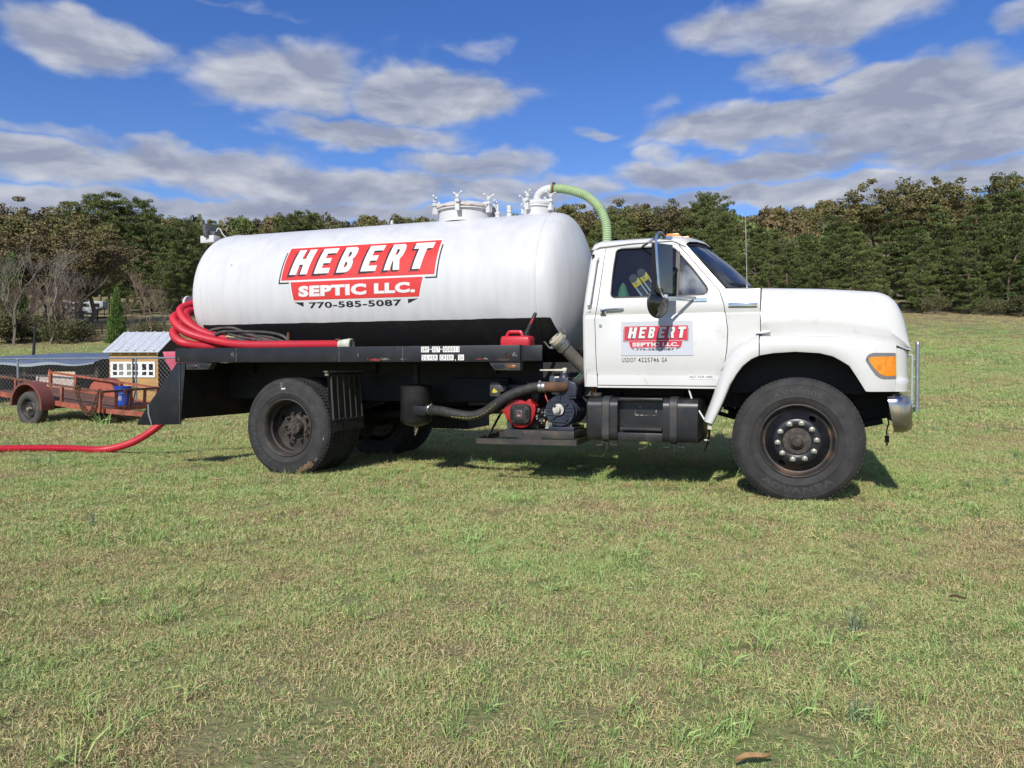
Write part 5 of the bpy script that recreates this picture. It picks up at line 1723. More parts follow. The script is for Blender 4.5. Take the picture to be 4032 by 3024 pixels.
    MB().box(-2.205, -2.10, -.82, -.70, .88, .985).build('oil_bottle', M('milky_plastic', (.55, .56, .57), rough=.35), pu, bevel=.012)
    MB().cyl(A(-2.145, .76, .985), A(-2.145, .76, 1.012), .03, 14).build('bottle_cap', blackplastic, pu)
    el = spline([A(-2.19, .985, .889), A(-2.12, .985, .889), A(-2.06, .97, .887), A(-2.03, .93, .887), A(-2.02, .85, .887)], 6)
    MB().tube(el, [.047] * 6 + [.048] * (len(el) - 6), 18).build('rusty_elbow', M('rusted_pipe', (.13, .068, .035), (.075, .035, .018), 9, .4, .65, rough=.85), pu)
    MB().lathe([(.047, 0), (.049, .003), (.049, .035), (.045, .05)], A(-2.185, .985, .889), (-1, 0, 0), 20).build('pipe_coupling', dullmetal, pu)
    hosep = spline([A(-3.41, .90, .648), A(-3.375, .93, .648), A(-3.229, 1.0, .642), A(-3.064, 1.02, .616), A(-2.923, 1.02, .604), A(-2.795, 1.02, .637), A(-2.689, 1.02, .705), A(-2.584, 1.02, .776), A(-2.48, 1.015, .828), A(-2.377, 1.005, .863), A(-2.30, .99, .882), A(-2.215, .985, .889)], 6)
    ho = MB().tube(hosep, .0475, 16).build('vacuum_hose', hoserub, truck, smooth=60)
    ys = []
    rs = resample(hosep, .012)
    for i in range(28, 70):
        t = (rs[i + 1] - rs[i - 1]).normalized()
        up_ = Vector((0, 0, 1)) - t * t.z
        up_.normalize()
        nn = t.cross(up_)
        if nn.y > 0: nn = -nn
        d = (nn * math.cos(-.55 + .012 * (i - 28)) + up_ * math.sin(-.55 + .012 * (i - 28)))
        ys.append(rs[i] + d * .0482)
    st = MB()
    for i in range(0, len(ys) - 2, 3):
        st.tube([ys[i], ys[i + 1], ys[i + 2]], .0022, 4)
    st.build('yellow_print', M('yellow_print', (.45, .40, .05), rough=.6), ho)
    for p, q in ((rs[-3], rs[-1]), (rs[2], rs[0])):
        dr = (q - p).normalized()
        MB().lathe([(.0485, -.012), (.0515, -.01), (.0515, .01), (.0485, .012)], p, dr, 20).obox((p.x, p.y, p.z + .054), (.02, .03, .012)).build('hose_band', dullmetal, ho)
    # moisture trap
    c0 = A(-3.63, .79, 0)
    ca = MB().lathe([(.001, .468), (.06, .474), (.12, .492), (.152, .515), (.161, .53), (.161, .86), (.165, .862), (.165, .874), (.15, .885), (.06, .90), (.001, .902)], c0, (0, 0, 1), 36)
    trap = ca.build('moisture_trap', M('trap_black', (.012, .012, .013), (.03, .028, .026), 5, .42, .7, rough=.34, dirt=((.09, .085, .08), 22, .68, .8)), truck, smooth=40)
    MB().cyl(A(-3.63, .79, .9), A(-3.63, .79, 1.1), .04, 12).lathe([(.05, .0), (.05, .03)], A(-3.63, .79, .94), (0, 0, 1), 12, True, True).build('trap_pipe', chassis, trap)
    MB().cyl(A(-3.63, .8, .47), A(-3.63, .8, .415), .018, 10).obox(A(-3.60, .84, .425), (.012, .012, .085), (0, .4, 0)).build('drain_valve', M('brass', (.35, .30, .22), rough=.4, metal=.8), trap)
    MB().prism([(-3.60, .59), (-3.46, .59), (-3.44, .62), (-3.44, .68), (-3.60, .69)], -.945, -.90).build('outlet_box', blackp, trap, bevel=.006)
    MB().lathe([(.046, 0), (.046, .05), (.043, .055)], A(-3.462, .885, .648), (1, 0, .0), 20).build('outlet_coupling', dullmetal, trap)
    # hose to the tank and inclined filler pipe with cam cap
    MB().tube(spline([A(-1.95, .82, .93), A(-1.90, .83, .95), A(-1.85, .80, 1.01), A(-1.80, .70, 1.12), A(-1.83, .4, 1.3)], 6), .048, 14).build('pressure_hose', hoserub, truck)
    v, f = fit_text('10 bar (150', 0, .17, 0, .022, .01)
    gp = [Vector(A(-1.935 + x * .62, .872 + .0 * y, .955 + x * .58 + y)) for x, y in v]
    MB().add([tuple(q) for q in gp], f).build('hose_print', M('green_print', (.05, .30, .16), rough=.6), truck)
    d = (Vector(A(-1.80, .78, .99)) - Vector(A(-2.086, 1.0, 1.335))).normalized()
    c = Vector(A(-2.086, 1.0, 1.335))
    MB().tube([c + d * .04, c + d * .62], .058, 18).build('filler_pipe', M('grimy_grey_pipe', (.10, .09, .08), (.17, .15, .13), 8, .4, .7, rough=.6, dirt=((.16, .05, .04), 5, .66, .75)), truck)
    cap = MB().lathe([(.001, -.012), (.066, -.012), (.072, -.006), (.072, .03), (.065, .035)], c, d, 28)
    cp = cap.build('pipe_cap', M('cream_cap', (.52, .47, .36), (.40, .35, .26), 9, rough=.55), truck, smooth=40)
    MB().lathe([(.066, .03), (.078, .035), (.078, .06), (.07, .065), (.07, .12), (.062, .13)], c, d, 24).build('cap_collar', dullmetal, cp)
    side = d.cross(Vector((0, 1, 0))).normalized()
    for s_ in (-1, 1):
        q = c + side * (.076 * s_)
        e = MB().tube([q + d * .05, q + side * .028 * s_ + d * .03, q + side * .022 * s_ - d * .05], .009, 6).lathe([(.016, -.02), (.016, .02)], q + d * .045, (0, 1, 0), 10, True, True)
        e.build('cam_lever', dullmetal, cp)
        ring = [c - d * .016 + side * (.045 * s_) + (side * math.cos(t) * .017 + d.cross(side) * math.sin(t) * .02) for t in [2 * math.pi * k / 10 for k in range(10)]]
        MB().tube(ring, .003, 5, closed=True).build('pull_ring', dullmetal, cp)
    MB().prism([(-1.90, .80), (-1.83, .80), (-1.80, .93), (-1.835, .955), (-1.86, .94)], -.70, -.69).build('mount_plate', M('mount_grey', (.07, .07, .072), rough=.6), truck)
    MB().beam(A(-1.815, .72, .70), A(-1.80, .72, .93), .03, .012, (0, 1, 0)).build('rusty_strap', M('orange_rust', (.35, .12, .03), rough=.8), truck)
    MB().cyl(A(-1.72, .95, .84), A(-1.72, .95, .90), .004, 6).build('filler_chain', dusty, truck)
    # batteries boxes and air tank under the deck, seen as dark shapes
    MB().box(-3.35, -2.7, -.62, -.49, .73, .96).build('under_deck_box', M('dark_blue_black', (.004, .005, .008), rough=.7), truck, bevel=.01)
    MB().cyl(A(-3.2, -.75, .70), A(-2.3, -.75, .70), .14, 20).build('air_tank', chassis, truck)
    # rear mud flap, ribbed
    flm = M('flap_rubber', (.026, .026, .024), (.055, .052, .045), 6, .4, .7, rough=.75, dirt=((.075, .068, .055), 12, .6, .8))
    for s_ in (1, -1):
        fl = MB().loft([[A(-4.40 + da, b * s_, z) for b in (1.22, 1.0, .8, .585)] for z, da in ((1.02, 0), (.80, .01), (.6, .025), (.42, .04))])
        fo = fl.build('mud_flap', flm, truck, smooth=60)
        if s_ > 0:
            rb = MB()
            for b in (1.16, 1.06, .945, .84, .735, .625):
                rb.tube([A(-4.394, b, .985), A(-4.384, b, .80), A(-4.370, b, .60), A(-4.366, b, .545)], .009, 6)
            rb.tube([A(-4.394, 1.16, .985), A(-4.394, .625, .985)], .007, 6).tube([A(-4.366, 1.16, .545), A(-4.366, .61, .545)], .009, 6)
            rb.build('flap_rib', M('flap_rib_rubber', (.07, .066, .054), rough=.75), fo)
            v, f = fit_text('O K CORRAL', .0, .56, .44, .505, .02)
            MB().add([A(-4.352 - (z - .44) * .1, 1.18 - x, z) for x, z in v], f).build('lettering', M('flap_letter', (.065, .063, .056), rough=.7), fo)
            MB().box(-4.43, -4.385, -1.235, -.56, 1.02, 1.032).box(-4.43, -4.39, -1.215, -1.205, .985, 1.02).build('flap_bracket', M('dusty_bracket', (.22, .19, .15), (.14, .12, .09), 20, rough=.8), fo)
pump_set()

# ------------------------------------------------------------------ things lying on and by the truck
red_hose_m = M('red_hose', (.52, .012, .030), (.43, .015, .035), 4, .4, .7, rough=.5, dirt=((.34, .05, .055), 9, .58, .8))
def red_coil():
    t = thing('suction_hose', 'thick red ribbed hose looped round the back of the tank along the flatbed', 'hose', tuple(TW(-5.6, 1.0, 1.25)))
    inv = Matrix.Translation(-TW(-5.6, 1.0, 1.25))
    def W(a, b, z): return inv @ TW(a, b, z)
    runs = [
        [(-4.30, 1.05, 1.298), (-4.82, 1.09, 1.298), (-5.50, 1.10, 1.305), (-5.86, 1.09, 1.345), (-6.29, 1.02, 1.432), (-6.59, .9, 1.53), (-6.87, .68, 1.64), (-7.05, .38, 1.72), (-7.12, 0, 1.76), (-7.05, -.4, 1.7), (-6.8, -.75, 1.55), (-6.4, -.98, 1.42), (-5.8, -1.05, 1.32)],
        [(-5.30, .955, 1.335), (-5.81, .955, 1.375), (-6.17, .93, 1.445), (-6.48, .85, 1.555), (-6.73, .7, 1.665), (-6.93, .5, 1.765), (-7.03, .2, 1.845), (-7.04, -.1, 1.87), (-7.0, -.45, 1.8), (-6.75, -.8, 1.62), (-6.3, -.95, 1.45), (-5.8, -.96, 1.36)],
        [(-5.75, .885, 1.30), (-6.05, .885, 1.39), (-6.36, .84, 1.49), (-6.62, .72, 1.61), (-6.80, .56, 1.70), (-6.93, .32, 1.755), (-6.97, 0, 1.77), (-6.9, -.4, 1.70), (-6.6, -.75, 1.55), (-6.2, -.86, 1.40)],
        [(-5.3, .995, 1.295), (-5.75, 1.0, 1.295), (-6.10, 1.04, 1.30), (-6.36, 1.05, 1.335), (-6.60, .93, 1.40), (-6.83, .72, 1.48), (-7.0, .4, 1.55), (-7.05, 0, 1.58), (-6.95, -.5, 1.52), (-6.5, -.95, 1.36), (-6.0, -1.07, 1.30)]]
    for r in runs:
        ribbed([W(*q) for q in spline([Vector(p) for p in r], 10)], .0485, .026, .17, 14).build('hose_loop', red_hose_m, t, smooth=0)
    e = W(-4.30, 1.05, 1.298)
    dr = (W(-4.2, 1.045, 1.298) - e).normalized()
    cp = MB().lathe([(.049, -.06), (.051, -.02), (.056, 0), (.056, .035), (.062, .04), (.062, .075), (.050, .08), (.046, .05)], e, dr, 22)
    cp.build('coupling', M('pale_coupling', (.55, .57, .48), (.42, .43, .36), 14, rough=.5), t)
    MB().obox(e + Vector((-.07, -.0, .053)), (.05, .03, .012)).build('clamp', rusty, t)
    MB().obox(W(-5.76, 1.0, 1.40), (.13, .04, .006), (.3, .12, -TH)).build('scuff_patch', M('scuffed_rubber', (.55, .42, .25), rough=.8), t)
red_coil()

def ground_hose():
    s0 = TW(-7.16, .3, .56)
    t = thing('discharge_hose', 'red ribbed hose curving down from the truck tail and running left over the grass', 'hose', (s0.x, s0.y, 0))
    pts = [s0, TW(-7.35, .3, .44), TW(-7.62, .3, .26), TW(-7.95, .32, .10)]
    g = [(-5.35, 10.05), (-5.9, 10.13), (-6.5, 10.12), (-7.3, 10.06), (-8.4, 10.1), (-9.6, 10.3)]
    pts += [Vector((x, y, gz(x, y) + .055)) for x, y in g]
    o = Vector((s0.x, s0.y, 0))
    ribbed([p - o for p in spline(pts, 12)], .0465, .026, .18, 14).build('hose_body', red_hose_m, t, smooth=0)
    d = (TW(-7.35, .3, .44) - s0).normalized()
    MB().lathe([(.05, -.12), (.054, -.1), (.054, -.04), (.049, -.03), (.049, .03), (.046, .04)], s0 - o, d, 20).build('coupling', dullmetal, t)
    MB().lathe([(.047, .05), (.0505, .055), (.0505, .085), (.047, .09)], s0 - o, d, 20).build('clamp', M('pale_band', (.5, .45, .42), rough=.5), t)
ground_hose()

def black_hoses():
    o = TW(-5.6, 1.0, 1.25)
    t = thing('garden_hose', 'coil of thin black rubber hose lying on the flatbed against the tank', 'hose', tuple(o))
    mt = M('old_black_hose', (.035, .034, .033), (.075, .070, .064), 14, rough=.6)
    runs = [[(-6.13, .93, 1.40), (-6.14, .945, 1.45), (-6.03, .945, 1.488), (-5.83, .93, 1.50), (-5.72, .925, 1.475), (-5.55, .92, 1.42), (-5.2, .93, 1.36)],
            [(-6.0, .99, 1.37), (-5.98, .995, 1.41), (-5.90, 1.0, 1.45), (-5.71, 1.0, 1.455), (-5.32, .985, 1.44), (-5.11, .985, 1.40), (-5.02, .99, 1.34), (-4.9, .99, 1.31), (-4.75, .97, 1.30)],
            [(-5.80, 1.0, 1.43), (-5.56, 1.01, 1.38), (-5.3, 1.01, 1.35), (-5.09, 1.0, 1.32), (-4.8, .93, 1.285)],
            [(-5.98, .96, 1.40), (-5.85, .97, 1.42), (-5.6, .965, 1.415), (-5.3, .955, 1.39), (-5.1, .94, 1.33)],
            [(-5.95, 1.0, 1.36), (-5.7, 1.03, 1.375), (-5.5, 1.03, 1.34), (-5.2, .99, 1.30)],
            [(-6.1, .96, 1.37), (-6.02, .97, 1.43), (-5.85, .985, 1.455), (-5.6, .98, 1.43), (-5.35, .97, 1.37), (-5.0, .93, 1.30)]]
    for r in runs:
        MB().tube([TW(*q) - o for q in spline([Vector(p) for p in r], 8)], .0155, 9).build('hose_loop', mt, t, smooth=60)
    hk = thing('hose_peg', 'rusty steel peg standing on the flatbed beside the black hose', 'peg', tuple(TW(-4.98, 1.06, 1.245)), (0, 0, -TH))
    MB().prism([(-.02, 0), (.03, 0), (.012, .06), (.012, .17), (.0, .19), (-.012, .17), (-.014, .06)], -.008, .008).build('peg_blade', rusty, hk, bevel=.002)
    MB().box(-.03, .07, -.02, .02, 0, .035).build('peg_foot', M('peg_foot', (.42, .36, .28), (.25, .2, .15), 30, rough=.7), hk)
black_hoses()

def fuel_can():
    o = TW(-2.435, 1.06, 1.2465)
    t = thing('fuel_can', 'red plastic fuel can with black spout standing on the flatbed edge', 'fuel can', tuple(o), (0, 0, -TH))
    redc = M('fuel_can_red', (.50, .014, .026), (.44, .016, .03), 8, rough=.38)
    k = MB().loft([[(x * s, y * s2, z) for x, y in ((-.145, -.07), (-.13, -.085), (.13, -.085), (.145, -.07), (.145, .07), (.13, .085), (-.13, .085), (-.145, .07))] for z, s, s2 in ((0, .97, .95), (.012, 1, 1), (.075, 1, 1), (.10, .96, .93), (.112, .90, .8))], True, True)
    k.build('can_body', redc, t, bevel=.006)
    MB().tube(spline([(-.11, 0, .105), (-.095, 0, .135), (-.075, 0, .15), (0, 0, .15), (.03, 0, .148), (.045, 0, .125), (.055, 0, .105)], 5), .017, 8).build('can_handle', redc, t)
    MB().lathe([(.032, 0), (.032, .03), (.026, .034)], (.085, 0, .105), (.1, 0, 1), 14, False, True).build('spout_collar', blackplastic, t)
    MB().lathe([(.026, 0), (.02, .04), (.017, .2), (.012, .21)], (.088, 0, .135), (.42, 0, .9), 12, False, True).build('spout', blackplastic, t)
    MB().obox((.15, -.02, .25), (.012, .012, .06), (0, .43, 0)).build('spout_stripe', redc, t)
    MB().box(.0, .03, -.0885, -.083, .005, .03).box(.035, .065, -.0885, -.083, .005, .03).build('can_clip', blackplastic, t)
fuel_can()

def ladder():
    t = thing('folding_ladder', 'aluminium folding ladder with yellow rubber-tipped feet inside the cab', 'ladder', tuple(TW(-1.20, .78, 1.45)), (0, 0, -TH))
    alu = M('aluminium', (.62, .64, .66), rough=.35, metal=.8)
    yel = M('yellow_plastic', (.85, .60, .03), rough=.4)
    gre = M('grey_rubber', (.08, .08, .082), rough=.8)
    for k, (dx, dz) in enumerate(((0, 0), (.072, .048))):
        top = Vector((dx - .165, 0, dz + .365)); base = top + Vector((.24, 0, -.34))
        d = (top - base).normalized()
        r = math.atan2(-d.x, d.z) * -1
        c = (base + top) / 2
        for off in (-.028, .028):
            s = Vector((d.z, 0, -d.x)) * off
            MB().obox(c + s, (.012, .05, (top - base).length), (0, r, 0)).build('rail', alu, t)
        MB().obox(c, (.046, .02, (top - base).length), (0, r, 0)).build('rail_label', M('dark_label', (.02, .025, .035), (.12, .14, .16), 60, .55, .6, rough=.5), t)
        MB().obox(top + d * .03, (.078, .06, .085), (0, r, 0)).build('foot', yel, t, bevel=.012)
        MB().lathe([(.036, -.035), (.04, -.028), (.04, .028), (.036, .035)], top + d * .075, (0, 1, 0), 20, True, True).build('rubber_tip', gre, t)
        MB().lathe([(.009, 0), (.009, .006)], top + d * .03 + Vector((0, -.035, 0)), (0, -1, 0), 8, False, True).build('rivet', alu, t)
ladder()
def seat_rag():
    t = thing('green_bag', 'crumpled green bag on the cab seat by the rear window corner', 'bag', tuple(TW(-1.52, .72, 1.40)), (0, 0, -TH))
    m = MB()
    rr = random.Random(3)
    m.loft([[(.13 * s * math.cos(2 * math.pi * k / 12) * rr.uniform(.85, 1.1), .09 * s * math.sin(2 * math.pi * k / 12) * rr.uniform(.85, 1.1), z) for k in range(12)] for z, s in ((0, .9), (.1, 1.1), (.22, .8), (.32, .5), (.42, .2), (.45, .05))], True, True)
    m.build('bag_body', M('green_cloth', (.07, .19, .10), (.10, .26, .14), 14, rough=.8), t, smooth=60)
seat_rag()

# ------------------------------------------------------------------ utility trailer
trail_red = M('faded_red_paint', (.32, .075, .042), (.40, .125, .07), 5, .4, .65, rough=.65, dirt=[((.15, .07, .04), 7, .48, .68), ((.42, .05, .05), 4, .66, .8)])
trail_rust = M('rusted_steel', (.105, .048, .030), (.17, .085, .05), 8, .4, .65, rough=.85)
def utility_trailer():
    NC = Vector((-7.70, 14.40)); e = Vector((.926, -.378)); w = Vector((.378, .926))
    z0 = .232
    o = Vector((NC.x, NC.y, 0))
    ang = math.atan2(e.y, e.x)
    t = thing('utility_trailer', 'rusty red open utility trailer with mesh deck, tongue down, beside the wire fence', 'trailer', (NC.x, NC.y, z0), (R_(1.8), R_(5.6), ang))
    # local x forward (to the tongue), y across (away), z up; the bed slopes down to the tongue
    Wd, Ln = 1.32, 3.15
    dk = MB().box(-Ln, -.02, .03, Wd - .03, .035, .045)
    deck = dk.build('deck', trail_rust, t)
    fr = MB()
    for y in (0, Wd):
        fr.box(-Ln, 0, y - .03, y + .03, -.03, .06)
    for x in (-Ln, -2.3, -1.5, -.75, -.05):
        fr.box(x, x + .05, .03, Wd - .03, -.02, .034)
    fr.build('bed_frame', trail_red, t)
    for y in (0, Wd):
        MB().box(-Ln, .0, y - .02, y + .02, .345, .385).build('top_rail', trail_rust if y == 0 else trail_red, t)
        for x in (-.03, -1.05, -2.35, -3.12):
            MB().box(x - .025, x + .025, y - .022, y + .022, .06, .345).build('rail_post', trail_red, t)
    MB().box(-.02, .02, .0, Wd, .346, .386).build('end_rail', trail_rust, t)
    for y in (.33, .66, .99):
        MB().box(-.018, .018, y - .025, y + .025, .04, .345).build('rail_post', trail_red, t)
    MB().box(-.035, .03, .02, Wd - .02, -.03, .05).build('end_sill', trail_red, t)
    # tongue
    tg = MB()
    tg.beam((.0, .10, 0), (1.05, Wd / 2 - .03, -.03), .06, .09).beam((.0, Wd - .10, 0), (1.05, Wd / 2 + .03, -.03), .06, .09)
    tg.beam((.9, Wd / 2, -.02), (1.35, Wd / 2, -.03), .08, .08)
    tg.build('tongue', trail_red, t)
    MB().lathe([(.03, 0), (.045, .02), (.05, .06), (.03, .09)], (1.35, Wd / 2, -.03), (0, 0, 1), 12, True, True).build('coupler', rusty, t)
    MB().cyl((.72, Wd / 2, -.10), (.72, Wd / 2, .30), .03, 10).build('jack', rusty, t)
    # wheels and mudguards
    alle = M('trailer_tyre', (.05, .047, .043), (.09, .082, .07), 6, .4, .7, rough=.85)
    for y, sd in ((-.17, 1), (Wd + .17, -1)):
        c = Vector((-1.62, y, -.135))
        # the wheel itself stays upright on the ground
        wh = bpy.data.objects.new('wheel', None); C.objects.link(wh); wh.parent = t
        wh.location = c
        if sd < 0: wh.rotation_euler = (0, 0, math.pi)
        MB().lathe([(.195, .06), (.205, .09), (.24, .104), (.29, .10), (.322, .085), (.338, .06), (.343, .03), (.343, -.03), (.338, -.06), (.322, -.085), (.29, -.10), (.24, -.104), (.205, -.09), (.195, -.06)], (0, 0, 0), (0, -1, 0), 48).build('tyre', alle, wh, smooth=50)
        MB().lathe([(.204, .088), (.20, .094), (.192, .088), (.182, .04), (.165, .03), (.16, .02), (.15, .02), (.135, .05), (.11, .056), (.09, .045), (.001, .045)], (0, 0, 0), (0, -1, 0), 40).build('rim', M('trailer_rim', (.02, .02, .02), (.06, .05, .04), 12, rough=.5), wh, smooth=50)
        h = MB().lathe([(.045, .045), (.045, .07), (.036, .085), (.033, .11), (.001, .118)], (0, 0, 0), (0, -1, 0), 16)
        for k in range(5):
            a = 2 * math.pi * k / 5
            h.lathe([(.011, .05), (.011, .068)], (.068 * math.sin(a), 0, .068 * math.cos(a)), (0, -1, 0), 6, False, True)
        h.build('hub', M('trailer_hub', (.16, .13, .11), (.30, .27, .22), 20, rough=.6), wh)
        arc = [(math.cos(a), math.sin(a)) for a in [R_(q) for q in range(-8, 189, 7)]]
        ya, yb = (y - .14 * sd, y + .13 * sd)
        c = c + Vector((0, 0, .085))
        g = MB()
        v = []
        for r in (.425, .437):
            g.loft([[(c.x + r * p, yy, c.z + r * q) for p, q in arc] for yy in (ya, yb)])
        g.loft([[(c.x + r * p, ya, c.z + r * q) for p, q in arc] for r in (.395, .437)])
        n = len(arc)
        side = MB().add([(c.x, yb, c.z + .06)] + [(c.x + .43 * p, yb, c.z + .43 * q) for p, q in arc], [(0, i, i + 1) for i in range(1, n)])
        gd = g.build('mudguard', M('mudguard_paint', (.20, .06, .045), (.14, .055, .04), 6, .4, .7, rough=.65), t, smooth=40)
        side.build('guard_inner', M('guard_inner_red', (.36, .10, .06), (.30, .06, .05), 4, .42, .6, rough=.7, dirt=((.36, .02, .03), 5, .58, .7)), gd)
    MB().box(-1.67, -1.57, .0, Wd, -.16, -.10).build('axle', rusty, t)
    # ramp gate standing up along the far side
    MB().beam((-3.14, Wd, .06), (-3.14, Wd, .42), .05, .05).build('rail_post', trail_red, t)
    return t
utility_trailer()

def chain(name, label, pts, group):
    o = Vector(pts[0])
    t = thing(name, label, 'chain', tuple(o), group=group)
    p = resample(spline(pts, 10), .042)
    m = MB()
    for i in range(len(p) - 1):
        a, b = p[i] - o, p[i + 1] - o
        d = (b - a).normalized()
        u = d.cross(Vector((0, 1, 0.2))).normalized()
        if i % 2: u = d.cross(u)
        c = (a + b) / 2
        L, Wk = .032, .015
        ring = [c + d * (L * math.cos(q) * (1 if abs(math.cos(q)) < .8 else 1)) + u * (Wk * math.sin(q)) for q in [2 * math.pi * k / 10 for k in range(10)]]
        m.tube(ring, .0062, 5, closed=True)
    m.build('chain_links', M('rusty_chain', (.13, .068, .038), (.07, .035, .022), 30, rough=.9), t, weld=False, kind='stuff')
def tl(x, y, z):
    """point on the tilted trailer in world space"""
    m = Matrix.Translation((-7.70, 14.40, .232)) @ Euler((R_(1.8), R_(5.6), math.atan2(-.378, .926))).to_matrix().to_4x4()
    return m @ Vector((x, y, z))
chain('tie_chain', 'rusty chain draped in loops over the near corner of the trailer rail',
      [tl(-.62, .05, .36), tl(-.66, -.01, .40), tl(-.62, -.05, .33), tl(-.5, -.05, .08), tl(-.36, -.06, -.07), tl(-.2, -.06, -.10), tl(-.08, -.05, .03), tl(-.05, -.04, .36), tl(-.04, 0, .41), tl(.0, .03, .3), tl(-.16, -.045, -.02), tl(-.3, -.05, -.02), tl(-.46, -.055, .12), tl(-.56, -.06, .38), tl(-.55, -.02, .41), tl(-.52, -.06, .3), tl(-.40, -.06, .02), tl(-.24, -.07, -.05), tl(-.12, -.05, .15), tl(-.1, -.03, .3)], 'chains hung on the trailer')
chain('tie_chain', 'rusty chain hanging over the front rail of the trailer beside the blue bucket',
      [tl(.04, .46, .30), tl(.02, .50, .40), tl(.05, .50, .30), tl(.06, .46, .10), tl(.08, .40, -.10), tl(.1, .25, -.2), tl(.12, .1, -.22), tl(.1, .35, -.13), tl(.07, .55, .02), tl(.05, .68, .2), tl(.03, .74, .40), tl(-.02, .76, .36)], 'chains hung on the trailer')

def bucket():
    p = tl(-.15, .62, .048)
    t = thing('bucket', 'blue plastic bucket with white logo standing in the trailer', 'bucket', tuple(p), (0, 0, R_(-28)))
    blue = M('blue_plastic', (.012, .055, .36), (.015, .065, .42), 6, rough=.4)
    MB().lathe([(.001, .004), (.128, .004), (.132, .0), (.149, .30), (.157, .302), (.157, .325), (.150, .327), (.152, .35), (.160, .352), (.160, .372), (.150, .372), (.134, .02), (.001, .02)], (0, 0, 0), (0, 0, 1), 32).build('bucket_body', blue, t, smooth=40)
    MB().tube([(.155 * math.cos(q), .155 * math.sin(q), .31 - .11 * math.sin(q + 3.14)) if math.sin(q) < 0 else (.16 * math.cos(q), .16 * math.sin(q), .31) for q in [R_(180 + k * 15) for k in range(13)]], .004, 5).build('handle', dullmetal, t)
    def wrap(v, f, r0, nm, mt):
        MB().add([(( .134 + .05 * z + r0) * math.sin(x / .14), -(.134 + .05 * z + r0) * math.cos(x / .14), z) for x, z in v], f).build(nm, mt, t)
    o = [(-.075, .10), (.105, .10), (.105, .185), (.055, .185), (.045, .195), (-.03, .195), (-.04, .185), (-.075, .185)]
    i = [(-.07, .106), (.099, .106), (.099, .179), (.053, .179), (.043, .189), (-.028, .189), (-.038, .179), (-.07, .179)]
    v, f = plate2d([o, i], [-.05, 0, .05])
    wrap(v, f, .003, 'logo_outline', whited)
    v, f = fit_text("LOWE'S", -.06, .09, .115, .168, .03, 1.0)
    wrap(v, f, .0035, 'lettering', whited)
bucket()

# ------------------------------------------------------------------ wire fence with gate post
galv = M('galvanised', (.38, .41, .44), (.30, .33, .36), 20, rough=.42, metal=.75)
wirem = M('galvanised_wire', (.15, .155, .155), (.22, .225, .225), 8, rough=.6, metal=.2)
def fence_run(p, q, label, posts, h=1.2, mesh=True, wire=.0023):
    p, q = Vector(p), Vector(q)
    L = (q - p).length
    d = (q - p) / L
    t = thing('chain_link_fence', label, 'fence', (p.x, p.y, gz(p.x, p.y)))
    o = Vector((p.x, p.y, gz(p.x, p.y)))
    def at(s, z):
        w = p + d * s
        # the rail keeps a straight grade between its ends
        g = gz(p.x, p.y) * (1 - s / L) + gz(q.x, q.y) * s / L
        return Vector((w.x, w.y, g + z)) - o
    MB().tube([at(0, h + .02), at(L, h + .02)], .021, 10).build('top_rail', galv, t)
    for s in posts:
        MB().tube([at(s, -.25), at(s, h + .0)], .024, 10).build('post', galv, t)
        MB().tube([at(s, h + .0), at(s, h + .045)], .03, 10).build('post_cap', galv, t)
    if mesh:
        m = MB()
        pit = .105
        n = int(L / pit) + 1
        rows = int(h / pit)
        V, F = [], []
        nrm = Vector((-d.y, d.x))
        for k in range(-rows, n):
            for sgn in (1, -1):
                s0 = k * pit if sgn > 0 else (k + rows) * pit
                pts = []
                for r in range(rows + 1):
                    s = s0 + sgn * r * pit
                    if -.001 <= s <= L:
                        w = at(s, .03 + r * (h - .03) / rows)
                        off = (.004 if r % 2 else -.004) * sgn
                        pts.append(w + Vector((nrm.x * off, nrm.y * off, 0)))
                if len(pts) > 1:
                    m.tube([pts[0], *pts[1:-1], pts[-1]], wire, 3, cap=False)
        m.build('wire_mesh', wirem, t, smooth=60, weld=False, kind='stuff')
    return t
fence_run((-14.6, 19.25), (-7.05, 17.36), 'galvanised chain link fence behind the red trailer', [0, 2.75, 6.1, 7.54])
fence_run((-7.0, 17.35), (6.1, 14.09), 'galvanised chain link fence running on behind the tank truck', [2.9, 5.8, 8.7, 11.6, 13.4])

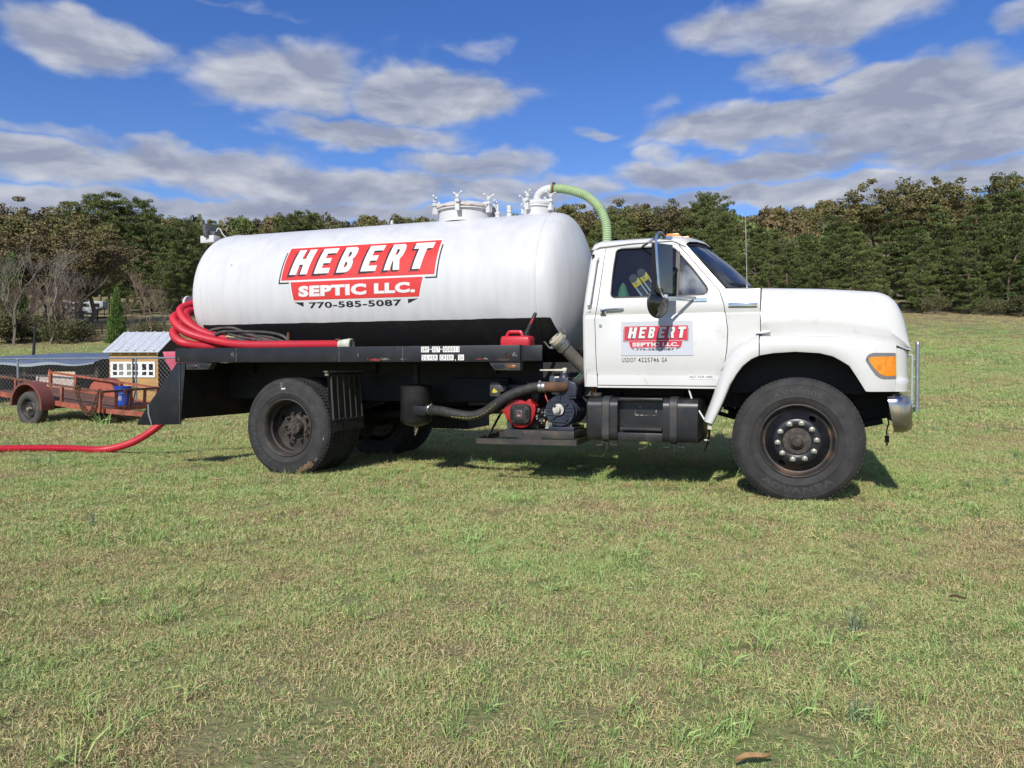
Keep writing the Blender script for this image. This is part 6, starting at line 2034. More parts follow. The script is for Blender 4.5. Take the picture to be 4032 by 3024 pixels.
def gate():
    x, y = 7.27, 13.8
    z = gz(x, y)
    t = thing('fence_post', 'thick galvanised gate post standing beyond the front bumper', 'post', (x, y, z))
    MB().tube([(0, 0, -.3), (0, 0, 1.235)], .037, 16).build('post_tube', galv, t)
    MB().lathe([(.042, 0), (.042, .04), (.034, .055), (.001, .06)], (0, 0, 1.225), (0, 0, 1), 16).build('post_cap', galv, t)
    for zz in (1.0, .62, .36, .12):
        MB().lathe([(.0405, 0), (.0405, .025)], (0, 0, zz), (0, 0, 1), 16, True, True).build('hinge_band', galv, t)
    g = thing('wire_gate', 'galvanised chain link gate panel hung on the post beyond the bumper', 'gate', (x - .085, y + .02, z))
    fm = MB()
    e = Vector((-.97, .242, 0))
    pale = M('pale_gate_tube', (.50, .56, .54), (.42, .46, .45), 20, rough=.45, metal=.4)
    for a, b, nm in (((0, .10), (0, 1.05), 'stile'), ((1.0, .10), (1.0, 1.05), 'stile'), ((0, 1.05), (1.0, 1.05), 'rail'), ((0, .10), (1.0, .10), 'rail')):
        MB().tube([e * a[0] + Vector((0, 0, a[1])), e * b[0] + Vector((0, 0, b[1]))], .019, 10).build(nm, pale, g)
    for zz in (.97, .66, .13):
        MB().tube([Vector((0, 0, zz)), Vector((.06, -.02, zz))], .009, 6).build('hinge', pale, g)
    m = MB()
    rows, pit = 16, .06
    for k in range(-rows, 17):
        for sg in (1, -1):
            s0 = k * pit if sg > 0 else (k + rows) * pit
            pts = [e * (s0 + sg * r * pit) + Vector((0, 0, .10 + r * .95 / rows)) for r in range(rows + 1) if 0 <= s0 + sg * r * pit <= 1.0]
            if len(pts) > 1: m.tube(pts, .0034, 3, cap=False)
    m.build('wire_mesh', wirem, g, weld=False, kind='stuff')
gate()

# ------------------------------------------------------------------ pens and sheds behind the fence
def coop():
    Y = 18.9
    px = 3030 / Y
    X = lambda u: (u - 2016) / px
    x0, x1 = X(425), X(628)
    z = gz(-9, Y) - .02
    t = thing('playhouse_coop', 'small plywood hen house with white window frame and ribbed metal roof', 'shed', ((x0 + x1) / 2, Y, z), (0, 0, R_(-6)))
    hw = (x1 - x0) / 2
    ply = M('plywood', (.50, .30, .10), (.42, .235, .07), 3, .4, .65, rough=.75, stretch=(1, 1, 7))
    H = 1.085 + (1440 - 1376) / px - z
    dp = 1.5
    # front wall in three boards round the window
    zw0, zw1 = H - 1.005 + .0, H - .335
    zw0 = 1.085 + (1440 - 1486) / px - z; zw1 = 1.085 + (1440 - 1424) / px - z
    wx0, wx1 = X(432) - (x0 + x1) / 2, X(618) - (x0 + x1) / 2
    for a, b, c, d in ((-hw, hw, zw1, H), (-hw, hw, .0, zw0), (-hw, wx0, zw0, zw1), (wx1, hw, zw0, zw1)):
        MB().box(a, b, 0, .02, c + .002, d - .002).build('wall_board', ply, t)
    MB().box(-hw, -hw + .02, .02, dp, 0, H).build('side_wall', ply, t)
    sw = MB().add([(hw, .02, 0), (hw, dp, 0), (hw, dp, H), (hw, dp / 2, H + .46), (hw, .02, H)], [(0, 1, 2, 3, 4)])
    sw.add([(hw - .02, .02, 0), (hw - .02, dp, 0), (hw - .02, dp, H), (hw - .02, dp / 2, H + .46), (hw - .02, .02, H)], [(4, 3, 2, 1, 0)])
    sw.build('gable_wall', M('dark_boards', (.05, .038, .028), (.09, .065, .045), 6, rough=.9, stretch=(1, 6, 1)), t)
    MB().box(-hw, hw, dp - .02, dp, 0, H).build('back_wall', ply, t)
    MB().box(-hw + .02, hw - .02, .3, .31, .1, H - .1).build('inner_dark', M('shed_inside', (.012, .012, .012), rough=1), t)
    # window frame: two rows of six panes
    wf = M('white_frame', (.80, .80, .80), rough=.5)
    W = wx1 - wx0; Hh = zw1 - zw0
    fr = bpy.data.objects.new('window', None); C.objects.link(fr); fr.parent = t
    fr.location = (wx0, -.012, zw0)
    cols = [(.055, .15), (.195, .29), (.37, .465), (.525, .62), (.71, .805), (.86, .955)]
    rows = [(.14, .36), (.46, .86)]
    loops = [[(0, 0), (W, 0), (W, Hh), (0, Hh)]]
    for c0, c1 in cols:
        for r0, r1 in rows:
            loops.append([(c0 * W, r0 * Hh), (c1 * W, r0 * Hh), (c1 * W, r1 * Hh), (c0 * W, r1 * Hh)])
    v, f = plate2d(loops)
    solid(v, f, lambda a, z_: (a, -.014, z_), lambda a, z_: (a, .01, z_)).build('window_frame', wf, fr)
    pg = glass('pane_glass', (.2, .22, .22), .03, .3)
    pg2 = M('cloudy_pane', (.20, .22, .17), rough=.3)
    for i, (c0, c1) in enumerate(cols):
        for r0, r1 in rows:
            MB().box(c0 * W, c1 * W, .0, .004, r0 * Hh, r1 * Hh).build('pane', pg2 if i in (1, 2) else pg, fr)
    # roof: two ribbed sheets
    met = M('roof_metal', (.62, .65, .68), (.50, .53, .57), 5, rough=.45, metal=.25, stretch=(6, 1, 1))
    for s_, nm in ((1, 'roof_sheet'), (-1, 'roof_sheet')):
        ov, up = .10, .46
        ye, ze = (-.10, H - .045) if s_ > 0 else (dp + .10, H - .045)
        yr, zr = dp / 2, H + up
        nx = 61
        secs = []
        for k in range(2):
            yy, zz = (ye, ze) if k == 0 else (yr, zr)
            row = []
            for i in range(nx):
                xx = -hw - .09 + (2 * hw + .18) * i / (nx - 1)
                rib = .022 if i % 10 in (4, 5) else 0
                row.append((xx, yy, zz + rib))
            secs.append(row)
        MB().loft(secs).build(nm, met, t, smooth=0)
    MB().tube([(hw + .09, -.10, H - .05), (hw + .09, dp / 2, H + .455)], .012, 6).build('roof_trim', met, t)
    MB().box(-hw - .09, hw + .09, -.115, -.10, H - .075, H - .04).build('eave_trim', met, t)
    MB().box(-.02, .02, -.03, -.012, zw0 - .2, zw1 + .1).build('latch_bar', blackplastic, t)
    return t
coop()

def pen():
    Y = 19.6
    x0, x1 = -16.5, -10.35
    z = gz(-13, Y)
    t = thing('tarp_pen', 'low dark animal pen under a blue-grey sheet roof behind the fence', 'shed', (-13, Y, z))
    def lx(x): return x + 13
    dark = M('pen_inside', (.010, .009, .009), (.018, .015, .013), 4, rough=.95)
    roofm = M('blue_sheet', (.085, .115, .19), (.12, .15, .21), 3, rough=.35, dirt=((.30, .33, .36), 2.2, .55, .75), stretch=(.5, 1, 1))
    Hf = lambda x: .98 + .02 * math.sin(x * 2.2) + .12 * float(smooth01((x + 3) / 5.5)) + (.03 * math.sin(x * 5))
    secs = []
    xs = np.linspace(lx(x0), lx(x1), 28)
    for k in range(6):
        u = k / 5
        secs.append([(x, -.55 + 2.6 * u, Hf(x) * (1 - u) + (1.12 + .26 * float(smooth01((x + 4) / 5))) * u + .06 * math.sin(math.pi * u)) for x in xs])
    MB().loft(secs).build('sheet_roof', roofm, t, smooth=60)
    MB().loft([secs[0], [(x, y + .01, zz - .035 - .04 * max(0, math.sin(x * 1.4))) for x, y, zz in secs[0]]]).build('sheet_edge', M('pale_sheet_edge', (.36, .42, .48), rough=.4), t, smooth=60)
    for a in (lx(x0) + .1, lx(-14.2), lx(-12.2), lx(x1) - .05):
        MB().box(a - .04, a + .04, -.35, -.27, -.1, 1.0).build('pen_post', M('weathered_post', (.06, .045, .035), rough=.9), t)
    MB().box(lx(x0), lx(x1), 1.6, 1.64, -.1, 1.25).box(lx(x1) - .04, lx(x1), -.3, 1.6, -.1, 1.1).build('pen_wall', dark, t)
    for zz in (.25, .75):
        MB().box(lx(x0), lx(x1), -.34, -.32, zz, zz + .05).build('pen_rail', M('pen_rail', (.05, .035, .03), rough=.9), t)
    # patterned board leaning on the pen
    bx0 = (430 * .2893 - 2016) / 3030 * 18.95; bx1 = (1000 * .2893 - 2016) / 3030 * 18.95
    b = thing('patterned_board', 'pinkish board with pale scaly pattern leaning behind the fence', 'board', ((bx0 + bx1) / 2, 18.95, gz(-11.8, 18.95)), (R_(-6), 0, R_(-8)))
    hb = (bx1 - bx0) / 2
    bp = M('scaly_board', (.36, .26, .21), (.58, .50, .44), 26, .46, .56, rough=.8)
    MB().box(-hb, hb, 0, .025, .0, .80).build('board_sheet', bp, b)
    MB().box(-hb + .3, hb, .03, .06, .80, .90).build('board_top', M('raw_board_edge', (.52, .40, .26), rough=.8), b)
    k = thing('post', 'thin black leaning stake behind the wire fence at left', 'stake', ((117 - 2016) / 3030 * 21, 21, gz(-13, 21)), (0, R_(5), 0))
    MB().cyl((0, 0, -.2), (0, 0, 2.05), .035, 8).cyl((.16, .1, -.2), (.16, .1, 1.25), .05, 8).build('stake_tube', blackplastic, k)
    pk = thing('toy_slide', 'pink plastic play slide partly hidden behind the truck tail', 'toy', ((675 - 2016) / 3030 * 18.6, 18.6, gz(-8.2, 18.6)), (0, 0, .2))
    pinkm = M('pink_plastic', (.60, .10, .17), (.52, .08, .14), 8, rough=.4)
    MB().prism([(-.19, 1.33), (.7, 1.36), (.7, .5), (.35, .6), (.10, .70), (-.14, 1.13)], -.02, .04).build('slide_side', pinkm, pk, bevel=.01)
    MB().prism([(.1, .72), (.5, .3), (.9, 0), (1.1, 0), (.7, .45), (.3, .85)], .04, .5).build('slide_chute', pinkm, pk)
pen()

# ------------------------------------------------------------------ far paddock things at left
def paddock():
    def at(u, Y): return (u - 2016) / 3030 * Y
    Y = 118
    x = at(352, Y)
    t = thing('horse_trailer', 'white horse trailer parked under the pines far behind the fence', 'trailer', (x, Y, gz(x, Y)), (0, 0, R_(6)))
    wm = M('trailer_white', (.40, .42, .45), (.3, .32, .35), 2, rough=.5)
    MB().prism([(-3.2, .75), (1.0, .75), (1.3, 1.3), (2.5, 1.55), (2.5, 2.55), (-3.2, 2.65)], -1, 1).build('trailer_body', wm, t, bevel=.06)
    for a in (-2.6, -1.2, 1.2):
        MB().box(a, a + .75, -1.04, -1.0, 1.65, 2.2).build('trailer_window', M('dark_glass', (.01, .012, .015), rough=.2), t)
    for a in (-1.9, -1.0):
        MB().lathe([(.18, 0), (.36, 0), (.38, .1), (.36, .2)], (a, -.95, .38), (0, -1, 0), 20).build('wheel', rubber, t)
    for a in (-.2, .9):
        MB().box(a, a + .03, -1.03, -1.0, .8, 2.5).build('door_frame', M('grey_edge', (.25, .26, .28), rough=.5), t)
    MB().cyl((2.3, 0, .0), (2.3, 0, 1.6), .06, 8).build('jack_leg', dusty, t)
    wood = M('dark_fence_board', (.035, .026, .022), (.06, .045, .035), 5, rough=.9)
    f = thing('board_fence', 'dark wooden rail fence in the paddock behind the cedar', 'fence', (at(365, 78), 78, gz(at(365, 78), 78)))
    for k in range(5):
        xx = -2.2 + k * 1.6
        MB().box(xx - .06, xx + .06, -.06, .06, -.3, 1.15).build('post', wood, f)
    for zz in (.35, .72, 1.05):
        MB().box(-2.4, 4.4, -.1, -.065, zz - .06, zz + .06).build('rail', wood, f)
    f = thing('board_fence', 'dark rail fence crossing below the far white horse trailer', 'fence', (at(392, 108), 108, gz(at(392, 108), 108)))
    for k in range(4):
        xx = -2.2 + k * 2.0
        MB().box(xx - .08, xx + .08, -.06, .06, -.3, 1.5).build('post', wood, f)
    for zz in (.5, 1.0):
        MB().box(-2.4, 4.0, -.1, -.065, zz - .07, zz + .07).build('rail', wood, f)
    g = thing('tube_gate', 'grey tube gate standing in front of the far horse trailer', 'gate', (at(318, 105), 105, gz(at(318, 105), 105)))
    gm = M('gate_grey', (.22, .23, .25), rough=.5, metal=.3)
    for zz in (.3, .6, .9, 1.2, 1.45):
        MB().tube([(-1.0, 0, zz), (1.0, 0, zz)], .04, 6).build('bar', gm, g)
    for xx in (-1.0, .1, 1.0):
        MB().tube([(xx, 0, .25), (xx, 0, 1.5)], .045, 6).build('upright', gm, g)
paddock()

# ------------------------------------------------------------------ trees
def leaf_mat(name, dark, mid, light, hue=.55):
    m = newmat(name)
    N, L = m.node_tree.nodes, m.node_tree.links
    p = N['Principled BSDF']
    at = N.new('ShaderNodeAttribute'); at.attribute_name = 'tone'
    oi = N.new('ShaderNodeObjectInfo')
    ad = N.new('ShaderNodeMath'); ad.operation = 'MULTIPLY_ADD'
    L.new(oi.outputs['Random'], ad.inputs[0]); ad.inputs[1].default_value = hue; L.new(at.outputs['Fac'], ad.inputs[2])
    sb = N.new('ShaderNodeMath'); sb.operation = 'SUBTRACT'; L.new(ad.outputs[0], sb.inputs[0]); sb.inputs[1].default_value = hue / 2
    cr = N.new('ShaderNodeValToRGB')
    e = cr.color_ramp.elements
    e[0].color = (*dark, 1); e[1].color = (*light, 1)
    q = e.new(.5); q.color = (*mid, 1)
    L.new(sb.outputs[0], cr.inputs[0]); L.new(cr.outputs[0], p.inputs['Base Color'])
    p.inputs['Roughness'].default_value = .6
    p.inputs['Specular IOR Level'].default_value = .25
    return m
pine_leaf = leaf_mat('pine_needles', (.058, .085, .024), (.108, .138, .042), (.175, .205, .066))
oak_brown = leaf_mat('oak_leaves_brown', (.085, .068, .037), (.145, .118, .060), (.225, .18, .083))
oak_olive = leaf_mat('oak_leaves_olive', (.092, .090, .036), (.16, .15, .058), (.245, .215, .085))
oak_rust = leaf_mat('oak_leaves_rust', (.105, .084, .040), (.175, .135, .058), (.25, .19, .08))
cedar_leaf = leaf_mat('cedar_leaves', (.045, .088, .02), (.085, .15, .034), (.14, .22, .05))
bush_leaf = leaf_mat('bush_leaves', (.06, .07, .03), (.105, .11, .045), (.17, .155, .07))
twig_leaf = leaf_mat('reddish_twigs', (.095, .06, .045), (.15, .095, .07), (.22, .15, .115))
bark_pine = M('pine_bark', (.12, .085, .062), (.20, .155, .12), 14, rough=.9, stretch=(1, 1, .3))
bark_grey = M('grey_bark', (.11, .095, .08), (.19, .17, .145), 12, rough=.9, stretch=(1, 1, .3))
bark_pale = M('pale_bark', (.21, .185, .155), (.12, .105, .088), 10, rough=.85, stretch=(1, 1, .3))

def diamonds(Cn, D, ln, wd, r, spread=1.0):
    n = len(Cn)
    a1 = r.normal(0, 1, (n, 3)) * spread + D
    a1 /= np.linalg.norm(a1, axis=1, keepdims=True) + 1e-9
    a2 = np.cross(a1, r.normal(0, 1, (n, 3)))
    a2 /= np.linalg.norm(a2, axis=1, keepdims=True) + 1e-9
    l = ln * r.uniform(.6, 1.3, (n, 1)); w = wd * r.uniform(.6, 1.3, (n, 1))
    V = np.stack([Cn - a1 * l, Cn + a2 * w, Cn + a1 * l, Cn - a2 * w], 1).reshape(-1, 3)
    F = np.arange(4 * n).reshape(n, 4)
    return V, F

def pine_variant(seed, low=.06, width=.17, shape='cone', nlev=19):
    r = np.random.default_rng(seed)
    tr = MB()
    sway = [(r.normal(0, .006), r.normal(0, .006)) for _ in range(7)]
    path = [(sway[k][0] * k, sway[k][1] * k, k / 6 * .98 - .01) for k in range(7)]
    tr.tube(path, [.014, .0125, .011, .0092, .007, .0045, .0015], 7)
    cx = lambda h: np.interp(h, [k / 6 for k in range(7)], [q[0] for q in path])
    cy = lambda h: np.interp(h, [k / 6 for k in range(7)], [q[1] for q in path])
    Cn, D, cb = [], [], []
    for i in range(nlev):
        h = low + (1 - low) * (i + r.uniform(-.45, .45)) / nlev
        u = max(0, (h - low) / (1 - low))
        if shape == 'cone':
            R = width * (min(1, u / .14 + .35)) * max(0, 1 - u) ** .62 * r.uniform(.65, 1.2) + .012
        else:
            R = width * max(0, math.sin(math.pi * min(1, .18 + .80 * u))) ** .7 * r.uniform(.6, 1.25) + .012
        nb = 5 if u < .8 else 4
        a0 = r.uniform(0, 6.28)
        for b in range(nb):
            a = a0 + 6.283 * b / nb + r.uniform(-.5, .5)
            Lb = R * r.uniform(.55, 1.2)
            rise = r.uniform(-.15, .5) * (1 if shape == 'cone' else 1.2)
            d = np.array([math.cos(a), math.sin(a), rise])
            base = np.array([cx(h), cy(h), h])
            tip = base + d * Lb
            tr.tube([tuple(base), tuple(base + d * Lb * .55 + np.array([0, 0, -.006])), tuple(tip)], [.0036, .0022, .0008], 3, cap=False)
            nc = max(2, int(1.3 + Lb / .055))
            for k in range(nc):
                s = .38 + .66 * (k + r.uniform(.1, .9)) / nc
                c = base + d * Lb * s + r.normal(0, .008, 3)
                m = int(70 * r.uniform(.6, 1.2))
                g = r.normal(0, 1, (m, 3)); g /= np.linalg.norm(g, axis=1, keepdims=True)
                g[:, 2] = g[:, 2] * .62 + .12
                Cn.append(c + g * .031 * r.uniform(.45, 1, (m, 1)))
                D.append(g * .8 + np.array([0, 0, .8]))
                cb.append(np.full(m, r.normal(0, .16)))
    Cn = np.concatenate(Cn); D = np.concatenate(D)
    V, F = diamonds(Cn, D, .0105, .0028, r, .55)
    tone = np.clip(r.normal(.5, .15, len(F)) + np.concatenate(cb), 0, 1)
    return tr.mesh('trunk', bark_pine, 60), soup('crown', V, F, pine_leaf, tone)

def broad_variant(seed, leaf, width=.36, low=.2, nclus=170, per=80, bark=bark_grey, lsize=.0092, dens=1.0):
    r = np.random.default_rng(seed)
    tr = MB()
    tips = []
    def grow(p, d, L, rad, lev):
        q = p + d * L
        mid = (p + q) / 2 + r.normal(0, L * .05, 3)
        tr.tube([tuple(p), tuple(mid), tuple(q)], [rad, rad * .85, rad * .68], 6 if lev < 2 else 3, cap=False)
        tips.append((q, lev))
        if lev >= 4: return
        n = 3 if lev < 3 else 2
        for k in range(n):
            a = 6.283 * k / n + r.uniform(0, 2)
            t = r.uniform(.45, .95)
            ax = np.array([math.cos(a), math.sin(a), 0]) * math.sin(t) * (width / .36)
            nd = d * math.cos(t) + ax + np.array([0, 0, .12])
            nd /= np.linalg.norm(nd)
            grow(q, nd, L * r.uniform(.62, .84), rad * .6, lev + 1)
    grow(np.array([0, 0, -.01]), np.array([r.normal(0, .03), r.normal(0, .03), 1.0]), low + .12, .02, 0)
    pts = np.array([t[0] for t in tips if t[1] >= 2])
    # fit the crown into its box
    zs = pts[:, 2].max()
    Cn = []
    cl, cb = [], []
    for i in range(nclus):
        c = pts[r.integers(len(pts))] + r.normal(0, .035, 3)
        cl.append(c)
        rad = r.uniform(.022, .05)
        m = int(per * r.uniform(.6, 1.2))
        cb.append(np.full(m, r.normal(0, .2)))
        g = r.normal(0, 1, (m, 3)); g /= np.linalg.norm(g, axis=1, keepdims=True)
        Cn.append(c + g * rad * r.uniform(.5, 1, (m, 1)) * np.array([1.15, 1.15, .75]))
    Cn = np.concatenate(Cn)
    V, F = diamonds(Cn, np.zeros((len(Cn), 3)) + np.array([0, 0, -.2]), lsize, lsize * .6, r, 1.0)
    s = 1 / max(zs, V[:, 2].max())
    V = V * s
    tr.v = [(a * s, b * s, c * s) for a, b, c in tr.v]
    tone = np.clip(r.normal(.5, .18, len(F)) + np.concatenate(cb), 0, 1)
    return tr.mesh('trunk', bark, 60), soup('crown', V, F, leaf, tone)

def bare_variant(seed, bark, spread=.5, up=.5, levels=5, twig=True):
    r = np.random.default_rng(seed)
    tr, tw = MB(), MB()
    def grow(p, d, L, rad, lev):
        q = p + d * L
        mid = (p + q) / 2 + r.normal(0, L * .06, 3)
        (tr if lev < 3 else tw).tube([tuple(p), tuple(mid), tuple(q)], [rad, rad * .8, rad * .6], 5 if lev < 2 else 3, cap=False)
        if lev >= levels: return
        n = [3, 3, 3, 3, 3, 2][lev]
        for k in range(n):
            a = 6.283 * k / n + r.uniform(0, 2)
            t = spread * r.uniform(.5, 1.35)
            nd = d * math.cos(t) + np.array([math.cos(a), math.sin(a), 0]) * math.sin(t) + np.array([0, 0, up * .25])
            nd /= np.linalg.norm(nd)
            st = p + (q - p) * (1 if k == 0 else r.uniform(.45, 1))
            grow(st, nd, L * r.uniform(.6, .85), max(.0008, rad * .58), lev + 1)
    grow(np.array([0, 0, -.01]), np.array([r.normal(0, .05), r.normal(0, .05), 1.0]), .26, .0085, 0)
    zs = max(q[2] for q in tw.v)
    for m in (tr, tw):
        m.v = [(a / zs, b / zs, c / zs) for a, b, c in m.v]
    return tr.mesh('trunk', bark, 60, weld=False), tw.mesh('crown', bark, 60, weld=False)

def cone_variant(seed, leaf, width, n=5200, ln=.013):
    r = np.random.default_rng(seed)
    tr = MB().tube([(0, 0, -.02), (0, 0, .5), (0, 0, .95)], [.02, .012, .003], 6)
    h = 1 - np.sqrt(r.uniform(0, 1, n)) * .97
    a = r.uniform(0, 6.283, n)
    lob = 1 + .16 * np.sin(a * 5 + h * 30) + .12 * np.sin(a * 3 - h * 17)
    R = width * (1 - h) ** .75 * lob * np.sqrt(r.uniform(.35, 1, n)) + .008
    Cn = np.stack([R * np.cos(a), R * np.sin(a), h], 1)
    D = np.stack([np.cos(a), np.sin(a), np.full(n, .9)], 1)
    V, F = diamonds(Cn, D, ln, ln * .4, r, .6)
    return tr.mesh('trunk', bark_grey, 60), soup('crown', V, F, leaf, np.clip(r.normal(.5, .22, n), 0, 1))

def bush_variant(seed, leaf, n=2600, ln=.03):
    r = np.random.default_rng(seed)
    tr = MB()
    for k in range(9):
        a = r.uniform(0, 6.283); t = r.uniform(.1, .6)
        tr.tube([(0, 0, -.02), (math.cos(a) * math.sin(t) * .4, math.sin(a) * math.sin(t) * .4, .45), (math.cos(a) * math.sin(t) * .75, math.sin(a) * math.sin(t) * .75, .85)], [.014, .009, .003], 4, cap=False)
    cl = r.normal(0, 1, (40, 3)); cl /= np.linalg.norm(cl, axis=1, keepdims=True)
    cl = cl * np.array([.55, .55, .38]) * r.uniform(.45, 1, (40, 1)) + np.array([0, 0, .5])
    Cn = cl[r.integers(0, 40, n)] + r.normal(0, .085, (n, 3))
    Cn[:, 2] = np.abs(Cn[:, 2])
    V, F = diamonds(Cn, np.zeros((n, 3)), ln, ln * .5, r, 1)
    return tr.mesh('trunk', bark_grey, 60), soup('crown', V, F, leaf, np.clip(r.normal(.5, .24, n), 0, 1))

PINE = [pine_variant(100 + k, .05, .19) for k in range(5)]
TALL = [pine_variant(120 + k, .22, .20, 'round', 21) for k in range(3)]
OAKB = [broad_variant(140 + k, oak_brown) for k in range(2)]
OAKO = [broad_variant(150 + k, oak_olive, nclus=200) for k in range(3)]
OAKR = [broad_variant(160, oak_rust)]
BARE = [bare_variant(170, bark_pale, .42, .8), bare_variant(171, bark_pale, .45, .7)]
SHRUB = [bare_variant(175, M('brown_twigs', (.20, .14, .11), (.13, .09, .075), 8, rough=.9), .40, 1.2, 5)]
CEDAR = [cone_variant(180, cedar_leaf, .27, 9000, .02)]
BUSH = [bush_variant(190, bush_leaf), bush_variant(191, bush_leaf)]

def tree(name, var, u, Y, top, label, group=None, wide=1.0, spin=None):
    """u: bearing, top: how high the crown reaches, both as seen on the spot; size and base come from the land"""
    x = (u - 2016) / 3030 * Y
    z = gz(x, Y)
    H = 1.085 + (1440 - top) / 3030 * Y - z
    t = thing(name, label, 'tree', (x, Y, z - .03), (0, 0, random.uniform(0, 6.28) if spin is None else spin), group)
    t.scale = (H * wide, H * wide, H)
    link('trunk', var[0], t)
    link('crown', var[1], t)
    return t

rt = random.Random(21)
near_top = lerp_tab([(2300, 900), (2480, 880), (2600, 905), (2720, 880), (2807, 860), (2920, 915), (3000, 900), (3200, 892), (3370, 880), (3500, 862), (3700, 838), (3850, 800), (3950, 765), (4032, 725), (4300, 690)])
for row, (Y, du, dy) in enumerate(((90, 190, 55), (99, 125, 20), (108, 105, 0))):
    u = 2330 + row * 31
    while u < 4400:
        vis = near_top(u) + dy + (rt.uniform(-20, 110) if row == 0 else rt.uniform(-45, 50))
        tree('pine_tree', PINE[rt.randrange(5)], u + rt.uniform(-14, 14), Y + rt.uniform(-2, 2), vis,
             'young green pine in the dense tree wall behind and right of the cab', 'pines of the right-hand tree wall', rt.uniform(1.15, 1.7))
        u += du * rt.uniform(.75, 1.2)
for u, Y, tp, var, lab in ((2450, 150, 800, OAKO[0], 'olive autumn oak rising behind the green hose'), (2400, 128, 832, TALL[0], 'round-topped green pine just behind the green hose'),
        (2560, 150, 782, OAKO[1], 'olive brown oak behind the cab roof'), (2680, 150, 800, OAKB[0], 'brown oak between the cab and the tall pine'),
        (2807, 135, 757, TALL[1], 'tall round-crowned pine standing out above the windshield'), (2760, 140, 775, TALL[2], 'dark pine leaning against the tall round-crowned pine'),
        (2330, 150, 800, OAKR[0], 'rusty orange oak beside the tank front'),
        (3440, 140, 735, OAKO[1], 'leftmost olive oak of the tall group at upper right'), (3540, 138, 712, OAKO[2], 'broad olive oak, second of the tall group at upper right'),
        (3650, 140, 706, OAKO[0], 'olive oak in the middle of the tall group at upper right'), (3790, 142, 700, OAKO[1], 'olive oak with open crown on the upper right skyline'),
        (3735, 134, 752, OAKR[0], 'dull orange-brown oak in front of the upper right skyline'), (3880, 136, 735, OAKR[0], 'rusty oak beside the round green pine at upper right'),
        (3945, 145, 698, TALL[2], 'round green pine on the upper right skyline'), (4020, 145, 684, TALL[1], 'dark green pine at the far right edge of the skyline')):
    tree('oak_tree' if var not in TALL else 'pine_tree', var, u, Y, tp, lab, None, 1.25 if var not in TALL else 1.0)
# trees at left
for u, Y, tp, var, w, lab in (
        (285, 138, 800, TALL[0], 1.1, 'leftmost tall pine of the left-hand pine group'), (345, 140, 785, TALL[1], 1.05, 'second tall pine of the left-hand pine group'), (395, 136, 768, TALL[2], 1.1, 'tallest pine in the left-hand pine group'),
        (462, 138, 769, TALL[0], 1.1, 'tall pine right of the tallest in the left-hand group'), (535, 140, 782, TALL[1], 1.1, 'pine on the right slope of the left-hand group'), (598, 134, 826, TALL[2], 1.1, 'lower pine closing the left-hand group on the right'),
        (505, 130, 858, TALL[0], 1.15, 'shorter pine in front of the left-hand pine group'), (430, 128, 880, TALL[2], 1.1, 'low pine in front of the tallest left-hand pine'),
        (712, 140, 858, TALL[1], 1.2, 'dark round pine left of the tank work light'), (655, 132, 885, PINE[1], 1.2, 'dark low pine between the left group and the tank'), (770, 150, 880, PINE[2], 1.2, 'small pine just behind the tank tail'), (830, 160, 872, TALL[0], 1.0, 'pine on the skyline above the tank tail'),
        (1130, 230, 848, TALL[2], 1.15, 'left green pine of the clump above the tank logo'), (1190, 232, 838, TALL[0], 1.15, 'middle green pine of the clump above the tank logo'), (1245, 230, 842, TALL[1], 1.15, 'right green pine of the clump above the tank logo')):
    tree('pine_tree', var, u, Y, tp, lab, None, w)
for u, Y, tp, var, w, lab in (
        (20, 92, 812, OAKB[0], 1.35, 'brown oak at the left edge of the view'), (150, 90, 788, OAKO[1], 1.2, 'yellow-brown oak beside the left-hand pines'), (95, 98, 800, OAKB[1], 1.3, 'brown oak between the two front oaks at left'),
        (235, 84, 895, OAKB[1], 1.4, 'dark brown oak in front of the left-hand pines'), (345, 92, 905, OAKB[0], 1.3, 'reddish brown oak overlapping the tall pine trunks'), (-60, 90, 830, OAKB[1], 1.3, 'brown oak cut by the left picture edge'),
        (330, 100, 985, OAKO[0], 1.4, 'low olive oak under the tall pines'), (120, 82, 960, OAKB[0], 1.5, 'brown undergrowth oak behind the bare trees')):
    tree('oak_tree', var, u, Y, tp, lab, None, w)
for u, Y, tp, var, w, lab in (
        (300, 112, 1010, PINE[0], 1.3, 'short pine filling in under the brown oak at left'), (560, 124, 960, PINE[3], 1.3, 'bushy pine at the foot of the left pine group'), (640, 122, 985, PINE[2], 1.3, 'bushy pine behind the leafless shrub'),
        (700, 126, 950, PINE[4], 1.3, 'dark bushy pine touching the tank outline'), (470, 126, 985, PINE[1], 1.3, 'bushy pine above the cedar tip')):
    tree('pine_tree', var, u, Y, tp, lab, None, w)
for u, Y, tp, var, w, lab in ((60, 84, 1030, OAKO[2], 1.5, 'low olive tree behind the bare trees at left'), (180, 86, 1040, OAKB[1], 1.5, 'low brown tree behind the pale bare tree'), (255, 90, 1060, OAKO[1], 1.5, 'low olive tree left of the horse trailer'), (-20, 82, 1020, OAKB[0], 1.5, 'low brown tree at the left picture edge'), (120, 80, 1080, OAKO[0], 1.6, 'low bushy tree between the two bare trees')):
    tree('oak_tree', var, u, Y, tp, lab, None, w)
tree('bare_tree', BARE[0], 195, 66, 915, 'bare pale-barked tree with upright branches at left', None, 1.0)
tree('bare_tree', BARE[1], 55, 66, 975, 'bare pale tree forking low at the left edge', None, 1.1)
tree('bare_tree', BARE[1], 275, 72, 1040, 'small bare tree between the pale tree and the cedar', None, 1.0)
tree('cedar_tree', CEDAR[0], 462, 60, 1120, 'narrow bright green cedar beside the hen house roof', None, .62)
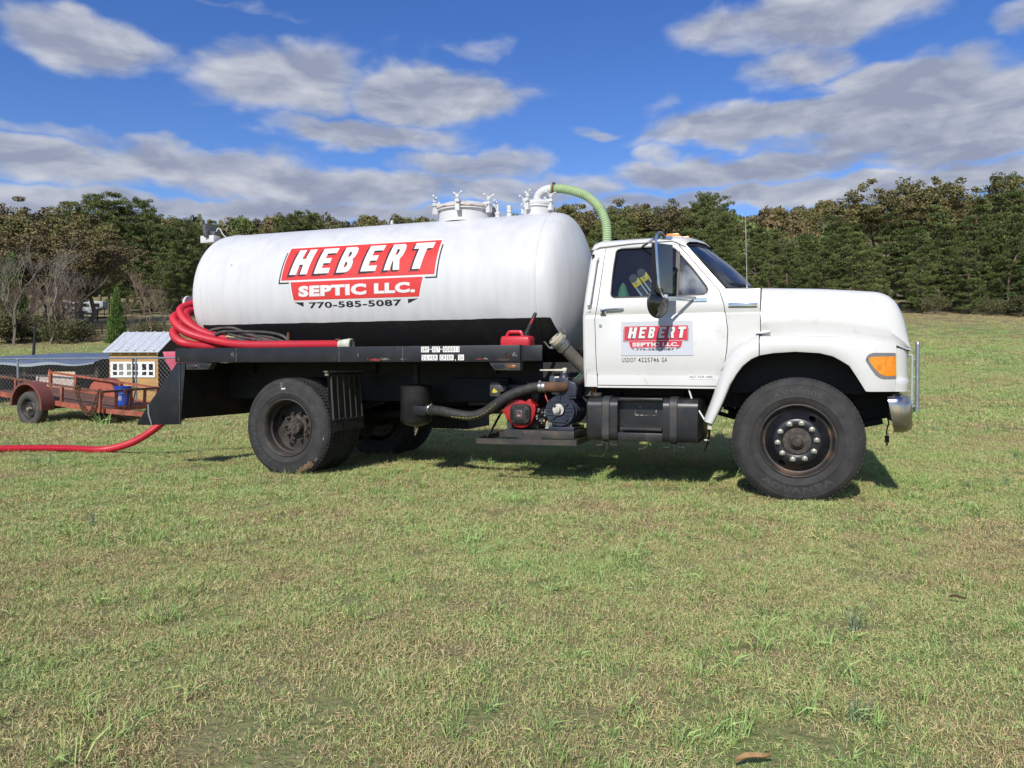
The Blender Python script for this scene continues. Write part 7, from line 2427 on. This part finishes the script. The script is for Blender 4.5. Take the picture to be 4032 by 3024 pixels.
tree('cedar_tree', CEDAR[0], 50, 76, 985, 'green cedar behind the bare tree at the left edge', None, .8)
tree('bare_shrub', SHRUB[0], 590, 62, 1062, 'reddish brown leafless shrub beside the cedar', None, 1.25)
tree('bare_shrub', SHRUB[0], 650, 66, 1130, 'smaller leafless shrub just left of the red hose loops', None, 1.2, 2.0)
tree('bare_shrub', SHRUB[0], 535, 64, 1150, 'low leafless shrub between cedar and tall shrub', None, 1.4, 4.0)
thick = [(-25, 1215, 1.5), (35, 1235, 1.3), (85, 1225, 1.5), (140, 1240, 1.3), (185, 1220, 1.5), (240, 1235, 1.4), (285, 1250, 1.4), (325, 1262, 1.5), (560, 1262, 1.4), (620, 1255, 1.4)]
for k, (u, tp, w) in enumerate(thick):
    tree('undergrowth_bush', BUSH[k % 2], u, 67 + (k % 5) * 1.5, tp, 'low tangled bush in the thicket under the bare trees', 'bushes of the left thicket', w)
for k, (u, Y, tp) in enumerate(((-10, 70, 1130), (25, 74, 1090), (95, 69, 1110), (130, 74, 1070), (170, 70, 1120), (225, 73, 1085), (255, 70, 1135), (305, 72, 1150))):
    tree('bare_shrub', SHRUB[0], u, Y, tp, 'leafless brown shrub of the thicket under the bare trees', 'leafless shrubs of the left thicket', 1.3)
for k in range(9):
    u = 2350 + k * 215 + rt.uniform(-50, 50)
    tree('undergrowth_bush', BUSH[k % 2], u, 86.5 + rt.uniform(-1, 1), 1150 + rt.uniform(-20, 25), 'low bush at the foot of the right tree wall', 'bushes under the right tree wall', rt.uniform(1.1, 1.6))

# ------------------------------------------------------------------ far wooded ridge
def ridge():
    meshes = []
    def blob(seed, leaf, n=1700, tall=.62):
        r = np.random.default_rng(seed)
        c = r.normal(0, 1, (16, 3)); c /= np.linalg.norm(c, axis=1, keepdims=True)
        c = c * np.array([.36, .36, .26]) * r.uniform(.5, 1, (16, 1)) + np.array([0, 0, tall])
        tn = r.normal(0, .2, 16)
        g = r.normal(0, 1, (n, 3)); g /= np.linalg.norm(g, axis=1, keepdims=True)
        wh = r.integers(0, 16, n)
        Cn = c[wh] + g * .15 * r.uniform(.6, 1, (n, 1))
        V, F = diamonds(Cn, np.zeros((n, 3)), .036, .022, r, 1)
        return soup('canopy', V, F, leaf, np.clip(r.normal(.5, .16, n) + tn[wh], 0, 1))
    for k, lf in enumerate((oak_brown, oak_olive, oak_rust, oak_olive, oak_olive, pine_leaf, pine_leaf, bush_leaf)):
        meshes.append(blob(300 + k, lf))
    col = proto_collection('canopy', meshes)
    n = 11500
    Y = np.sqrt(rng.uniform(215 ** 2, 545 ** 2, n))
    X = rng.uniform(-1.15, 1.15, n) * Y
    keep = Y > 0
    X, Y = X[keep], Y[keep]; n = len(X)
    s = rng.uniform(6.0, 13, n) * np.where(rng.uniform(0, 1, n) < .08, 1.5, 1.0)
    P = np.stack([X, Y, ground(X, Y) - .5], 1)
    rot = np.stack([np.zeros(n), np.zeros(n), rng.uniform(0, 6.283, n)], 1)
    scl = np.stack([s, s, s * rng.uniform(.9, 1.35, n)], 1)
    idx = rng.integers(0, 8, n)
    f = np.sin(X * .021 + 1) + np.sin(Y * .03 + X * .011)
    idx = np.where((f > .9) & (rng.uniform(0, 1, n) < .7), rng.integers(5, 7, n), idx)
    instancer('woodland', P, rot, scl, idx, col, 'far wooded ridge in brown, olive and green autumn colours')
ridge()

# ------------------------------------------------------------------ leaves on the grass
def fallen(u, v, size, label, col, rot):
    # where the line of sight meets the turf
    dx = (u - 2016) / 3030; p = math.atan(72 / 3030); dzc = -(v - 1512) / 3030
    dy = math.cos(p) + dzc * math.sin(p); dz = -math.sin(p) + dzc * math.cos(p)
    t = 1.0
    for _ in range(60):
        t = (gz(t * dx, t * dy) + .03 - 1.085) / dz
    m = MB()
    secs = []
    n = 11
    for i in range(n):
        q = i / (n - 1)
        w = math.sin(math.pi * q) ** .8 * size * .085 + .001
        zz = .006 * math.sin(q * 5) + .01
        secs.append([((q - .5) * size, -w, zz + .006), ((q - .5) * size, -w * .4, zz - .002), ((q - .5) * size, 0, zz), ((q - .5) * size, w * .4, zz - .002), ((q - .5) * size, w, zz + .008)])
    m.loft(secs)
    th = thing('fallen_leaf', label, 'leaf', (t * dx, t * dy, 1.085 + t * dz), (R_(8), R_(-4), rot))
    m.build('leaf_blade', M('dead_leaf', col, tuple(c * .6 for c in col), 25, rough=.7), th, smooth=60)
fallen(2965, 2996, .115, 'long curled orange-brown leaf lying in the grass at the bottom edge', (.38, .235, .11), .22)
fallen(3770, 2360, .07, 'dark brown dead leaf in the grass at lower right', (.10, .055, .03), -.3)
fallen(2355, 1850, .07, 'small orange leaf at the edge of the truck shadow', (.55, .26, .10), .1)
fallen(850, 1892, .13, 'pale brown leaf in the grass left of the rear wheel', (.34, .22, .12), .05)
